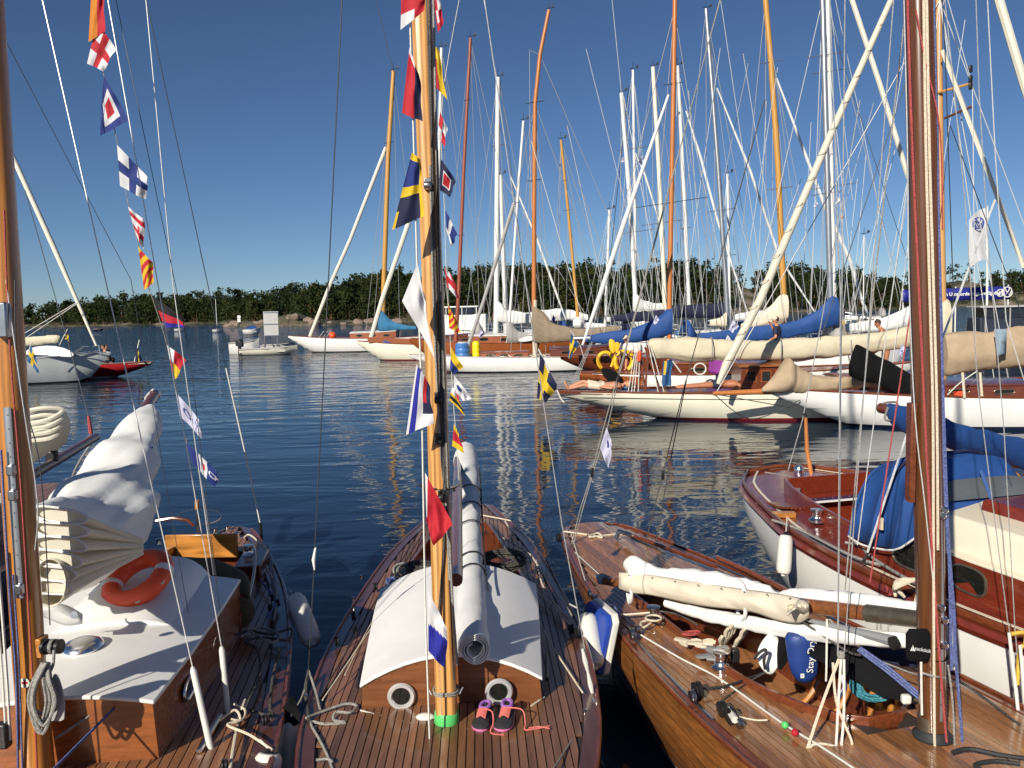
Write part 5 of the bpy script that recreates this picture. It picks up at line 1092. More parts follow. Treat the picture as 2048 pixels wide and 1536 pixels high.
for P, r_ in (([(1530, 945), (1560, 950), (1590, 958), (1600, 990)], .01), ([(1545, 1040), (1600, 1060), (1700, 1110), (1760, 1130)], .012), ([(1690, 1085), (1720, 1090), (1740, 1112), (1800, 1150), (1860, 1180)], .012), ([(1580, 970), (1595, 980), (1600, 975), (1590, 985)], .014)): rope('mooring_line', [G(x, y, .90) for x, y in P], r_, 'rope_grey', Wb)
for k in range(5): rr = random.Random(k); rope('mooring_line', [G(1800 + rr.uniform(-12, 10), 1185 + rr.uniform(-5, 10), .92), G(1790, 1165 + k * 3, 1.0), G(1815 + k * 6, 1158, 1.05), G(1835 + k * 4, 1172, .98), G(1830 + k * 3, 1205, .92)], .01, 'rope_cream', Wb)
rope('track', [FB.p(2.2 + .4 * i, -(hbB(2.2 + .4 * i) - .09), zB(2.2 + .4 * i, hbB(2.2 + .4 * i)) + .015) for i in range(9)], .014, 'steel', Wb)
shroud(Wb, [D(1735, 1105, 6.2), D(1760, 1030, 6.2), D(1830, 820, 6.3), D(1990, 400, 6.5)], .009, 'wire_light', 'shroud'); rope('mooring_line', [D(1763, 1195, 5.6) * 0 + G(1780, 1190, .92), G(1772, 1172, .95)], .008, 'rope_red', Wb)
fender('fender', 'long white fender hanging from a rope on the white hull at right', D(1572, 1066, 7.0), D(1566, 1152, 6.9), .062, rope_to=D(1574, 1038, 7.3))
rope('boat_hook', [D(2022, 1268, 4.6), D(2050, 1266, 4.6), D(2050, 1290, 4.6), D(2040, 1300, 4.6), D(2034, 1370, 4.55)], .012, 'rope_yellow', Wb)
# ================================================ yachts moored across the water
def spreaders(parent, c, half, m='mast_alu', tilt=0, th=.02):
    c = V(c); return MB().tube([c + V((-half, .0, -tilt)), c + V((half, 0, tilt))], th, 6, ry=th * .6).build('spreader', m, parent)
def mast_px(parent, P, Y, w0, w1, m, spr=(), top=True, sm='mast_alu', name='mast', ext=0):
    pts = [D(x, y, Y) for x, y in P]
    if ext: pts.append(pts[-1] + (pts[-1] - pts[-2]).normalized() * ext)
    n = len(pts); ws = [pxm(w0 + (w1 - w0) * i / (n - 1), Y) for i in range(n)]
    o = spar(name, pts, ws, m, parent, 10)
    for y, h in spr:
        for i in range(len(P) - 1):
            if (P[i][1] - y) * (P[i + 1][1] - y) <= 0:
                f = (y - P[i][1]) / (P[i + 1][1] - P[i][1]); spreaders(o, pts[i].lerp(pts[i + 1], f) + V((0, -.06, 0)), pxm(h, Y), sm, pxm(h * .12, Y), pxm(1.1, Y))
    if top and not ext:
        t = pts[-1]; mb = MB(); k = pxm(1, Y); mb.tube([t, t + V((0, 0, 16 * k))], .5 * k, 5); mb.tube([t + V((-6 * k, 0, 3 * k)), t + V((9 * k, 0, 4 * k))], .7 * k, 5); mb.box(t + V((9 * k, 0, 7 * k)), (4 * k, 3 * k, 4 * k)); mb.build('masthead_gear', 'wire_dark', o)
    return o
def wires(parent, top, feet, Y, r=.012, m='wire', name='shroud'):
    for f in feet:
        Yf = f[2] if len(f) > 2 else Y
        MB().tube([D(*top, Y), D(f[0], f[1], Yf)], r, 4).build(name, m, parent)
def yacht(name, label, S, B, beam, fb, hm, deckm='teak_c', cab=None, bott='black_bottom', boot='black_bottom', style='classic', group='yachts moored across the water', cat='sailing yacht', railm='mahogany', ports=3):
    F = Frame(S, B); L = F.L; t = thing(name, label, cat, F.p(L * .5, 0, 0), group); b = beam / 2
    hb = tab([(0, b * (.14 if style == 'classic' else .72)), (.12 * L, b * (.55 if style == 'classic' else .85)), (.3 * L, b * .92), (.5 * L, b), (.7 * L, b * .84), (.88 * L, b * .36), (L, .015)])
    sh = tab([(0, fb * 1.06), (.35 * L, fb * .97), (.7 * L, fb * 1.06), (L, fb * 1.28)])
    zb = tab([(0, fb * .9), (.05 * L, fb * .6), (.16 * L, .02), (.26 * L, -.3), (.5 * L, -.7), (.74 * L, -.3), (.84 * L, .02), (L, fb * 1.15)]) if style == 'classic' else tab([(0, .12), (.1 * L, -.15), (.3 * L, -.5), (.8 * L, -.4), (.9 * L, 0), (L, fb * 1.2)])
    hull(t, F, L, hb, sh, zb, (hm, boot, bott), 26, lev=(0, .25, .5, .75, 1))
    rings = []; mb = MB()
    for i in range(25):
        s = L * i / 24 * .995; h = max(hb(s) - .01, .005); rings.append([F.p(s, -h, sh(s) - .05), F.p(s, h, sh(s) - .05), F.p(s, h, sh(s) - .012), F.p(s, h * .5, sh(s) + .02), F.p(s, 0, sh(s) + .035), F.p(s, -h * .5, sh(s) + .02), F.p(s, -h, sh(s) - .012)])
    mb.loft(rings).build('deck', deckm, t, sharp=60); rail(t, F, 0, L * .985, hb, sh, .028, railm, 'toe_rail', -.015, .02, 24)
    if cab:
        for c_ in (cab if isinstance(cab, list) else [cab]):
            s0, s1, hw, h, wm, rm = c_; z0 = lambda s, w_: sh(s); n = 5; st = []
            for i in range(n + 1): s = s0 + (s1 - s0) * i / n; w_ = min(hw, hb(s) * .8) * (1 - .25 * (i / n)); st.append((s, w_, sh(s) + h * (1 - .25 * i / n), sh(s) + h * 1.22 * (1 - .22 * i / n)))
            wl_, rf_ = cabin(t, F, st, z0, wm, rm, 8, .03, .03, .03)
            for i in range(ports):
                s = s0 + (s1 - s0) * (i + .7) / (ports + .4); w_ = min(hw, hb(s) * .8) * (1 - .25 * (s - s0) / (s1 - s0)) + .02
                for a in (-1, 1): portlight(t, F.p(s, a * w_ + a * .006, sh(s) + h * .45), F.n * a, (0, 0, 1), min(.45, (s1 - s0) / ports * .6), h * .34, rim='bronze', rt=.014, n=12, pw=3.2)
    t['_'] = 0; del t['_']; return t, F, hb, sh
# --- cream yacht, nearest of the row
Y1, F1, hb1, sh1 = yacht('sailing_yacht', 'cream hulled classic yacht with red bottom, sunbathers on deck, nearest of the moored row', (1.2, 21.45), (16.5, 20.7), 2.3, .70, 'cream_hull', 'varnish_dark', [(7.0, 9.5, .6, .3, 'varnish_dark', 'varnish_far')], 'red_bottom', 'red_bottom')
for k in (-.09,): MB().tube([F1.p(15 * i / 24, -hb1(15 * i / 24) - .004, sh1(15 * i / 24) - .12) for i in range(1, 24)], .008, 5).build('cove_line', 'black_bottom', Y1)
dx0, dx1 = F1.st(D(1476, 780, 21))[0], F1.st(D(1556, 780, 21))[0]
MB().box(F1.p((dx0 + dx1) / 2, 0, 1.02), (dx1 - dx0, 1.1, .62), Matrix.Rotation(math.atan2(F1.d.y, F1.d.x), 3, 'Z')).build('doghouse', 'varnish_dark', Y1, bevel=.02)
mb = MB(); mb.loft([[F1.p(s, t, z) for t, z in ((-.62, 1.32), (-.62, 1.36), (0, 1.46), (.62, 1.36), (.62, 1.32))] for s in (dx0 - .06, dx1 + .08)]).build('doghouse_roof', 'mahogany_x', Y1, sharp=20)
for i in range(3): s = dx0 + .14 + i * .36; o = MB().box(F1.p(s + .12, -.552, 1.08), (.26, .02, .3), Matrix.Rotation(math.atan2(F1.d.y, F1.d.x), 3, 'Z')).build('window', 'varnish_far', Y1); MB().box(F1.p(s + .12, -.565, 1.08), (.2, .01, .24), Matrix.Rotation(math.atan2(F1.d.y, F1.d.x), 3, 'Z')).build('pane', 'glass_far', o)
for a, b in (((1290, 694), (1326, 796)), ((1302, 694), (1268, 790)), ((1280, 700), (1292, 795)), ((1296, 690), (1290, 800))): MB().tube([D(*a, 21.1), D(*b, 21.0)], .028, 6).build('boom_crutch', 'mahogany', Y1)
for x in (1255, 1262, 1268, 1276, 1318, 1330): MB().tube([D(1283 + (x - 1283) * .4, 690, 21), D(x, 792, 20.9)], .012, 5).build('tackle', 'rope_white', Y1)
MB().lathe([(.05, -.12), (.06, 0), (.05, .12)], D(1279, 712, 20.9), (.1, 0, 1), 10).build('extinguisher', 'plastic_red', Y1)
along('boom_cover', [(1296, 684, 700, 21.2), (1304, 677, 714, 21.2), (1330, 674, 720, 21.2), (1400, 676, 724, 21.15), (1470, 680, 720, 21.1), (1540, 679, 722, 21.1), (1610, 674, 720, 21.1), (1700, 669, 710, 21.05), (1780, 659, 700, 21), (1840, 640, 692, 21), (1878, 600, 690, 21), (1890, 598, 690, 21)], 'canvas_cream', None, None, .035, 2.2, 4, Y1, 22)
for px in (1422, 1560, 1700): MB().tube([D(px + 3 * math.sin(a), 699 + 25 * math.cos(a), 21.1 - .3 * math.sin(a)) for a in [i * math.pi / 8 for i in range(17)]], .014, 5).build('cover_tie', 'rope_grey', Y1)
M_ = mast_px(Y1, [(1886, 770), (1885, 586), (1880, 300), (1876, 0)], 20.9, 14, 13, 'pole_pine', ext=4)
for a, b in (((1873, 186), (1946, 166)), ((1888, 237), (1944, 213))): MB().tube([D(*a, 20.8), D(*b, 20.4)], .03, 6).build('spreader', 'mast_yellow' if b[1] < 200 else 'mast_mahogany', M_)
for py in (138, 158, 172): MB().box(D(1941, py, 20.4), (.09, .06, .17)).build('block', 'black_plastic', M_, bevel=.02)
wires(Y1, (1945, 170), [(1952, 770), (1890, -20)], 20.4, .011, 'wire_light'); wires(Y1, (1880, 0), [(2020, 775), (1780, 770), (2060, 480), (1990, 770), (1430, 790), (1870, 760)], 20.8, .012, 'wire_light')
wires(Y1, (1885, 100), [(2048, 535)], 20.5, .06, 'mast_cream', 'furled_jib')
Yc = 20.95
# --- white yacht right
pB = D(1530, 785, 19.5)
Y2, F2, hb2, sh2 = yacht('sailing_yacht', 'white hulled classic yacht with blue bottom, tan deck tent and black sail bag', (17.6, 18.5), (pB.x, 19.35), 2.3, .70, 'white_hull', 'teak_r', [(3.2, 5.6, .8, .34, 'varnish_far', 'mahogany_x'), (6.0, 9.2, .75, .26, 'varnish_dark', 'varnish_dark')], 'blue_bottom', 'blue_bottom')
MB().tube([D(1426, 787, 19.3), D(1480, 785, 19.3), D(1548, 782, 19.3)], [.05, .065, .07], 10).build('bowsprit', 'mast_orange', Y2)
for P in ([(1430, 790), (1502, 838), (1600, 800)], [(1440, 790), (1580, 815)]): rope('bobstay', [D(x, y, 19.1) for x, y in P], .012, 'wire_dark', Y2)
MB().tube([D(1436, 768, 19.3), D(1452, 730, 19.35), D(1520, 600, 19.5), D(1660, 272, 19.9), D(1782, 0, 20.2), D(1830, -110, 20.3)], [.05, .10, .10, .085, .07, .06], 10).build('furled_jib', 'sail_cream', Y2)
for k in range(14): f = k / 14; c = D(1460 + (1782 - 1460) * f, 716 - 716 * f, 19.3 + .9 * f); MB().tube([c + V((.10 * math.cos(a), .1 * math.sin(a), .05 * math.cos(a))) * (1 - .25 * f) for a in [i * math.pi / 5 for i in range(11)]], .008, 4).build('sail_seam', 'rope_cream', Y2)
along('deck_tent', [(1524, 776, 784, 19.2), (1546, 752, 786, 19.2), (1566, 722, 787, 19.2), (1576, 711, 786, 19.2), (1590, 724, 786, 19.2), (1612, 742, 785, 19.15), (1650, 752, 784, 19.1), (1700, 753, 778, 19.05), (1732, 760, 774, 19), (1746, 764, 770, 19)], 'canvas_tan', 'tan canvas tent cover with a pointed peak on the white yacht foredeck', 'cover', .04, 2.5, 5, asp=.8)
along('sail_bag', [(1699, 726, 752, 18.5), (1708, 698, 756, 18.5), (1716, 692, 760, 18.5), (1750, 708, 770, 18.5), (1790, 730, 786, 18.45), (1830, 752, 797, 18.4), (1850, 764, 797, 18.4)], 'canvas_black', 'large tapered black sail bag standing on the white yacht deck', 'bag', .03, 2, 2, asp=.35)
along('boom_cover', [(1886, 672, 750, 18.7), (1910, 666, 752, 18.7), (1960, 662, 745, 18.65), (2010, 656, 738, 18.6), (2060, 652, 734, 18.6), (2160, 645, 730, 18.5), (2260, 640, 725, 18.4)], 'canvas_tan', None, None, .04, 2.4, 9, Y2, 22, asp=.45)
mb = MB(); rows = [[D(1988 + g * 26 + f * (6 - 8 * g), 658 + f * 56 - 5 * g * f, 18.2 + .04 * math.sin(f * 5 + g * 4)) for g in (0, .5, 1)] for f in [i / 8 for i in range(9)]]; mb.grid(rows); tag(mb.build('pennant', 'canvas_bluegrey', solid=.004), 'narrow grey blue cloth hanging over the tan boom cover at the right', 'flag')
for x in (1925, 1960): MB().tube([D(x, 745, 18), D(x + 4, 796, 18)], .03, 8).build('shroud_cover', 'rope_cream', Y2)
rope('mooring_line', [D(1895, 790, 18), D(1915, 770, 18), D(1935, 755, 18), D(1955, 742, 18)], .012, 'rope_white', Y2)
heap('cloth_bundle', 'small red cloth lying on the white yacht deck under the tan boom cover', 'cloth', [(1908, 788, 4, 3, 18.2), (1918, 786, 9, 6, 18.2), (1930, 788, 4, 3, 18.2)], 'plastic_red', .02, 6, 2)
# --- white hull with varnished counter, behind the cream yacht
Y3, F3, hb3, sh3 = yacht('sailing_yacht', 'white hulled yacht with varnished stern tucked behind the cream yacht, purple towel on its rail', (2.25, 27.2), (13, 26.2), 2.3, .72, 'white_hull', 'varnish_far', [(3.0, 6.5, .8, .35, 'varnish_dark', 'varnish_far')])
mb = MB(); rings = []
for i in range(7):
    s = -.02 + 2.0 * i / 6; h = hb3(max(s, 0)) + .02; z = sh3(s); zk = max(.02, .56 * (1 - i / 6)); rings.append([F3.p(s, -h, z - .05), F3.p(s, -h * .92, (z + zk) / 2), F3.p(s, 0, zk - .03), F3.p(s, h * .92, (z + zk) / 2), F3.p(s, h, z - .05)])
mb.loft(rings).build('varnished_counter', 'varnish_far', Y3)
pt = MB(); pt.grid([[D(1418 + 72 * g, 712 + f * (34 - 8 * g) + 4 * math.sin(g * 6), 25 + .1 * math.sin(g * 9 + f)) for g in [j / 10 for j in range(11)]] for f in [i / 5 for i in range(6)]]); tag(pt.build('towel', 'purple', solid=.02), 'purple towel spread over the rail beside the leaning cream furled sail', 'towel')
MB().tube([D(1400 + 12 * math.cos(a), 738 + 11 * math.sin(a), 24.8) for a in [i * math.pi / 9 for i in range(19)]], .025, 6).build('hoop', 'fender_white', Y3)
for P in ([(1484, 720), (1520, 715), (1522, 728), (1484, 735), (1484, 720)], [(1500, 733), (1514, 716)]): MB().tube([D(x, y, 24) for x, y in P], .022, 6).build('swim_ladder', 'mast_white', Y3)
# --- mahogany hull with yellow lifebuoys
Y4, F4, hb4, sh4 = yacht('sailing_yacht', 'dark mahogany hulled yacht with yellow lifebuoys on its stern and blue boom cover', (1.95, 32.8), (14, 31), 2.9, .98, 'varnish_dark', 'mahogany_x', [(3.5, 7.5, 1.0, .4, 'varnish_dark', 'white_paint')])
M_ = mast_px(Y4, [(1338, 720), (1339, 600), (1343, 390), (1347, 170), (1350, 0)], 30.2, 10, 9, 'mast_orange', [(168, 20), (405, 70)], ext=2.5, sm='wire_dark')
wires(Y4, (1349, 20), [(1290, 715), (1375, 715), (1180, 680), (1460, 715)], 30.2); wires(Y4, (1344, 300), [(1300, 715), (1368, 715)], 30.2)
along('boom_cover', [(1166, 672, 681, 30.3), (1180, 669, 685, 30.3), (1215, 664, 687, 30.3), (1260, 657, 685, 30.25), (1295, 645, 681, 30.2), (1322, 628, 676, 30.2), (1336, 614, 671, 30.2), (1343, 612, 670, 30.2)], 'canvas_blue', None, None, .03, 2.2, 5, Y4, asp=.5)
MB().tube([D(1148, 677, 30.4), D(1180, 676, 30.3)], .09, 10).build('boom_end', 'mast_alu', Y4)
for a, b in (((1183, 684), (1136, 792)), ((1180, 686), (1132, 790)), ((1185, 684), (1142, 790))): MB().tube([D(*a, 29), D(*b, 21.6)], .01, 4).build('mainsheet', 'rope_white', Y4)
def horseshoe(name, label, c, r, tube_r, tilt, words, m='life_yellow'):
    t = thing(name, label, 'lifebuoy', c, 'yellow lifebuoys on the mahogany stern'); P = []
    q = Matrix.Rotation(tilt, 3, 'Y')
    for i in range(21): a = R(-52) + R(284) * i / 20; P.append(V((math.cos(a) * r, 0, math.sin(a) * r * (1.25 if math.sin(a) < 0 else 1))))
    MB().tube([V(c) + q @ p for p in P], tube_r, 10, ry=tube_r * .8).build('float', m, t)
    for i, ch in enumerate(words):
        a = R(150 - i * 30); p = q @ V((math.cos(a) * r, 0, math.sin(a) * r)); text_mesh(ch, 'letter', 'cloth_navy', t, V(c) + p + V((0, -tube_r * 1.06, 0)), q @ V((math.sin(a), 0, -math.cos(a))), q @ V((math.cos(a), 0, math.sin(a))), tube_r * 1.9, bold=.006)
    return t
horseshoe('lifebuoy', 'yellow horseshoe lifebuoy lettered CARLA hanging on the mahogany stern', D(1248, 721, 28.3), .30, .105, .15, 'CARLA')
horseshoe('lifebuoy', 'yellow horseshoe lifebuoy without lettering, left of the lettered one', D(1211, 720, 28.7), .26, .09, -.1, '')
for k, (x, y) in enumerate(((1224, 692), (1236, 698))): heap('fender', ['upper yellow fender above the lettered lifebuoy', 'lower yellow fender above the lettered lifebuoy'][k], 'fender', [(x - 3, y - 12, 3, 3, 29), (x, y - 6, 7, 8, 29), (x + 2, y + 6, 7, 8, 29), (x + 3, y + 13, 3, 3, 29)], 'life_yellow', .02, 4, k)
heap('canvas_bundle', 'dark canvas bundle over the varnished stern below the lifebuoys', 'cover', [(1205, 740, 5, 4, 26.3), (1215, 748, 12, 12, 26.3), (1232, 758, 12, 14, 26.2), (1240, 772, 5, 5, 26.2)], 'canvas_black', .06, 3, 3)
# --- long white hull in the middle
Y5, F5, hb5, sh5 = yacht('sailing_yacht', 'long white hulled yacht with taupe boom cover, blue and yellow barrels on its foredeck', (7.0, 38.6), (-4.85, 39), 2.4, .68, 'white_hull', 'mahogany_x', [(1.6, 5.2, .85, .42, 'varnish_dark', 'varnish_dark'), (6.2, 8.4, .6, .22, 'varnish_far', 'varnish_far')], railm='canvas_grey')
M_ = mast_px(Y5, [(1071, 720), (1068, 600), (1068, 430), (1070, 207), (1080, 110), (1098, 20)], 38.4, 10, 7, 'mast_orange', [(205, 18), (360, 14)], sm='wire_dark')
MB().tube([D(x, y, 38.4) for x, y in ((1071, 720), (1069, 640), (1069.5, 600))], pxm(5.2, 38.4), 10).build('mast_foot', 'rope_cream', M_)
MB().tube([D(1059, 100, 38.4), D(1060, 300, 38.4), D(1067, 520, 38.4)], .008, 4).build('jumper_wire', 'wire_light', M_)
along('boom_cover', [(1064, 616, 681, 38.2), (1072, 616, 684, 38.2), (1088, 626, 685, 38.2), (1108, 646, 684, 38.1), (1144, 655, 682, 38), (1180, 657, 678, 37.9), (1220, 652, 670, 37.8), (1238, 652, 664, 37.8)], 'canvas_taupe', None, None, .05, 1.6, 6, Y5, asp=.4)
MB().tube([D(936, 692, 38.5), D(968, 600, 38.5), D(1028, 406, 38.5)], pxm(3.6, 38.5), 8).build('furled_jib', 'canvas_grey', Y5); wires(Y5, (1028, 406), [(1074, 190)], 38.5)
wires(Y5, (1070, 207), [(1020, 716), (1110, 716), (1250, 700), (1040, 716), (1092, 716)], 38.4); wires(Y5, (1080, 110), [(1330, 690), (1059, 100)], 38.4)
for px0, px1, m_, lb, nm in ((911, 941, 'plastic_blue', 'blue plastic barrel standing on the white yacht foredeck', 'barrel'), (945, 961, 'plastic_yellow', 'tall yellow plastic barrel standing beside the blue one', 'barrel')):
    c = D((px0 + px1) / 2, 716, 38.6); r_ = pxm((px1 - px0) / 2, 38.6); h = pxm(30 if px1 < 950 else 32, 38.6); t = thing(nm, lb, 'barrel', c, 'plastic barrels on the foredeck'); MB().lathe([(r_ * .9, 0), (r_, .05), (r_, h * .3), (r_ * .96, h * .33), (r_, h * .36), (r_, h * .64), (r_ * .96, h * .67), (r_, h * .7), (r_ * .97, h * .94), (r_ * .8, h)], c, n=18).build('drum', m_, t); MB().lathe([(r_ * .7, h * .99), (r_ * .7, h * 1.05), (r_ * .6, h * 1.06)], c, n=14).build('lid', 'fender_white' if px1 < 950 else m_, t)
for i in range(9): rr = random.Random(i); x = 975 + i * 15; rope('deck_line', [D(x, 716, 38.2), D(x + 6, 713 - rr.uniform(0, 6), 38.4), D(x + 18, 714, 38.2), D(x + 28, 706 + rr.uniform(0, 8), 38.5)], .022, rr.choice(['rope_white', 'rope_grey', 'rope_cream']), Y5)
# --- varnished bright hull behind it
Y6, F6, hb6, sh6 = yacht('sailing_yacht', 'bright varnished hulled ketch with grey mizzen cover behind the long white yacht', (4.6, 44), (-5.4, 44), 2.8, 1.15, 'varnish_far', 'mahogany_x', [(3.0, 6.8, 1.0, .45, 'varnish_far', 'white_paint')])
mast_px(Y6, [(911, 690), (917, 590), (928, 330), (941, 76)], 43.5, 8.5, 6, 'mast_red', [(200, 6), (470, 7)], sm='wire_dark'); wires(Y6, (941, 80), [(880, 680), (960, 680), (1080, 690), (1020, 680)], 43.5)
mast_px(Y6, [(1014, 700), (1022, 600), (1035, 400), (1047, 242)], 43, 6, 5, 'mast_white', [(405, 6)]); wires(Y6, (1047, 245), [(1000, 690), (1090, 690)], 43)
along('mizzen_cover', [(1013, 646, 686, 42.8), (1020, 645, 687, 42.8), (1034, 660, 686, 42.8), (1050, 666, 684, 42.8), (1066, 672, 681, 42.8)], 'canvas_grey', None, None, .05, 1.6, 2, Y6, asp=.4)
heap('dinghy', 'white upturned dinghy hull on the varnished ketch aft deck', 'dinghy', [(1038, 681, 3, 3, 42.5), (1050, 679, 8, 5, 42.5), (1064, 676, 8, 5, 42.5), (1072, 676, 3, 3, 42.5)], 'fender_white', .02, 2, 1)
# --- cream hull and white hull, left of the middle mast
Y7, F7, hb7, sh7 = yacht('sailing_yacht', 'cream hulled classic yacht with mahogany deckhouse partly behind the pine mast', (-.6, 50), (-9.4, 50.4), 2.5, .93, 'cream_hull', 'mahogany_x', [(1.5, 4.5, .9, .5, 'varnish_dark', 'varnish_dark')], 'red_bottom', 'red_bottom')
wall_strip(F7, [(4.6, .9), (8, .5)], lambda s: sh7(s), lambda s: sh7(s) + .32, .06).build('coaming', 'varnish_far', Y7)
mast_px(Y7, [(871, 690), (874, 500), (879, 280), (883, 96)], 50, 8, 6, 'mast_white', [(300, 9), (480, 9)]); wires(Y7, (883, 98), [(850, 690), (900, 690), (960, 690), (990, 690)], 50)
MB().tube([D(738, 690, 50.2), D(764, 600, 50.2), D(817, 446, 50.2)], pxm(4.6, 50), 8).build('furled_jib', 'mast_cream', Y7); wires(Y7, (817, 446), [(872, 290)], 50.2)
heap('tarpaulin', 'bunched royal blue tarpaulin on the cream yacht foredeck', 'tarpaulin', [(768, 688, 4, 3, 49.6), (785, 684, 14, 7, 49.6), (812, 686, 18, 6, 49.6), (838, 686, 10, 6, 49.6), (846, 688, 4, 3, 49.6)], 'bag_blue', .12, 1.3, 2)
Y8, F8, hb8, sh8 = yacht('sailing_yacht', 'white classic yacht with teal boom cover, leftmost of the main moored row', (-6, 62.5), (-16.9, 63), 2.8, 1.0, 'white_hull', 'mahogany_x', [(2.5, 6, 1.0, .5, 'varnish_far', 'white_paint')])
mast_px(Y8, [(764, 680), (768, 560), (776, 320), (787, 142)], 62, 11, 8, 'mast_yellow', [(285, 9), (400, 5)], sm='wire_dark'); wires(Y8, (787, 145), [(730, 678), (800, 678), (850, 678), (745, 678)], 62, .016)
MB().tube([D(620, 673, 62.5), D(660, 570, 62.5), D(700, 480, 62.5), D(772, 295, 62.5)], pxm(3.6, 62), 8).build('furled_jib', 'mast_cream', Y8)
along('boom_cover', [(756, 618, 660, 61.8), (766, 622, 663, 61.8), (782, 640, 662, 61.8), (805, 649, 660, 61.8), (832, 653, 659, 61.8)], 'canvas_teal', None, None, .08, 1.1, 3, Y8, asp=.4)
MB().ball(D(665, 671, 62), .28, 14).build('buoy', 'plastic_red', Y8)
for x in (638, 646, 652): MB().tube([D(x, 676, 62.4), D(x + 10, 662, 62.4)], .04, 6).build('stanchion', 'mast_alu', Y8)
# --- left side: grey hull, red hull
Y9, F9, hb9, sh9 = yacht('sailing_yacht', 'grey hulled cruising yacht with white pulpit and cream boom cover at the far left', (-31, 38.2), (-18.75, 38.8), 3.2, 1.05, 'grey_hull', 'white_paint', (3.0, 8.0, 1.1, .4, 'white_paint', 'white_paint'), style='cruiser', railm='mast_alu', ports=4)
MB().tube([D(193, 692, 38.6), D(110, 500, 38.6), D(15, 290, 38.6), D(-60, 130, 38.6)], [.05, .12, .11, .08], 10).build('furled_jib', 'mast_cream', Y9)
for P in ([(198, 692), (165, 694), (140, 712)], [(198, 702), (150, 707), (142, 714)], [(168, 693), (150, 707)], [(142, 712), (155, 706)], [(197, 690), (202, 712)]): MB().tube([D(x, y, 38) for x, y in P], .025, 6).build('pulpit', 'chrome', Y9)
along('boom_cover', [(38, 676, 692, 37.6), (60, 674, 692, 37.6), (95, 671, 687, 37.6), (114, 670, 686, 37.6), (120, 672, 678, 37.6)], 'canvas_cream', None, None, .04, 1.8, 2, Y9, asp=.5)
for k in (0, 4): wires(Y9, (152 + k, 606), [(40 + k * 3, 672 + k)], 38, .02, 'rope_white')
heap('dinghy', 'upturned white dinghy lashed on the grey yacht foredeck', 'dinghy', [(52, 706, 6, 5, 37.6), (72, 701, 14, 9, 37.6), (105, 700, 18, 10, 37.6), (132, 706, 12, 8, 37.6), (146, 712, 4, 3, 37.6)], 'white_hull', .03, 1.2, 3)
Y10, F10, hb10, sh10 = yacht('sailing_yacht', 'low red hulled yacht with crew on deck beyond the grey hulled yacht', (-17.9, 41.2), (-29, 42), 2.2, .66, 'red_hull', 'white_paint', None, 'red_hull', 'white_hull')
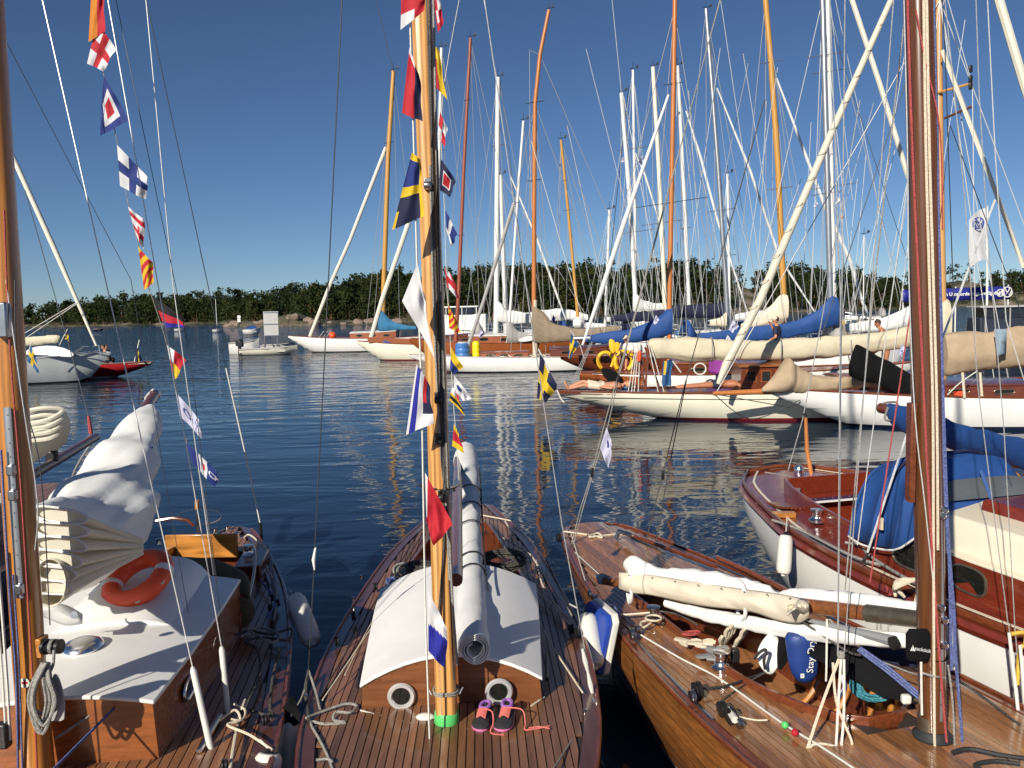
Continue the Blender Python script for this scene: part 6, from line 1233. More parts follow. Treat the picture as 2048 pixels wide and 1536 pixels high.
# --- back rows: white masts, sails flaked on booms
BK = [  # label, mast points, Y, w0, w1, mast material, spreaders, hull material, hull half length px (left, right), cover
 ('white yacht with a tall white mast left of the orange mast, white sail on boom', [(992, 690), (993, 600), (994, 400), (996, 155)], 50, 12, 9, 'mast_white', [(290, 14), (430, 8)], 'white_hull', (-70, 110), [(994, 598, 642), (1004, 606, 646), (1014, 618, 648), (1036, 622, 648), (1062, 626, 646)], 'sail_white'),
 ('white yacht at the back with a thin white mast behind the tall one', [(1012, 680), (1008, 560), (1001, 350)], 58, 9, 7, 'mast_white', [(470, 8)], 'white_hull', (-40, 190), [(1030, 628, 642), (1075, 622, 641), (1120, 617, 640), (1150, 622, 640), (1176, 630, 640)], 'sail_white'),
 ('white yacht with a short pale wooden mast behind the taupe boom cover', [(1160, 690), (1153, 600), (1138, 440), (1122, 280)], 46, 7, 5, 'mast_yellow', [(360, 6), (420, 10)], 'white_hull', (-60, 90), [(1146, 642, 654), (1158, 634, 656), (1172, 644, 656), (1215, 648, 656)], 'sail_white'),
 ('white yacht with the shortest white mast at the back', [(1208, 690), (1213, 580), (1219, 420)], 60, 6, 5, 'mast_white', [(500, 6)], 'white_hull', (-50, 70), [(1214, 634, 644), (1240, 634, 645), (1275, 636, 645)], 'sail_white'),
 ('white yacht with a slightly bent white mast and crumpled white sail on its boom', [(1274, 690), (1270, 580), (1258, 380), (1243, 186)], 48, 10, 8, 'mast_white', [(380, 7)], 'white_hull', (-40, 120), [(1266, 592, 622), (1274, 588, 625), (1286, 598, 624), (1308, 606, 623), (1334, 606, 620)], 'sail_white'),
 ('white yacht with a slim white mast carrying two crosstrees', [(1271, 690), (1270, 430), (1268, 300), (1266, 140)], 55, 6, 5, 'mast_white', [(297, 32), (463, 38)], 'white_hull', (-90, 60), [(1240, 644, 652), (1290, 640, 652)], 'sail_white'),
 ('white yacht with navy boom cover and a cream white mast', [(1332, 680), (1328, 560), (1318, 340), (1306, 134)], 44, 10, 8, 'mast_cream', [(445, 40)], 'white_hull', (-110, 70), [(1222, 632, 643), (1262, 625, 644), (1300, 622, 643), (1330, 618, 642)], 'canvas_navy'),
 ('white yacht with a grey white mast behind the orange mast', [(1380, 680), (1376, 560), (1366, 340), (1355, 132)], 47, 9, 7, 'mast_white', [(455, 12), (146, 8)], 'white_hull', (-40, 100), [(1345, 612, 636), (1380, 609, 636), (1420, 608, 636), (1452, 603, 634)], 'canvas_navy'),
 ('white yacht with a tall grey aluminium mast, navy covers beside it', [(1458, 680), (1450, 540), (1436, 330), (1412, 18)], 38, 11, 8, 'mast_alu', [(420, 28)], 'white_hull', (-120, 80), [(1420, 640, 652), (1440, 634, 654), (1452, 622, 656)], 'canvas_beige'),
 ('white yacht with a short white mast carrying a radar dome', [(1460, 680), (1459, 600), (1455, 348)], 52, 6, 5, 'mast_white', [(510, 14)], 'white_hull', (-40, 90), [(1470, 630, 642), (1500, 622, 642), (1540, 622, 640)], 'sail_white'),
 ('yacht with a yellow wooden mast and beige sail cover', [(1569, 680), (1567, 590), (1556, 330), (1542, 125), (1531, 0)], 34, 13, 10, 'mast_yellow', [(124, 22), (376, 26)], 'white_hull', (-110, 60), [(1482, 648, 660), (1510, 632, 655), (1540, 612, 650), (1560, 590, 646), (1574, 588, 640)], 'canvas_beige'),
 ('white yacht with an aluminium mast and large blue boom cover near the seated man', [(1664, 690), (1661, 600), (1653, 300), (1645, 0)], 29, 12, 11, 'mast_alu', [(110, 36), (385, 34)], 'white_hull', (-180, 60), [(1394, 668, 684, ), (1440, 662, 684), (1500, 655, 683), (1560, 646, 678), (1602, 638, 670), (1640, 612, 662), (1660, 594, 654), (1674, 594, 652)], 'canvas_blue'),
 ('white yacht with a white mast close behind the aluminium one', [(1671, 680), (1669, 600), (1662, 300), (1655, 0)], 33, 9, 8, 'mast_white', [(142, 33), (372, 50)], 'white_hull', (-60, 160), [(1690, 648, 664), (1740, 640, 664), (1780, 628, 660), (1822, 606, 652)], 'sail_white'),
 ('distant white yacht at the right, mast hidden among the rigging', [(1726, 640), (1727, 590), (1728, 470)], 75, 3, 2, 'mast_white', [], 'white_hull', (-30, 60), [(1690, 632, 640), (1715, 632, 641)], 'sail_white'),
]
for i, (lb, P, Y, w0, w1, m_, spr, hm, (l_, r_), cov, cm) in enumerate(BK):
    base = P[0][0]; X0 = (base + l_ - 1024) / FPX * Y; X1 = (base + r_ - 1024) / FPX * Y
    flip = i % 2
    t, F_, hb_, sh_ = yacht('sailing_yacht', lb, (X1, Y + .3) if flip else (X0, Y + .3), (X0, Y + .6) if flip else (X1, Y + .6), min(3.2, (X1 - X0) * .32), 1.0, hm, 'white_paint', ((X1 - X0) * .25, (X1 - X0) * .65, .9, .42, 'white_paint', 'white_paint'), style='cruiser', railm='mast_alu')
    mast_px(t, P, Y, w0, w1, m_, spr, ext=3 if P[-1][1] <= 0 else 0)
    tp = P[-1]; zb_ = 676 if Y > 40 else 690; sl_ = 1 + (i % 3) * .3
    wires(t, (tp[0], max(tp[1], -40)), [(base - 28 * sl_, zb_), (base + 26 * sl_, zb_), (base + r_ - 5, zb_ - 4), (base + l_ + 4, zb_ - 4)], Y, .012 if Y < 45 else .015, 'wire_light' if i % 2 else 'wire')
    Lk = F_.L; rr = random.Random(i * 7 + 1)
    for e, s0_, s1_ in ((0, 0, .12), (1, .86, .99)):      # pulpit, pushpit and guard wires
        for hz in (.35, .62): MB().tube([F_.p(Lk * s_, k_ * (hb_(Lk * s_) - .04), sh_(Lk * s_) + hz) for s_, k_ in ((s1_ if e == 0 else s0_, -1), ((s0_ + s1_) / 2, -1), (s0_ + .01 if e == 0 else s1_, -1), (s0_ + .01 if e == 0 else s1_, 1), ((s0_ + s1_) / 2, 1), (s1_ if e == 0 else s0_, 1))], .02, 5).build('pushpit' if e == 0 else 'pulpit', 'chrome', t)
    for k_ in (-1, 1):
        MB().tube([F_.p(Lk * s_, k_ * (hb_(Lk * s_) - .04), sh_(Lk * s_) + .6) for s_ in [.12 + .074 * j for j in range(11)]], .008, 4).build('guard_wire', 'wire_light', t)
        for s_ in (.25, .42, .58, .74): MB().tube([F_.p(Lk * s_, k_ * (hb_(Lk * s_) - .04), sh_(Lk * s_)), F_.p(Lk * s_, k_ * (hb_(Lk * s_) - .04), sh_(Lk * s_) + .61)], .015, 5).build('stanchion', 'chrome', t)
    for s_ in (.3, .52, .7):
        c_ = F_.p(Lk * s_, -(hb_(Lk * s_) + .1), .35); MB().lathe([(.03, 0), (.1, .08), (.11, .2), (.11, .45), (.1, .56), (.03, .64)], c_, n=10).build('fender', rr.choice(['fender_white', 'fender_white', 'canvas_navy']), t)
    hm_ = rr.choice(['canvas_blue', 'canvas_navy', 'canvas_grey', 'canvas_beige']); MB().grid([[F_.p(Lk * s_, 1.0 * k_ * .8, sh_(Lk * s_) + z0_ + (z_ - z0_) * (1 - abs(k_) ** 4)) for k_ in [-1 + j / 6 for j in range(13)]] for s_, z_, z0_ in ((.17, 1.15, .5), (.21, 1.2, .45), (.27, .6, .5))]).build('sprayhood', hm_, t, solid=.03)
    for j in range(4): MB().box(F_.p(Lk * rr.uniform(.05, .8), rr.uniform(-.6, .6), sh_(Lk * .4) + rr.uniform(.1, .6)), (rr.uniform(.2, .5), rr.uniform(.2, .4), rr.uniform(.15, .3)), Matrix.Rotation(rr.uniform(0, 3), 3, 'Z')).build('deck_locker', rr.choice(['cloth_white', 'canvas_navy', 'canvas_tan', 'plastic_red', 'cloth_blue', 'varnish_far', 'fender_white']), t, bevel=.05)
    md = (P[0][0] + (tp[0] - P[0][0]) * .62, P[0][1] + (tp[1] - P[0][1]) * .62); wires(t, md, [(base - 18 * sl_, zb_), (base + 18 * sl_, zb_)], Y, .012)
    along('boom_cover' if cm.startswith('canvas') else 'flaked_sail', [(a, b, c, Y - .3) for a, b, c in cov], cm, None, None, .12 if cm == 'sail_white' else .05, 1.3, i, t, 16, asp=.45)
# furled headsails leaning across the masts
def furl(P, Y, r0, m, label):
    pts = [D(x, y, Y) for x, y in P]; return tag(MB().tube(pts, [r0 * (.5 if k in (0, len(pts) - 1) else 1) for k in range(len(pts))], 8).build('furled_headsail', m), label, 'furled sail', 'furled headsails on forestays')
furl([(1165, 690), (1200, 590), (1250, 440), (1337, 190)], 27, .075, 'mast_white', 'white furled headsail leaning up to the right from the mahogany yacht stern')
furl([(1745, 645), (1723, 600), (1700, 520), (1649, 410), (1553, 156)], 40, .085, 'mast_white', 'white furled headsail leaning left, dark band spiralled near its foot')
furl([(1640, 640), (1559, 515), (1500, 340), (1434, 176)], 46, .07, 'mast_white', 'thin white furled headsail between the grey mast and the yellow mast')
furl([(1500, 640), (1434, 437), (1400, 310), (1372, 222)], 47, .07, 'mast_white', 'thin white furled headsail right of the grey white mast')
furl([(1132, 640), (1114, 590), (1075, 480), (1020, 350)], 50, .07, 'mast_white', 'white furled headsail slanting down from the tall white mast to the taupe cover')
furl([(1330, 610), (1318, 440), (1290, 350), (1268, 300)], 55, .06, 'mast_white', 'white furled headsail crossing the slim mast with two crosstrees')
furl([(1860, 460), (1815, 350), (1760, 170), (1704, 0), (1680, -70)], 24, .07, 'mast_cream', 'cream furled headsail slanting behind the mahogany mast')
furl([(2100, 330), (2048, 168), (1998, 0), (1975, -80)], 16, .08, 'mast_cream', 'thick cream furled headsail at the upper right corner')
for a, b, Y, m_ in (((1205, 660), (1258, 170), 50, 'rope_black'), ((1860, 20), (1640, 680), 17, 'wire_dark'), ((1660, 50), (1815, 520), 26, 'wire_dark'), ((1705, 400), (1660, 0), 26, 'wire_light'), ((1790, 300), (1700, 640), 26, 'wire'), ((968, 0), (993, 155), 50, 'wire_light'), ((752, 0), (787, 145), 60, 'rope_dark'), ((1000, 160), (1060, 640), 50, 'wire_dark')):
    MB().tube([D(*a, Y), D(*b, Y)], .02 if Y > 30 else .009, 5).build('stay', m_, {50: Y6, 17: Y2, 26: Y4, 60: Y8}[Y])
for i in range(26):                                   # further running rigging of the yachts behind
    rr = random.Random(100 + i); x = 1180 + i * 26 + rr.uniform(-8, 8); Y = rr.uniform(28, 45); dx = rr.choice([-1, 1]) * rr.uniform(20, 150); y1 = rr.uniform(-40, 400)
    MB().tube([D(x, 668, Y), D(x + dx, y1, Y)], pxm(.6, Y), 4).build('stay', rr.choice(['wire', 'wire_light', 'wire_light', 'rope_white']), Y4 if i < 12 else Y2)
# --- motor cruisers, dinghies, sign
def cruiser(label, x0, x1, Y, zt, m, m2, name='motor_cruiser', ytop=612, ydeck=648):
    c = D((x0 + x1) / 2, 680, Y); t = thing(name, label, 'motor boat', V((c.x, c.y, 0))); F = Frame((D(x0, 680, Y).x, Y + .4), (D(x1, 680, Y).x, Y)); L = F.L; b = min(1.5, L * .2)
    hull(t, F, L, tab([(0, b * .9), (.5 * L, b), (.8 * L, b * .7), (L, .02)]), tab([(0, 1.0), (L, 1.4)]), tab([(0, -.2), (.8 * L, -.2), (L, .8)]), (m, 'black_bottom', 'blue_bottom'), 14, lev=(0, .5, 1))
    zt_ = D(x0, ytop, Y).z; mb = MB(); mb.loft([[F.p(s, k * b * .85, z) for k, z in ((-1, .95), (-.9, zt_ - .6), (.9, zt_ - .6), (1, .95))] for s in (L * .05, L * .72)]); mb.build('superstructure', m, t, smooth=False, bevel=.05)
    mb = MB(); mb.loft([[F.p(s, k * b * w_, z) for k, z in ((-1, zt_ - .62), (-.92, zt_ - .1), (.92, zt_ - .1), (1, zt_ - .62))] for s, w_ in ((L * .12, .8), (L * .5, .8), (L * .66, .6))]); mb.build('windows', 'glass_far', t, smooth=False)
    mb = MB(); mb.loft([[F.p(s, k * b * .9, z) for k, z in ((-1, zt_ - .1), (-.9, zt_), (.9, zt_), (1, zt_ - .1))] for s in (L * .04, L * .6)]); mb.build('hard_top', m2, t, smooth=False, bevel=.03)
    for s in (.1, .35, .58): MB().tube([F.p(L * s, -b * .82, .9), F.p(L * s, -b * .8, zt_ - .08)], .035, 6).build('window_post', m2, t)
    MB().tube([F.p(L * .6, -b * .7, 1.3), F.p(L * .75, -b * .7, 1.95), F.p(L * .98, 0, 2.0), F.p(L * .75, b * .7, 1.95)], .02, 5).build('bow_rail', 'chrome', t)
    return t
cruiser('white motor cruiser with dark windows behind the pine mast and varnished ketch', 884, 1010, 60, 3, 'white_paint', 'white_paint', ytop=613)
cruiser('dark motor cruiser with grey hard top below the blue banner at the right', 1945, 2130, 42, 3, 'dark_hull', 'canvas_grey', ytop=612)
def small_boat(name, label, x0, x1, y, Y, fb, m, cat, extra=None, beam=None):
    c = D((x0 + x1) / 2, y, Y); t = thing(name, label, cat, V((c.x, c.y, 0)), 'small boats near the sign'); F = Frame((D(x0, y, Y).x, Y), (D(x1, y, Y).x, Y + .4)); L = F.L; b = beam or L * .18
    hull(t, F, L, tab([(0, b * .85), (.5 * L, b), (.8 * L, b * .65), (L, .03)]), tab([(0, fb), (.6 * L, fb), (L, fb * 1.35)]), tab([(0, -.1), (.75 * L, -.1), (L, fb * .7)]), (m, m, 'grey_hull'), 14, lev=(0, .5, 1))
    MB().tube([F.p(L * k, a * b * f, fb * h) for a, k, f, h in ((-1, 0, .85, 1), (-1, .5, 1, 1), (-1, .8, .65, 1.15), (1, 1, .03, 1.35), (1, .8, .65, 1.15), (1, .5, 1, 1), (1, 0, .85, 1))], .05, 6).build('gunwale', 'canvas_grey', t)
    MB().loft([[F.p(s, -b * .8, fb * .5), F.p(s, b * .8, fb * .5), F.p(s, b * .8, fb * .55), F.p(s, -b * .8, fb * .55)] for s in (0.05, L * .8)]).build('floor', 'fender_white', t)
    for k in (.3, .6): MB().box(F.p(L * k, 0, fb * .85), (.25, b * 1.7, .06)).build('thwart', 'fender_white', t)
    return t, F, L, b
def outboard(t, c, m='black_plastic', s=1.0):
    c = V(c); o = MB().loft([[c + V((x * s, y * s, z * s)) for x, y in ((-.16, -.13), (.16, -.13), (.2, .13), (-.12, .13))] for z in (0, .25, .38)]).build('outboard', m, t, bevel=.04); MB().tube([c + V((0, 0, 0)), c + V((0, 0, -.75 * s))], .07 * s, 6).build('shaft', m, o)
t, F_, L_, b_ = small_boat('motor_dinghy', 'white open motorboat with low rail and black outboard, left of the grey sign', 459, 516, 700, 62.5, .85, 'white_hull', 'motor boat')
outboard(t, D(478, 692, 61), s=1.3); MB().tube([F_.p(.2, -b_ * .8, 1.0), F_.p(L_ * .6, -b_ * .9, 1.25), F_.p(L_ * .95, 0, 1.3), F_.p(L_ * .6, b_ * .9, 1.25), F_.p(.2, b_ * .8, 1.0)], .025, 5).build('rail', 'wire_dark', t)
t, F_, L_, b_ = small_boat('motor_dinghy', 'long low cream open boat in front of the grey sign', 482, 592, 703, 60.5, .45, 'cream_hull', 'motor boat', beam=.8); outboard(t, D(481, 694, 60), s=1.1)
t, F_, L_, b_ = small_boat('inflatable_dinghy', 'grey white inflatable dinghy behind the grey sign', 522, 588, 688, 66, .5, 'fender_white', 'dinghy', beam=.8)
t, F_, L_, b_ = small_boat('motorboat', 'tiny white motorboat with blue cover near the bare headland', 487, 520, 664, 125, .8, 'white_hull', 'motor boat', beam=1.0)
MB().loft([[F_.p(s, k * .8, z) for k, z in ((-1, .8), (0, .95 + h), (1, .8))] for s, h in ((L_ * .2, .1), (L_ * .5, .5), (L_ * .75, .3))]).build('cover', 'canvas_blue', t)
sg = thing('signboard', 'large grey blank signboard on two posts above the dinghies', 'sign', D(542, 690, 64.5))
for x in (530, 555): MB().tube([D(x, 624, 64.6), D(x, 720, 64.6)], .06, 6).build('post', 'steel', sg)
MB().box(D(542, 647, 64.45), (pxm(29, 64.5), .06, pxm(48, 64.5))).build('panel', 'sign_grey', sg)
for y in (624.5, 648, 671): MB().box(D(542, y, 64.38), (pxm(30, 64.5), .04, .06)).build('crossbar', 'steel', sg)
MB().tube([D(532, 655, 64.7), D(545, 690, 64.7)], .04, 5).build('brace', 'steel', sg)
fs = thing('signboard', 'small white sign on a post on the bare headland', 'sign', D(478, 652, 205)); MB().tube([D(478, 632, 205), D(478, 660, 205)], .12, 5).build('post', 'wire_dark', fs)
for y in (634, 641): MB().box(D(478, y, 204.8), (.75, .1, .75)).build('panel', 'cloth_white', fs)
for k, (x, y, Y, lb) in enumerate(((433, 659, 150, 'tiny white sailing boat below the wooded shore, left of the headland'), (357, 660, 170, 'tiny white rowing boat with dark cover below the wooded shore'), (196, 668, 200, 'tiny dark fishing boat near the far left shore'))):
    t, F_, L_, b_ = small_boat('distant_boat', lb, x - 8, x + 9, y, Y, .5, 'white_hull' if k < 2 else 'dark_hull', 'boat', beam=.8)
    if k == 0: MB().tube([F_.p(L_ * .5, 0, .4), F_.p(L_ * .5, 0, 6)], .05, 5).build('mast', 'mast_white', t)
# --- banner, flag pole
bn = thing('banner', 'long blue banner with white lettering stretched on posts at the right shore', 'banner', V((D(1905, 640, 70).x, 70, 0)))
def bp(f, h): a = D(1806, 604 - 24 * h, 70); b = D(2021, 598 - 26 * h, 70); return a.lerp(b, f)
MB().grid([[bp(f, h) + V((0, .1 * math.sin(f * 20), 0)) for f in [i / 24 for i in range(25)]] for h in (0, .5, 1)]).build('cloth', 'banner_blue', bn, solid=.02)
text_mesh('För en Utomordentligt trevlig dag!', 'lettering', 'cloth_white', bn, bp(.60, .5) + V((0, -.14, 0)), bp(1, .5) - bp(0, .5), (0, 0, 1), .40, bold=.012)
def vw(parent, c, r, m, th=.1):
    c = V(c); mb = MB(); mb.tube([c + V((math.cos(a) * r, 0, math.sin(a) * r)) for a in [i * math.pi / 14 for i in range(29)]], r * th, 5, ry=.012)
    for P in (((-.5, .8), (-.16, .06), (0, .06), (.16, .06), (.5, .8)), ((-.88, .35), (-.42, -.78), (0, .0), (.42, -.78), (.88, .35))): mb.tube([c + V((x * r, 0, z * r)) for x, z in P], r * th, 5, ry=.012)
    return mb.build('round_emblem', m, parent)
vw(bn, bp(.895, .5) + V((0, -.16, 0)), .3, 'cloth_white'); vw(bn, bp(.96, .55) + V((0, -.16, 0)), .42, 'cloth_white')
for f in (.01, .5, .99): MB().tube([bp(f, 1.1) + V((0, .15, 0)), V((bp(f, 0).x, 70.15, -.5))], .06, 6).build('post', 'mast_white', bn)
fp = thing('flagpole', 'white flagpole with a white flag bearing a round blue emblem', 'flagpole', V((D(1973, 640, 66).x, 66, 0)))
MB().tube([V((D(1973, 640, 66).x, 66, -.5)), D(1974, 600, 66), D(1975, 412, 66)], [.1, .09, .05], 8).build('pole', 'mast_white', fp)
fl = MB(); fl.grid([[D(1973 - 35 * g, 416 + 24 * g ** 2 + f * (104 - 6 * g) + 3 * math.sin(f * 9) * g, 66 + .25 * math.sin(g * 5 + f * 3)) for g in [j / 8 for j in range(9)]] for f in [i / 14 for i in range(15)]]); fo = fl.build('flag', 'f_white', fp); vw(fo, D(1957, 446, 65.6), .42, 'f_logo', .13)
for x, y in ((1780, 640), (1760, 640)): pass
t, F_, L_, b_ = small_boat('motorboat', 'olive yellow workboat on the water behind the white sails at right', 1690, 1745, 640, 95, .8, 'life_yellow', 'motor boat', beam=.9)
# --- neighbour on the far left, behind the amber mast
F11 = Frame((-6.05, 10.7), (-5.0, 3.0)); t11 = thing('sailing_boat', 'dark hulled wooden boat at the left edge with cream sail bundle and varnished boom', 'sailing boat', F11.p(4, 0, 0), 'classic boats moored in the foreground')
hb11 = tab([(0, .3), (2, .85), (4, 1.0), (6, .8), (7.8, .02)]); sh11 = tab([(0, .75), (4, .7), (7.8, .95)])
hull(t11, F11, 7.75, hb11, sh11, tab([(0, .4), (1.2, .05), (3, -.5), (6, -.3), (7.75, .8)]), ('dark_hull', 'white_hull', 'red_bottom'))
planked_deck(t11, F11, 0, 7.6, hb11, sh11, .03, .09, 'teak_l', .1); rail(t11, F11, 0, 7.5, hb11, sh11, .018, 'mahogany', 'toe_rail')
cabin(t11, F11, [(2.2, .5, 1.05, 1.12), (4, .52, 1.05, 1.13), (5.5, .42, 1.0, 1.06)], lambda s, t: sh11(s), 'mahogany', 'white_paint')
e0, e1 = D(40, 965, 7.0), D(192, 874, 9.2); spar('boom', [e0, e0.lerp(e1, .5), e1], [.08, .1, .09], 'varnish_dark', t11, 10)
along('boom_sail', [(30, 840, 950, 7.2), (55, 818, 930, 7.4), (80, 816, 915, 7.6), (105, 815, 905, 7.8), (125, 820, 880, 8.0), (133, 835, 860, 8.1)], 'sail_cream', None, None, .06, 4, 3, t11, asp=.5)
for k in range(4): rope('sail_fold', [D(52 + k * 5, 822 + k * 14, 7.2), D(90, 816 + k * 14, 7.2), D(126 - k * 3, 820 + k * 15, 7.25), D(100, 838 + k * 13, 7.2), D(62, 846 + k * 12, 7.2)], .02, 'sail_cream', t11)
MB().tube([D(182, 868, 9.1), D(177, 832, 9.1)], [.024, .016], 8).build('topping_lift_cover', 'rope_red', t11); MB().tube([D(177, 832, 9.1), D(160, 770, 9.2), D(50, 380, 9.4)], .005, 5).build('topping_lift', 'wire_dark', t11); MB().box(D(104, 912, 7.8), (.1, .08, .12)).build('block', 'black_plastic', t11, bevel=.02)
rope('mainsheet', [D(188, 878, 9.1), D(150, 940, 9.2), D(140, 985, 9.3)], .012, 'rope_grey', t11); mast_px(t11, [(-60, 1100), (-80, 600), (-110, 0)], 5, 60, 50, 'mast_amber', ext=3)
# ================================================ flags
FM = ['f_white', 'f_red', 'f_blue', 'f_navy', 'f_yellow', 'f_orange', 'f_black', 'f_royal', 'f_lilac', 'f_sky']
W_, R_, B_, N_, Y_, O_, K_, RO, LI, SK = range(10)
def flag(label, q, Y, pat, amp_=6, seed=0, n=22, group='signal flags on the dressing lines', name='signal_flag', cat='flag'):
    """q: hoist top, fly top, fly bottom, hoist bottom in photo pixels; a hanging cloth with folds running down"""
    mb = MB(); rows = []; amp = amp_ * 1.5
    for i in range(n + 1):
        v = i / n; row = []
        for j in range(n + 1):
            u = j / n; x = (q[0][0] * (1 - u) + q[1][0] * u) * (1 - v) + (q[3][0] * (1 - u) + q[2][0] * u) * v; y = (q[0][1] * (1 - u) + q[1][1] * u) * (1 - v) + (q[3][1] * (1 - u) + q[2][1] * u) * v
            k = u * (1 - .3 * v); dz = math.sin(u * 7 + v * 3 + seed) * amp * k + noise.noise(V((u * 3, v * 3, seed * 1.7))) * amp * 1.4 * k
            x += 1.2 * math.sin(v * 8 + seed) * k + .25 * dz * k; y += 2.0 * math.sin(u * 6 + seed) * k * min(1, amp / 5)
            row.append(D(x, y, Y + pxm(dz, Y)))
        rows.append(row)
    o = len(mb.v); mb.v += [tuple(p) for r_ in rows for p in r_]
    for i in range(n):
        for j in range(n): mb.f.append((i * (n + 1) + j, i * (n + 1) + j + 1, (i + 1) * (n + 1) + j + 1, (i + 1) * (n + 1) + j)); mb.m.append(pat((j + .5) / n, (i + .5) / n))
    return tag(mb.build(name, FM, sharp=180), label, cat, group)
cross = lambda bg, fg, w_=.13, cu=.5: (lambda u, v: fg if abs(u - cu) < w_ or abs(v - .5) < w_ else bg)
hb_ = lambda *cs: (lambda u, v: cs[min(int(v * len(cs)), len(cs) - 1)])
vb_ = lambda *cs: (lambda u, v: cs[min(int(u * len(cs)), len(cs) - 1)])
nest = lambda *cs: (lambda u, v: cs[min(int((.5 - max(abs(u - .5), abs(v - .5))) * 2 * len(cs)), len(cs) - 1)])
diag = lambda a, b, k=5: (lambda u, v: a if int((u * .6 + v) * k) % 2 else b)
def fl_line(name, P, Y, m, r, label, top=None):
    return tag(MB().tube(curve([D(x, y, Y) for x, y in P], 5), r, 5).build(name, m), label, 'flag line', 'flag lines')
fl_line('flag_line', [(186, -30), (197, 60), (208, 150), (222, 220), (235, 290), (258, 414), (277, 492), (292, 560), (306, 600), (334, 690), (352, 785), (374, 887), (402, 960), (430, 1150)], 4.9, 'rope_grey', .0022, 'thin line of signal flags slanting down over the left boat')
fl_line('flag_line', [(818, -30), (828, 300), (835, 560), (843, 790), (850, 1180), (856, 1380), (862, 1560)], 4.14, 'rope_white', .0052, 'white flag halyard left of the pine mast')
fl_line('flag_line', [(924, -30), (884, 210), (889, 420), (893, 560), (899, 650), (905, 780), (912, 870), (918, 960)], 5.3, 'rope_white', .0022, 'thin flag line right of the pine mast')
A, Bc, Cc = 4.88, 4.12, 5.28
flag('orange and red flag at the top of the left flag line', [(183, -24), (206, -20), (211, 62), (177, 84)], A, lambda u, v: O_ if u < .5 else R_, 3, 1)
flag('white flag with a red cross below the orange one on the left line', [(194, 44), (232, 98), (207, 142), (174, 127)], A + .01, cross(W_, R_), 4, 2)
flag('flag of nested blue, white and red squares on the left line', [(208, 152), (259, 240), (201, 271), (203, 205)], A, nest(B_, W_, R_), 4, 3)
flag('white flag with a dark blue cross on the left line', [(234, 290), (298, 355), (291, 399), (240, 372)], A, cross(W_, B_, .14), 5, 4)
flag('small white flag with red cross and red stripe on the left line', [(256, 413), (290, 440), (286, 500), (272, 470)], A, lambda u, v: R_ if abs(v - .22) < .08 or abs(v - .68) < .07 or (v > .4 and abs(u - .55) < .1) else W_, 4, 5)
flag('flag of diagonal red and yellow stripes on the left line, above the treetops', [(276, 492), (304, 525), (308, 565), (288, 580)], A, diag(R_, Y_, 6), 3, 6)
flag('black, red and blue flag on the left line in front of the far trees', [(304, 592), (367, 636), (369, 655), (330, 655)], A, lambda u, v: K_ if v < .45 else R_ if v < .8 else RO, 3, 7)
flag('white, red and yellow flag on the left line in front of open water', [(334, 690), (370, 718), (352, 758), (344, 742)], A, lambda u, v: (W_ if u < .4 else R_) if v < .55 else (R_ if u < .3 else Y_), 3, 8)
def ringpat(base, logo, c=(.5, .5), r0=.12, r1=.2): return lambda u, v: logo if r0 < math.hypot(u - c[0], v - c[1]) < r1 or (abs(v - c[1]) < .05 and .72 < u < .92) else base
flag('white pennant with a blue round logo hanging on the left line', [(352, 785), (398, 838), (405, 877), (360, 832)], A, ringpat(LI, B_, (.42, .5)), 4, 9)
flag('blue, white and red flag at the lower end of the left line', [(373, 886), (438, 944), (431, 976), (385, 926)], A, lambda u, v: B_ if u < .36 else (R_ if .47 < u < .56 and .3 < v < .7 else W_) if u < .62 else (W_ if .1 < math.hypot(u - .82, v - .5) < .16 else B_), 4, 10)
flag('red flag with a white corner at the top left of the pine mast', [(803, -34), (852, -24), (848, 22), (801, 60)], Bc, lambda u, v: W_ if v > .68 and u < .6 else R_, 3, 11)
flag('red and dark blue flag left of the pine mast', [(819, 94), (838, 150), (845, 244), (804, 226)], Bc, lambda u, v: (W_ if v < .1 else R_) if u < .58 else N_, 4, 12)
flag('large blue flag with yellow stripes left of the pine mast', [(824, 304), (838, 318), (849, 432), (784, 460)], Bc, lambda u, v: Y_ if v < .1 or .44 < v < .58 or u > .86 or (u < .1 and v > .75) else (B_ if v < .44 else N_), 5, 13)
flag('plain white flag left of the pine mast above the cream yacht', [(835, 526), (848, 600), (870, 716), (804, 602)], Bc, lambda u, v: R_ if v > .98 and u < .0 else W_, 7, 14)
flag('blue, white and red banded flag left of the pine mast over the water', [(833, 728), (860, 772), (869, 846), (812, 870)], Bc, lambda u, v: W_ if u < .07 else RO if u < .34 else W_ if u < .55 else R_ if u < .72 and v < .5 else N_ if v < .75 else W_, 5, 15)
flag('red swallow-tailed pennant in front of the pine mast', [(850, 945), (907, 1050), (867, 1092), (853, 1040)], Bc, lambda u, v: W_ if u < .1 and v < .9 else R_, 7, 16)
flag('white over blue flag in front of the lower pine mast', [(856, 1182), (897, 1258), (888, 1337), (857, 1302)], Bc - .02, lambda u, v: W_ if v + .25 * u < .55 else RO, 6, 17)
flag('red and white quartered flag at the top right of the pine mast', [(862, -24), (879, -6), (887, 45), (876, 66)], Cc, lambda u, v: W_ if (u > .5) != (v > .5) and v < .8 and u > .2 else R_, 3, 18)
flag('yellow and red flag right of the pine mast', [(866, 90), (876, 98), (894, 200), (868, 170)], Cc, lambda u, v: R_ if u < .45 and v > .25 else Y_, 3, 19)
flag('red and white flag half hidden right of the pine mast', [(880, 224), (893, 256), (890, 293), (874, 276)], Cc, lambda u, v: R_ if (u < .5) == (v < .5) else W_, 3, 20)
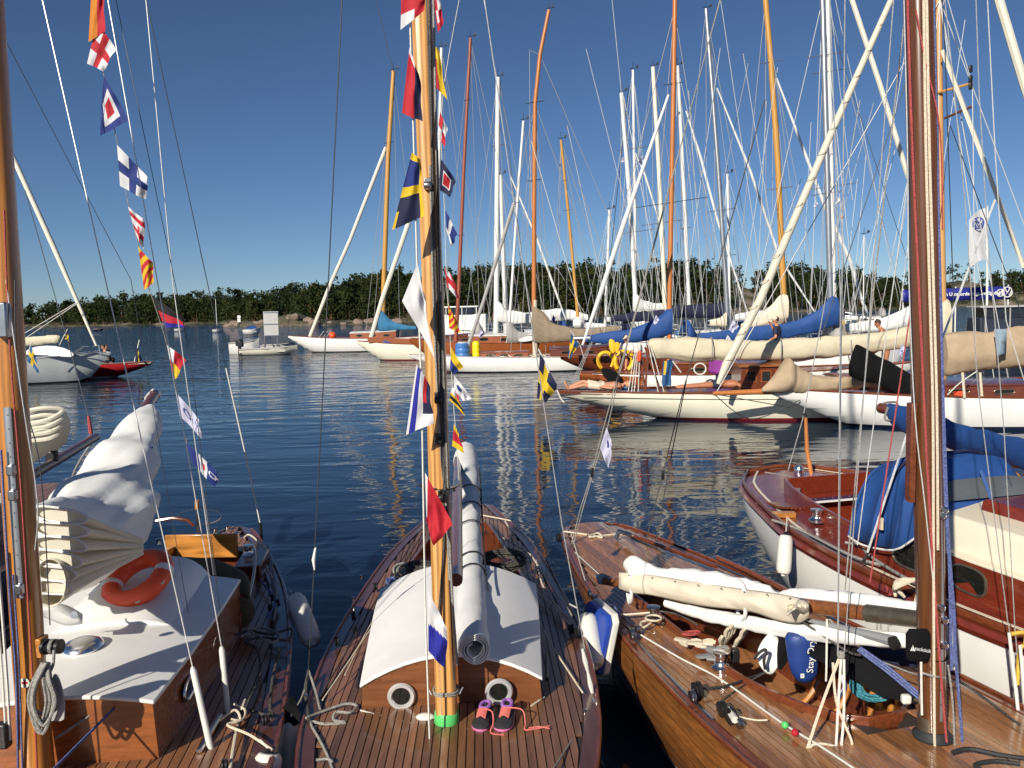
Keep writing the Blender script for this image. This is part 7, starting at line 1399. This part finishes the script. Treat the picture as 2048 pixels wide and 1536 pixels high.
flag('navy flag with a red centre edged in white right of the pine mast', [(882, 318), (911, 362), (901, 393), (877, 379)], Cc, nest(N_, N_, N_, W_, R_, R_, R_), 3, 21)
flag('blue and white striped flag right of the pine mast', [(891, 420), (915, 468), (904, 493), (893, 462)], Cc, lambda u, v: W_ if .38 < u + .2 * v < .62 or (v > .8) else B_, 3, 22)
flag('red flag with a white cross right of the pine mast, before the treetops', [(889, 536), (904, 548), (918, 599), (894, 574)], Cc, lambda u, v: R_ if abs(v - .5) < .2 or u < .2 or u > .8 else W_, 3, 23)
flag('red and yellow striped flag right of the pine mast', [(896, 606), (905, 625), (922, 668), (898, 656)], Cc, diag(R_, Y_, 7), 3, 24)
flag('yellow over blue flag right of the pine mast before the white hull', [(902, 694), (926, 734), (908, 750), (900, 740)], Cc, lambda u, v: Y_ if v < .5 else B_, 3, 25)
flag('white pennant with blue logo right of the pine mast', [(908, 750), (943, 797), (926, 801), (908, 781)], Cc, ringpat(W_, B_, (.4, .45), 0, .2), 4, 26)
flag('red, yellow and black flag right of the pine mast over the water', [(904, 772), (916, 790), (931, 832), (899, 800)], Cc, lambda u, v: (W_ if u < .6 else R_) if v < .4 else Y_ if v < .6 else K_ if v < .85 else Y_, 3, 27)
flag('yellow and red flag at the lower end of the right line, above the rolled sail', [(908, 848), (917, 866), (929, 906), (904, 892)], Cc, hb_(Y_, R_, R_, Y_), 2, 28)
flag('lilac white pennant with a blue dot on the running backstay', [(1213, 855), (1227, 890), (1217, 937), (1200, 896)], 7.6, lambda u, v: B_ if math.hypot(u - .5, v - .35) < .14 else LI, 4, 29)
sw = lambda u, v: Y_ if abs(v - .5) < .13 or abs(u - .38) < .11 else N_
sw2 = lambda u, v: Y_ if abs(v - .5) < .13 or abs(u - .38) < .11 else SK
E_ = 'ensigns on the moored yachts'
flag('large dark blue ensign with yellow cross at the stern of the cream yacht', [(1080, 706), (1117, 772), (1092, 806), (1074, 796)], 21.2, sw, 5, 30, group=E_, name='ensign'); MB().tube([D(1077, 698, 21.2), D(1122, 798, 21.3), D(1128, 805, 21.3)], .022, 6).build('ensign_staff', 'fender_white', Y1)
flag('light blue ensign with yellow cross at the mahogany yacht stern', [(1142, 666), (1158, 688), (1141, 718), (1136, 716)], 31.5, sw2, 3, 31, group=E_, name='ensign'); MB().tube([D(1141, 660, 31.5), D(1160, 690, 31.6), D(1168, 716, 31.8)], .02, 5).build('ensign_staff', 'fender_white', Y4)
flag('folded blue and yellow ensign hanging under the cream boom cover', [(1326, 722), (1344, 720), (1342, 772), (1323, 773)], 23, lambda u, v: Y_ if .15 < u < .42 and v < .55 else SK, 3, 32, group=E_, name='ensign'); MB().tube([D(1345, 722, 23), D(1362, 745, 23)], .02, 5).build('ensign_staff', 'fender_white', Y3)
flag('dark ensign drooping at the stern of the red hull', [(272, 690), (283, 720), (287, 733), (270, 722)], 41.5, lambda u, v: Y_ if .35 < u < .5 else N_, 2, 33, group=E_, name='ensign'); MB().tube([D(279, 680, 41.5), D(268, 728, 41.6)], .03, 5).build('ensign_staff', 'fender_white', Y10)
flag('blue and yellow ensign drooping before the grey hull', [(62, 690), (74, 722), (78, 746), (54, 722)], 36.5, sw2, 3, 34, group=E_, name='ensign'); MB().tube([D(64, 684, 36.5), D(56, 706, 36.6)], .02, 5).build('ensign_staff', 'fender_white', Y9)
flag('small ensign on a staff above the white dinghy at left', [(134, 662), (142, 688), (138, 682), (127, 676)], 37, sw, 2, 35, group=E_, name='ensign'); MB().tube([D(135, 658, 37), D(119, 690, 37)], .02, 5).build('ensign_staff', 'fender_white', Y9)
for k, (x, y, s, Y, c, lb) in enumerate(((1283, 320, 9, 50, LI, 'white pennant high between the slim masts'), (1246, 320, 6, 50, LI, 'tiny white pennant left of the bent white mast'), (1632, 408, 9, 29, LI, 'white pennant left of the aluminium mast'), (1676, 402, 9, 29, W_, 'white pennant right of the aluminium mast'), (1684, 434, 5, 29, O_, 'tiny orange pennant right of the aluminium mast'), (1466, 652, 14, 25, LI, 'white pennant with blue dot over the blue boom cover'), (1455, 680, 10, 25, W_, 'small white pennant over the cream boom cover'), (1312, 640, 10, 27, LI, 'lilac pennant over the navy boom cover'), (1107, 638, 8, 40, RO, 'blue and white pennant above the taupe cover'), (1804, 700, 14, 14, LI, 'lilac pennant hanging left of the mahogany mast'), (962, 668, 9, 40, LI, 'small white pennant above the yellow barrel'))):
    flag(lb, [(x, y - s), (x + s * .7, y), (x - s * .1, y + s), (x - s * .6, y + s * .5)], Y, (lambda c: lambda u, v: B_ if c == LI and math.hypot(u - .5, v - .5) < .15 else c)(c), 2, 40 + k, 10, 'small pennants in the rigging', 'pennant')

# ================================================ people
def person(label, loc, yaw, J, skin='skin', wear=(), hair='hair', cap=None, vox=.022):
    """J: joints in metres, local x right, y forward, z up, origin below the pelvis"""
    q = Matrix.Rotation(yaw, 3, 'Z'); t = thing('person', label, 'person', V(loc)); P = {k: V(loc) + q @ V(v) for k, v in J.items()}
    def limb(mb, a, b, ra, rb, k=5): mb.tube([P[a].lerp(P[b], i / k) for i in range(k + 1)], [ra + (rb - ra) * (i / k) + (.10 * ra * math.sin(math.pi * i / k)) for i in range(k + 1)], 10); mb.ball(P[a], ra, 8); mb.ball(P[b], rb, 8)
    def torso(mb, g=0.0):
        ls, rs, lh, rh = P['ls'], P['rs'], P['lh'], P['rh']; f = V((P['chest'] - P['pel'])).cross(rs - ls).normalized()
        rings = []
        for k, w_, d in ((0, 1.30, .105), (.22, 1.18, .10), (.5, 1.02, .105), (.8, 1.0, .115), (1, .86, .09), (1.1, .4, .06)):
            c = (lh + rh) / 2 * (1 - k) + (ls + rs) / 2 * k; x = ((rh - lh) * (1 - k) + (rs - ls) * k); hw = x.length / 2 * w_ + (.045 if k < .3 else .02) + g; x.normalize()
            rings.append([c + x * math.cos(a) * hw + f * math.sin(a) * (d + g) for a in [2 * math.pi * j / 14 for j in range(14)]])
        mb.loft(rings); return f
    def remesh(o, v): md = o.modifiers.new('union', 'REMESH'); md.mode = 'VOXEL'; md.voxel_size = v; md.use_smooth_shade = True; sm = o.modifiers.new('smooth', 'SMOOTH'); sm.iterations = 2; sm.factor = .5
    mb = MB(); f = torso(mb); nk = (P['ls'] + P['rs']) / 2; mb.tube([nk, nk.lerp(P['head'], .6)], [.058, .052], 10)
    up_ = (P['head'] - nk).normalized(); rt = (P['rs'] - P['ls']).normalized(); fw = q @ V(J.get('face', (0, 1, 0))); fw = (fw - up_ * fw.dot(up_)).normalized(); rt = fw.cross(up_)
    hm = Matrix((rt, fw, up_)).transposed(); mb.ball(P['head'] + up_ * .06, (.075, .092, .105), 14, 0, hm); mb.ball(P['head'] + fw * .04 - up_ * .02, (.052, .05, .06), 10, 0, hm)
    mb.tube([P['head'] + fw * .085 + up_ * .065, P['head'] + fw * .108 + up_ * .03], [.010, .016], 6)
    for s in (-1, 1): mb.ball(P['head'] + rt * s * .076 + up_ * .05, (.012, .022, .032), 6, 0, hm)
    for s in 'lr':
        limb(mb, s + 's', s + 'e', .05, .04); limb(mb, s + 'e', s + 'w', .04, .028); limb(mb, s + 'h', s + 'k', .08, .054); limb(mb, s + 'k', s + 'a', .054, .038)
        mb.tube([P[s + 'a'], P[s + 'a'].lerp(P[s + 't'], .5), P[s + 't']], [.042, .042, .026], 8)
        d = (P[s + 'w'] - P[s + 'e']).normalized(); sd = d.cross(V((.3, .2, 1))).normalized(); n_ = d.cross(sd)
        mb.tube([P[s + 'w'], P[s + 'w'] + d * .05, P[s + 'w'] + d * .095], [.03, .042, .038], 8, ry=[.022, .022, .018])
        for k, L_ in ((-1.4, .065), (-.5, .08), (.45, .075), (1.3, .055)): b0_ = P[s + 'w'] + d * .09 + sd * k * .02; mb.tube([b0_, b0_ + d * L_ * .5 + n_ * .006, b0_ + d * L_ + n_ * .025], [.0125, .012, .009], 6)
        b0_ = P[s + 'w'] + d * .035 + sd * .034; mb.tube([b0_, b0_ + d * .03 + sd * .03, b0_ + d * .065 + sd * .034], [.014, .013, .010], 6)
    body = mb.build('body', skin, t); remesh(body, vox * .62)
    for s in (-1, 1): MB().ball(P['head'] + fw * .079 + rt * s * .032 + up_ * .06, .0125, 8).build('eye', 'glass', t)
    MB().tube([P['head'] + fw * .088 + rt * k * .022 - up_ * (.012 - .004 * abs(k)) for k in (-1, 0, 1)], .006, 6).build('mouth', 'shoe_pink', t)
    if hair: mb = MB(); mb.ball(P['head'] + up_ * .082 - fw * .016, (.083, .093, .095), 14, 0, hm); o = mb.build('hair', hair, t)
    for kind, m in wear:
        mb = MB(); nm = kind
        if kind in ('shirt', 'vest'):
            torso(mb, .016)
            if kind == 'shirt':
                for s in 'lr': mb.tube([P[s + 's'], P[s + 's'].lerp(P[s + 'e'], .75)], [.07, .064], 10); mb.ball(P[s + 's'], .068, 8)
        elif kind in ('shorts', 'trunks', 'trousers'):
            e = {'shorts': .75, 'trunks': .3, 'trousers': 1}[kind]; c = (P['lh'] + P['rh']) / 2; x = (P['rh'] - P['lh']); u = (P['chest'] - P['pel']).normalized()
            mb.loft([[c + u * k + x.normalized() * math.cos(a) * (x.length / 2 + .075) + f * math.sin(a) * .125 for a in [2 * math.pi * j / 14 for j in range(14)]] for k in (-.06, .13)])
            for s in 'lr':
                mb.tube([P[s + 'h'], P[s + 'h'].lerp(P[s + 'k'], e)], [.105, .09 if e < 1 else .068], 10); mb.ball(P[s + 'h'], .1, 8)
                if e == 1: mb.tube([P[s + 'k'], P[s + 'k'].lerp(P[s + 'a'], .95)], [.068, .058], 10); mb.ball(P[s + 'k'], .068, 8)
        elif kind == 'shoe':
            for s in 'lr': MB().tube([P[s + 'a'] - V((0, 0, .02)), P[s + 'a'].lerp(P[s + 't'], .5) - V((0, 0, .01)), P[s + 't']], [.052, .05, .036], 10).build('shoe', m, t)
            continue
        o = mb.build(nm, m, t); remesh(o, vox * .75)
    if cap: mb = MB(); mb.ball(P['head'] + up_ * .095, (.09, .105, .085), 12, 0, hm); mb.tube([P['head'] + up_ * .10 + fw * .07, P['head'] + up_ * .092 + fw * .19], [.07, .05], 8, ry=.008); mb.build('cap', cap, t)
    return t
STAND = dict(pel=(0, 0, .95), chest=(0, .0, 1.3), ls=(-.18, 0, 1.43), rs=(.18, 0, 1.43), lh=(-.09, 0, .93), rh=(.09, 0, .93), lk=(-.1, .03, .5), rk=(.1, .03, .5), la=(-.1, 0, .08), ra=(.1, 0, .08), lt=(-.12, .17, .03), rt=(.12, .17, .03), le=(-.25, -.02, 1.15), re=(.25, -.02, 1.15), lw=(-.22, .12, .92), rw=(.22, .12, .92), head=(0, .03, 1.60))
SIT = dict(pel=(0, 0, .10), chest=(0, .06, .45), ls=(-.18, .07, .58), rs=(.18, .07, .58), lh=(-.1, 0, .1), rh=(.1, 0, .1), lk=(-.14, .42, .16), rk=(.14, .42, .3), la=(-.12, .46, -.25), ra=(.14, .28, -.1), lt=(-.12, .62, -.3), rt=(.14, .44, -.13), le=(-.24, .12, .3), re=(.24, .14, .3), lw=(-.12, .34, .2), rw=(.1, .36, .3), head=(0, .12, .75))
def pose(b, **k): d = dict(b); d.update(k); return d
# man on his back, feet towards the stern (local y runs from feet to head, z up)
BACK = dict(pel=(0, .92, .11), chest=(0, 1.25, .12), ls=(-.18, 1.4, .11), rs=(.18, 1.4, .11), lh=(-.09, .9, .11), rh=(.09, .9, .11), lk=(-.12, .48, .22), rk=(.11, .5, .15), la=(-.1, .08, .07), ra=(.12, .09, .07), lt=(-.14, .0, .24), rt=(.16, .01, .23), le=(-.3, 1.2, .08), re=(.3, 1.18, .08), lw=(-.14, 1.02, .2), rw=(.2, .96, .1), head=(0, 1.6, .13), face=(0, .1, 1))
zc = F1.p(0, 0, 0).z
s0_, _t = F1.st(D(1150, 798, 20.9)); a_ = math.atan2(F1.d.y, F1.d.x) - math.pi / 2
bk = {k: v for k, v in BACK.items()}
person('bare-chested man in beige shorts lying on his back on the cream yacht stern', F1.p(s0_ - .25, -.1, .76), a_, bk, 'skin', [('shorts', 'cloth_beige')])
hd = F1.p(s0_ + 1.35, -.12, .95); heap('towel', 'bright blue cloth under the head of the man lying on the stern', 'towel', [(1242, 786, 3, 3, 21.5), (1250, 781, 9, 9, 21.5), (1260, 782, 8, 8, 21.55), (1268, 786, 4, 4, 21.6)], 'cloth_blue', .03, 5, 4)
s1_, _t = F1.st(D(1372, 785, 20.9))
PR = pose(BACK, lt=(-.1, -.12, .05), rt=(.1, -.12, .05), lk=(-.1, .5, .09), rk=(.12, .46, .09), le=(-.34, 1.5, .06), re=(.34, 1.5, .06), lw=(-.2, 1.75, .06), rw=(.2, 1.75, .06), face=(0, .3, -1), head=(0, 1.6, .17))
person('tanned sunbather in dark trunks lying face down before the doghouse', F1.p(s1_ - .1, -.2, .76), a_, PR, 'skin_tan', [('trunks', 'cloth_navy')])
g3 = D(1558, 720, 24.5); person('man in beige cap and navy T-shirt behind the cream boom cover, hand to face', V((g3.x, 24.7, .74)), R(60), pose(STAND, re=(.26, .1, 1.24), rw=(.12, .2, 1.5), lw=(-.05, .26, 1.02)), 'skin', [('shirt', 'cloth_navy'), ('trousers', 'cloth_grey')], cap='cloth_beige')
g4 = D(1768, 720, 24.2); person('bare-chested person with red swimwear among the white sails at right', V((g4.x, 24.0, .66)), R(70), pose(STAND, chest=(0, .1, 1.28), ls=(-.18, .16, 1.38), rs=(.18, .16, 1.38), le=(-.25, .22, 1.12), re=(.25, .22, 1.1), lw=(-.15, .4, 1.05), rw=(.15, .4, 1.05), head=(0, .24, 1.53)), 'skin_tan', [('trunks', 'plastic_red')])
g5 = D(1264, 712, 27.9); person('man in a brown cap and white shirt sitting by the yellow lifebuoys', V((g5.x, 29.0, 1.0)), R(150), SIT, 'skin', [('shirt', 'cloth_white'), ('shorts', 'cloth_navy')], cap='leather')
g6 = D(1398, 716, 26.5); person('tanned person sitting in the cockpit beside the purple towel', V((g6.x, 26.6, .92)), R(-60), SIT, 'skin_tan', [('shorts', 'cloth_grey')])
g7 = D(219, 730, 41.5); person('crew member in a tan jacket sitting on the red hulled yacht', V((g7.x, 41.3, .72)), R(120), SIT, 'skin', [('shirt', 'canvas_tan'), ('trousers', 'cloth_navy')], vox=.03)
g7 = D(208, 730, 41.5); person('crew member in dark clothes crouching on the red yacht', V((g7.x, 41.6, .72)), R(-110), SIT, 'skin', [('shirt', 'canvas_black'), ('trousers', 'canvas_black')], vox=.03)
# the pier the boats are moored to, with people watching (behind the photographer; they throw the shadows on the decks)
jt = MB(); jt.box((-1, -2.2, .85), (26, 3.6, .18)); jo = jt.build('jetty', 'canvas_grey'); jo['kind'] = 'structure'
for x in range(-11, 12, 3): MB().tube([V((x, -.6, -2)), V((x, -.6, .76))], .14, 8).build('pile', 'varnish_dark', jo)
person('onlooker in a grey shirt standing on the pier behind the middle boat', (-2.45, -.75, .94), R(10), pose(STAND, le=(-.34, .05, 1.2), lw=(-.14, .12, 1.02)), 'skin', [('shirt', 'cloth_grey'), ('trousers', 'cloth_navy')], cap='cloth_beige')
person('onlooker in a white shirt standing on the pier behind the left boat', (-4.6, -.8, .94), R(-20), STAND, 'skin', [('shirt', 'cloth_white'), ('trousers', 'cloth_navy')])
# ================================================ shoes and small things on the centre foredeck
def shoe(label, toe, heel, side):
    toe, heel = V(toe), V(heel); y = (toe - heel); L = y.length; y.normalize(); x = y.cross(V((0, 0, 1))).normalized(); z = V((0, 0, 1)); t = thing('running_shoe', label, 'shoe', heel, 'pair of running shoes by the porthole')
    P = lambda u, w_, h: heel + y * (u * L) + x * (w_ * 1.25 * L - side * .035 * L * math.sin(u * 3)) + z * h * L
    prof = [(0, .10), (.05, .135), (.2, .15), (.4, .14), (.6, .165), (.78, .19), (.92, .15), (1, .07)]
    MB().loft([[P(u, k * w_ * 1.06, h) for k, h in ((-1, .0), (1, .0), (1.02, .085 + .03 * (u < .2)), (-1.02, .085 + .03 * (u < .2)))] for u, w_ in prof]).build('sole', 'shoe_pink', t, sub=1, sharp=30)
    hh = tab([(0, .27), (.1, .28), (.3, .27), (.42, .27), (.6, .23), (.8, .18), (.95, .14), (1, .10)]); op = tab([(0, 1), (.05, .75), (.38, .55), (.5, .3), (.6, 0)])
    MB().loft([[P(u, w_ * math.cos(a) * (1 if math.sin(a) < .55 else .85), .07 + (hh(u) - .07) * max(0, math.sin(a)) ** .8) for a in [math.pi * j / 12 for j in range(13)]] for u, w_ in prof]).build('upper', 'shoe_black', t, sub=1, sharp=180)
    mb = MB(); mb.tube([P(u, .085 * math.sin(a), hh(max(u, 0)) + .004) for a, u in [(2 * math.pi * j / 14, .20 - .19 * math.cos(2 * math.pi * j / 14)) for j in range(15)]], .011 * L / .25, 7); mb.build('collar', 'shoe_purple', t)
    mb = MB(); mb.loft([[P(u, k * .065, hh(u) + .025 + (.03 if u < .4 else 0) - .015 * abs(k)) for k in (-1, -.5, .5, 1)] for u in (.36, .45, .56, .66)]); mb.build('tongue', 'shoe_purple', t)
    for k in range(5): u = .44 + .055 * k; rope('lace', [P(u, -.085, hh(u) + .012), P(u + .02, 0, hh(u) + .05), P(u + .05, .085, hh(u + .05) + .012)], .0042, 'rope_pink', t, 5, 3); rope('lace', [P(u + .05, -.085, hh(u + .05) + .012), P(u + .03, 0, hh(u) + .052), P(u, .085, hh(u) + .012)], .0042, 'rope_pink', t, 5, 3)
    e = P(.45, -.03, .31)
    if side > 0: rope('lace', [e, P(.5, -.3, .3), P(.7, -.38, .1), P(.85, -.40, .03), P(.8, -.55, .03), P(.72, -.68, .03), P(.62, -.8, .03)], .004, 'rope_pink', t, 5, 5); rope('lace', [P(.78, -.45, .03), P(.7, -.62, .035), P(.74, -.82, .03)], .004, 'rope_pink', t, 5, 5)
    else: rope('lace', [e, P(.6, -.2, .32), P(.8, -.24, .15), P(.95, -.2, .05), P(1.05, -.25, .02), P(1.06, -.45, .02)], .004, 'rope_pink', t, 5, 5)
zd = zC(5.15, .3) + .004
shoe('left black and pink running shoe below the right porthole of the middle cabin', G(960, 1466, zd), G(976, 1424, zd), -1); shoe('right black and pink running shoe, its long pink laces trailing to the right', G(1001, 1466, zd), G(1016, 1422, zd), 1)
mb = MB(); mb.ball(G(851, 1434, .68), (.055, .03, .022), 12); tag(mb.build('deck_pad', 'fender_white'), 'small white oval pad beside the foot of the pine mast', 'pad')
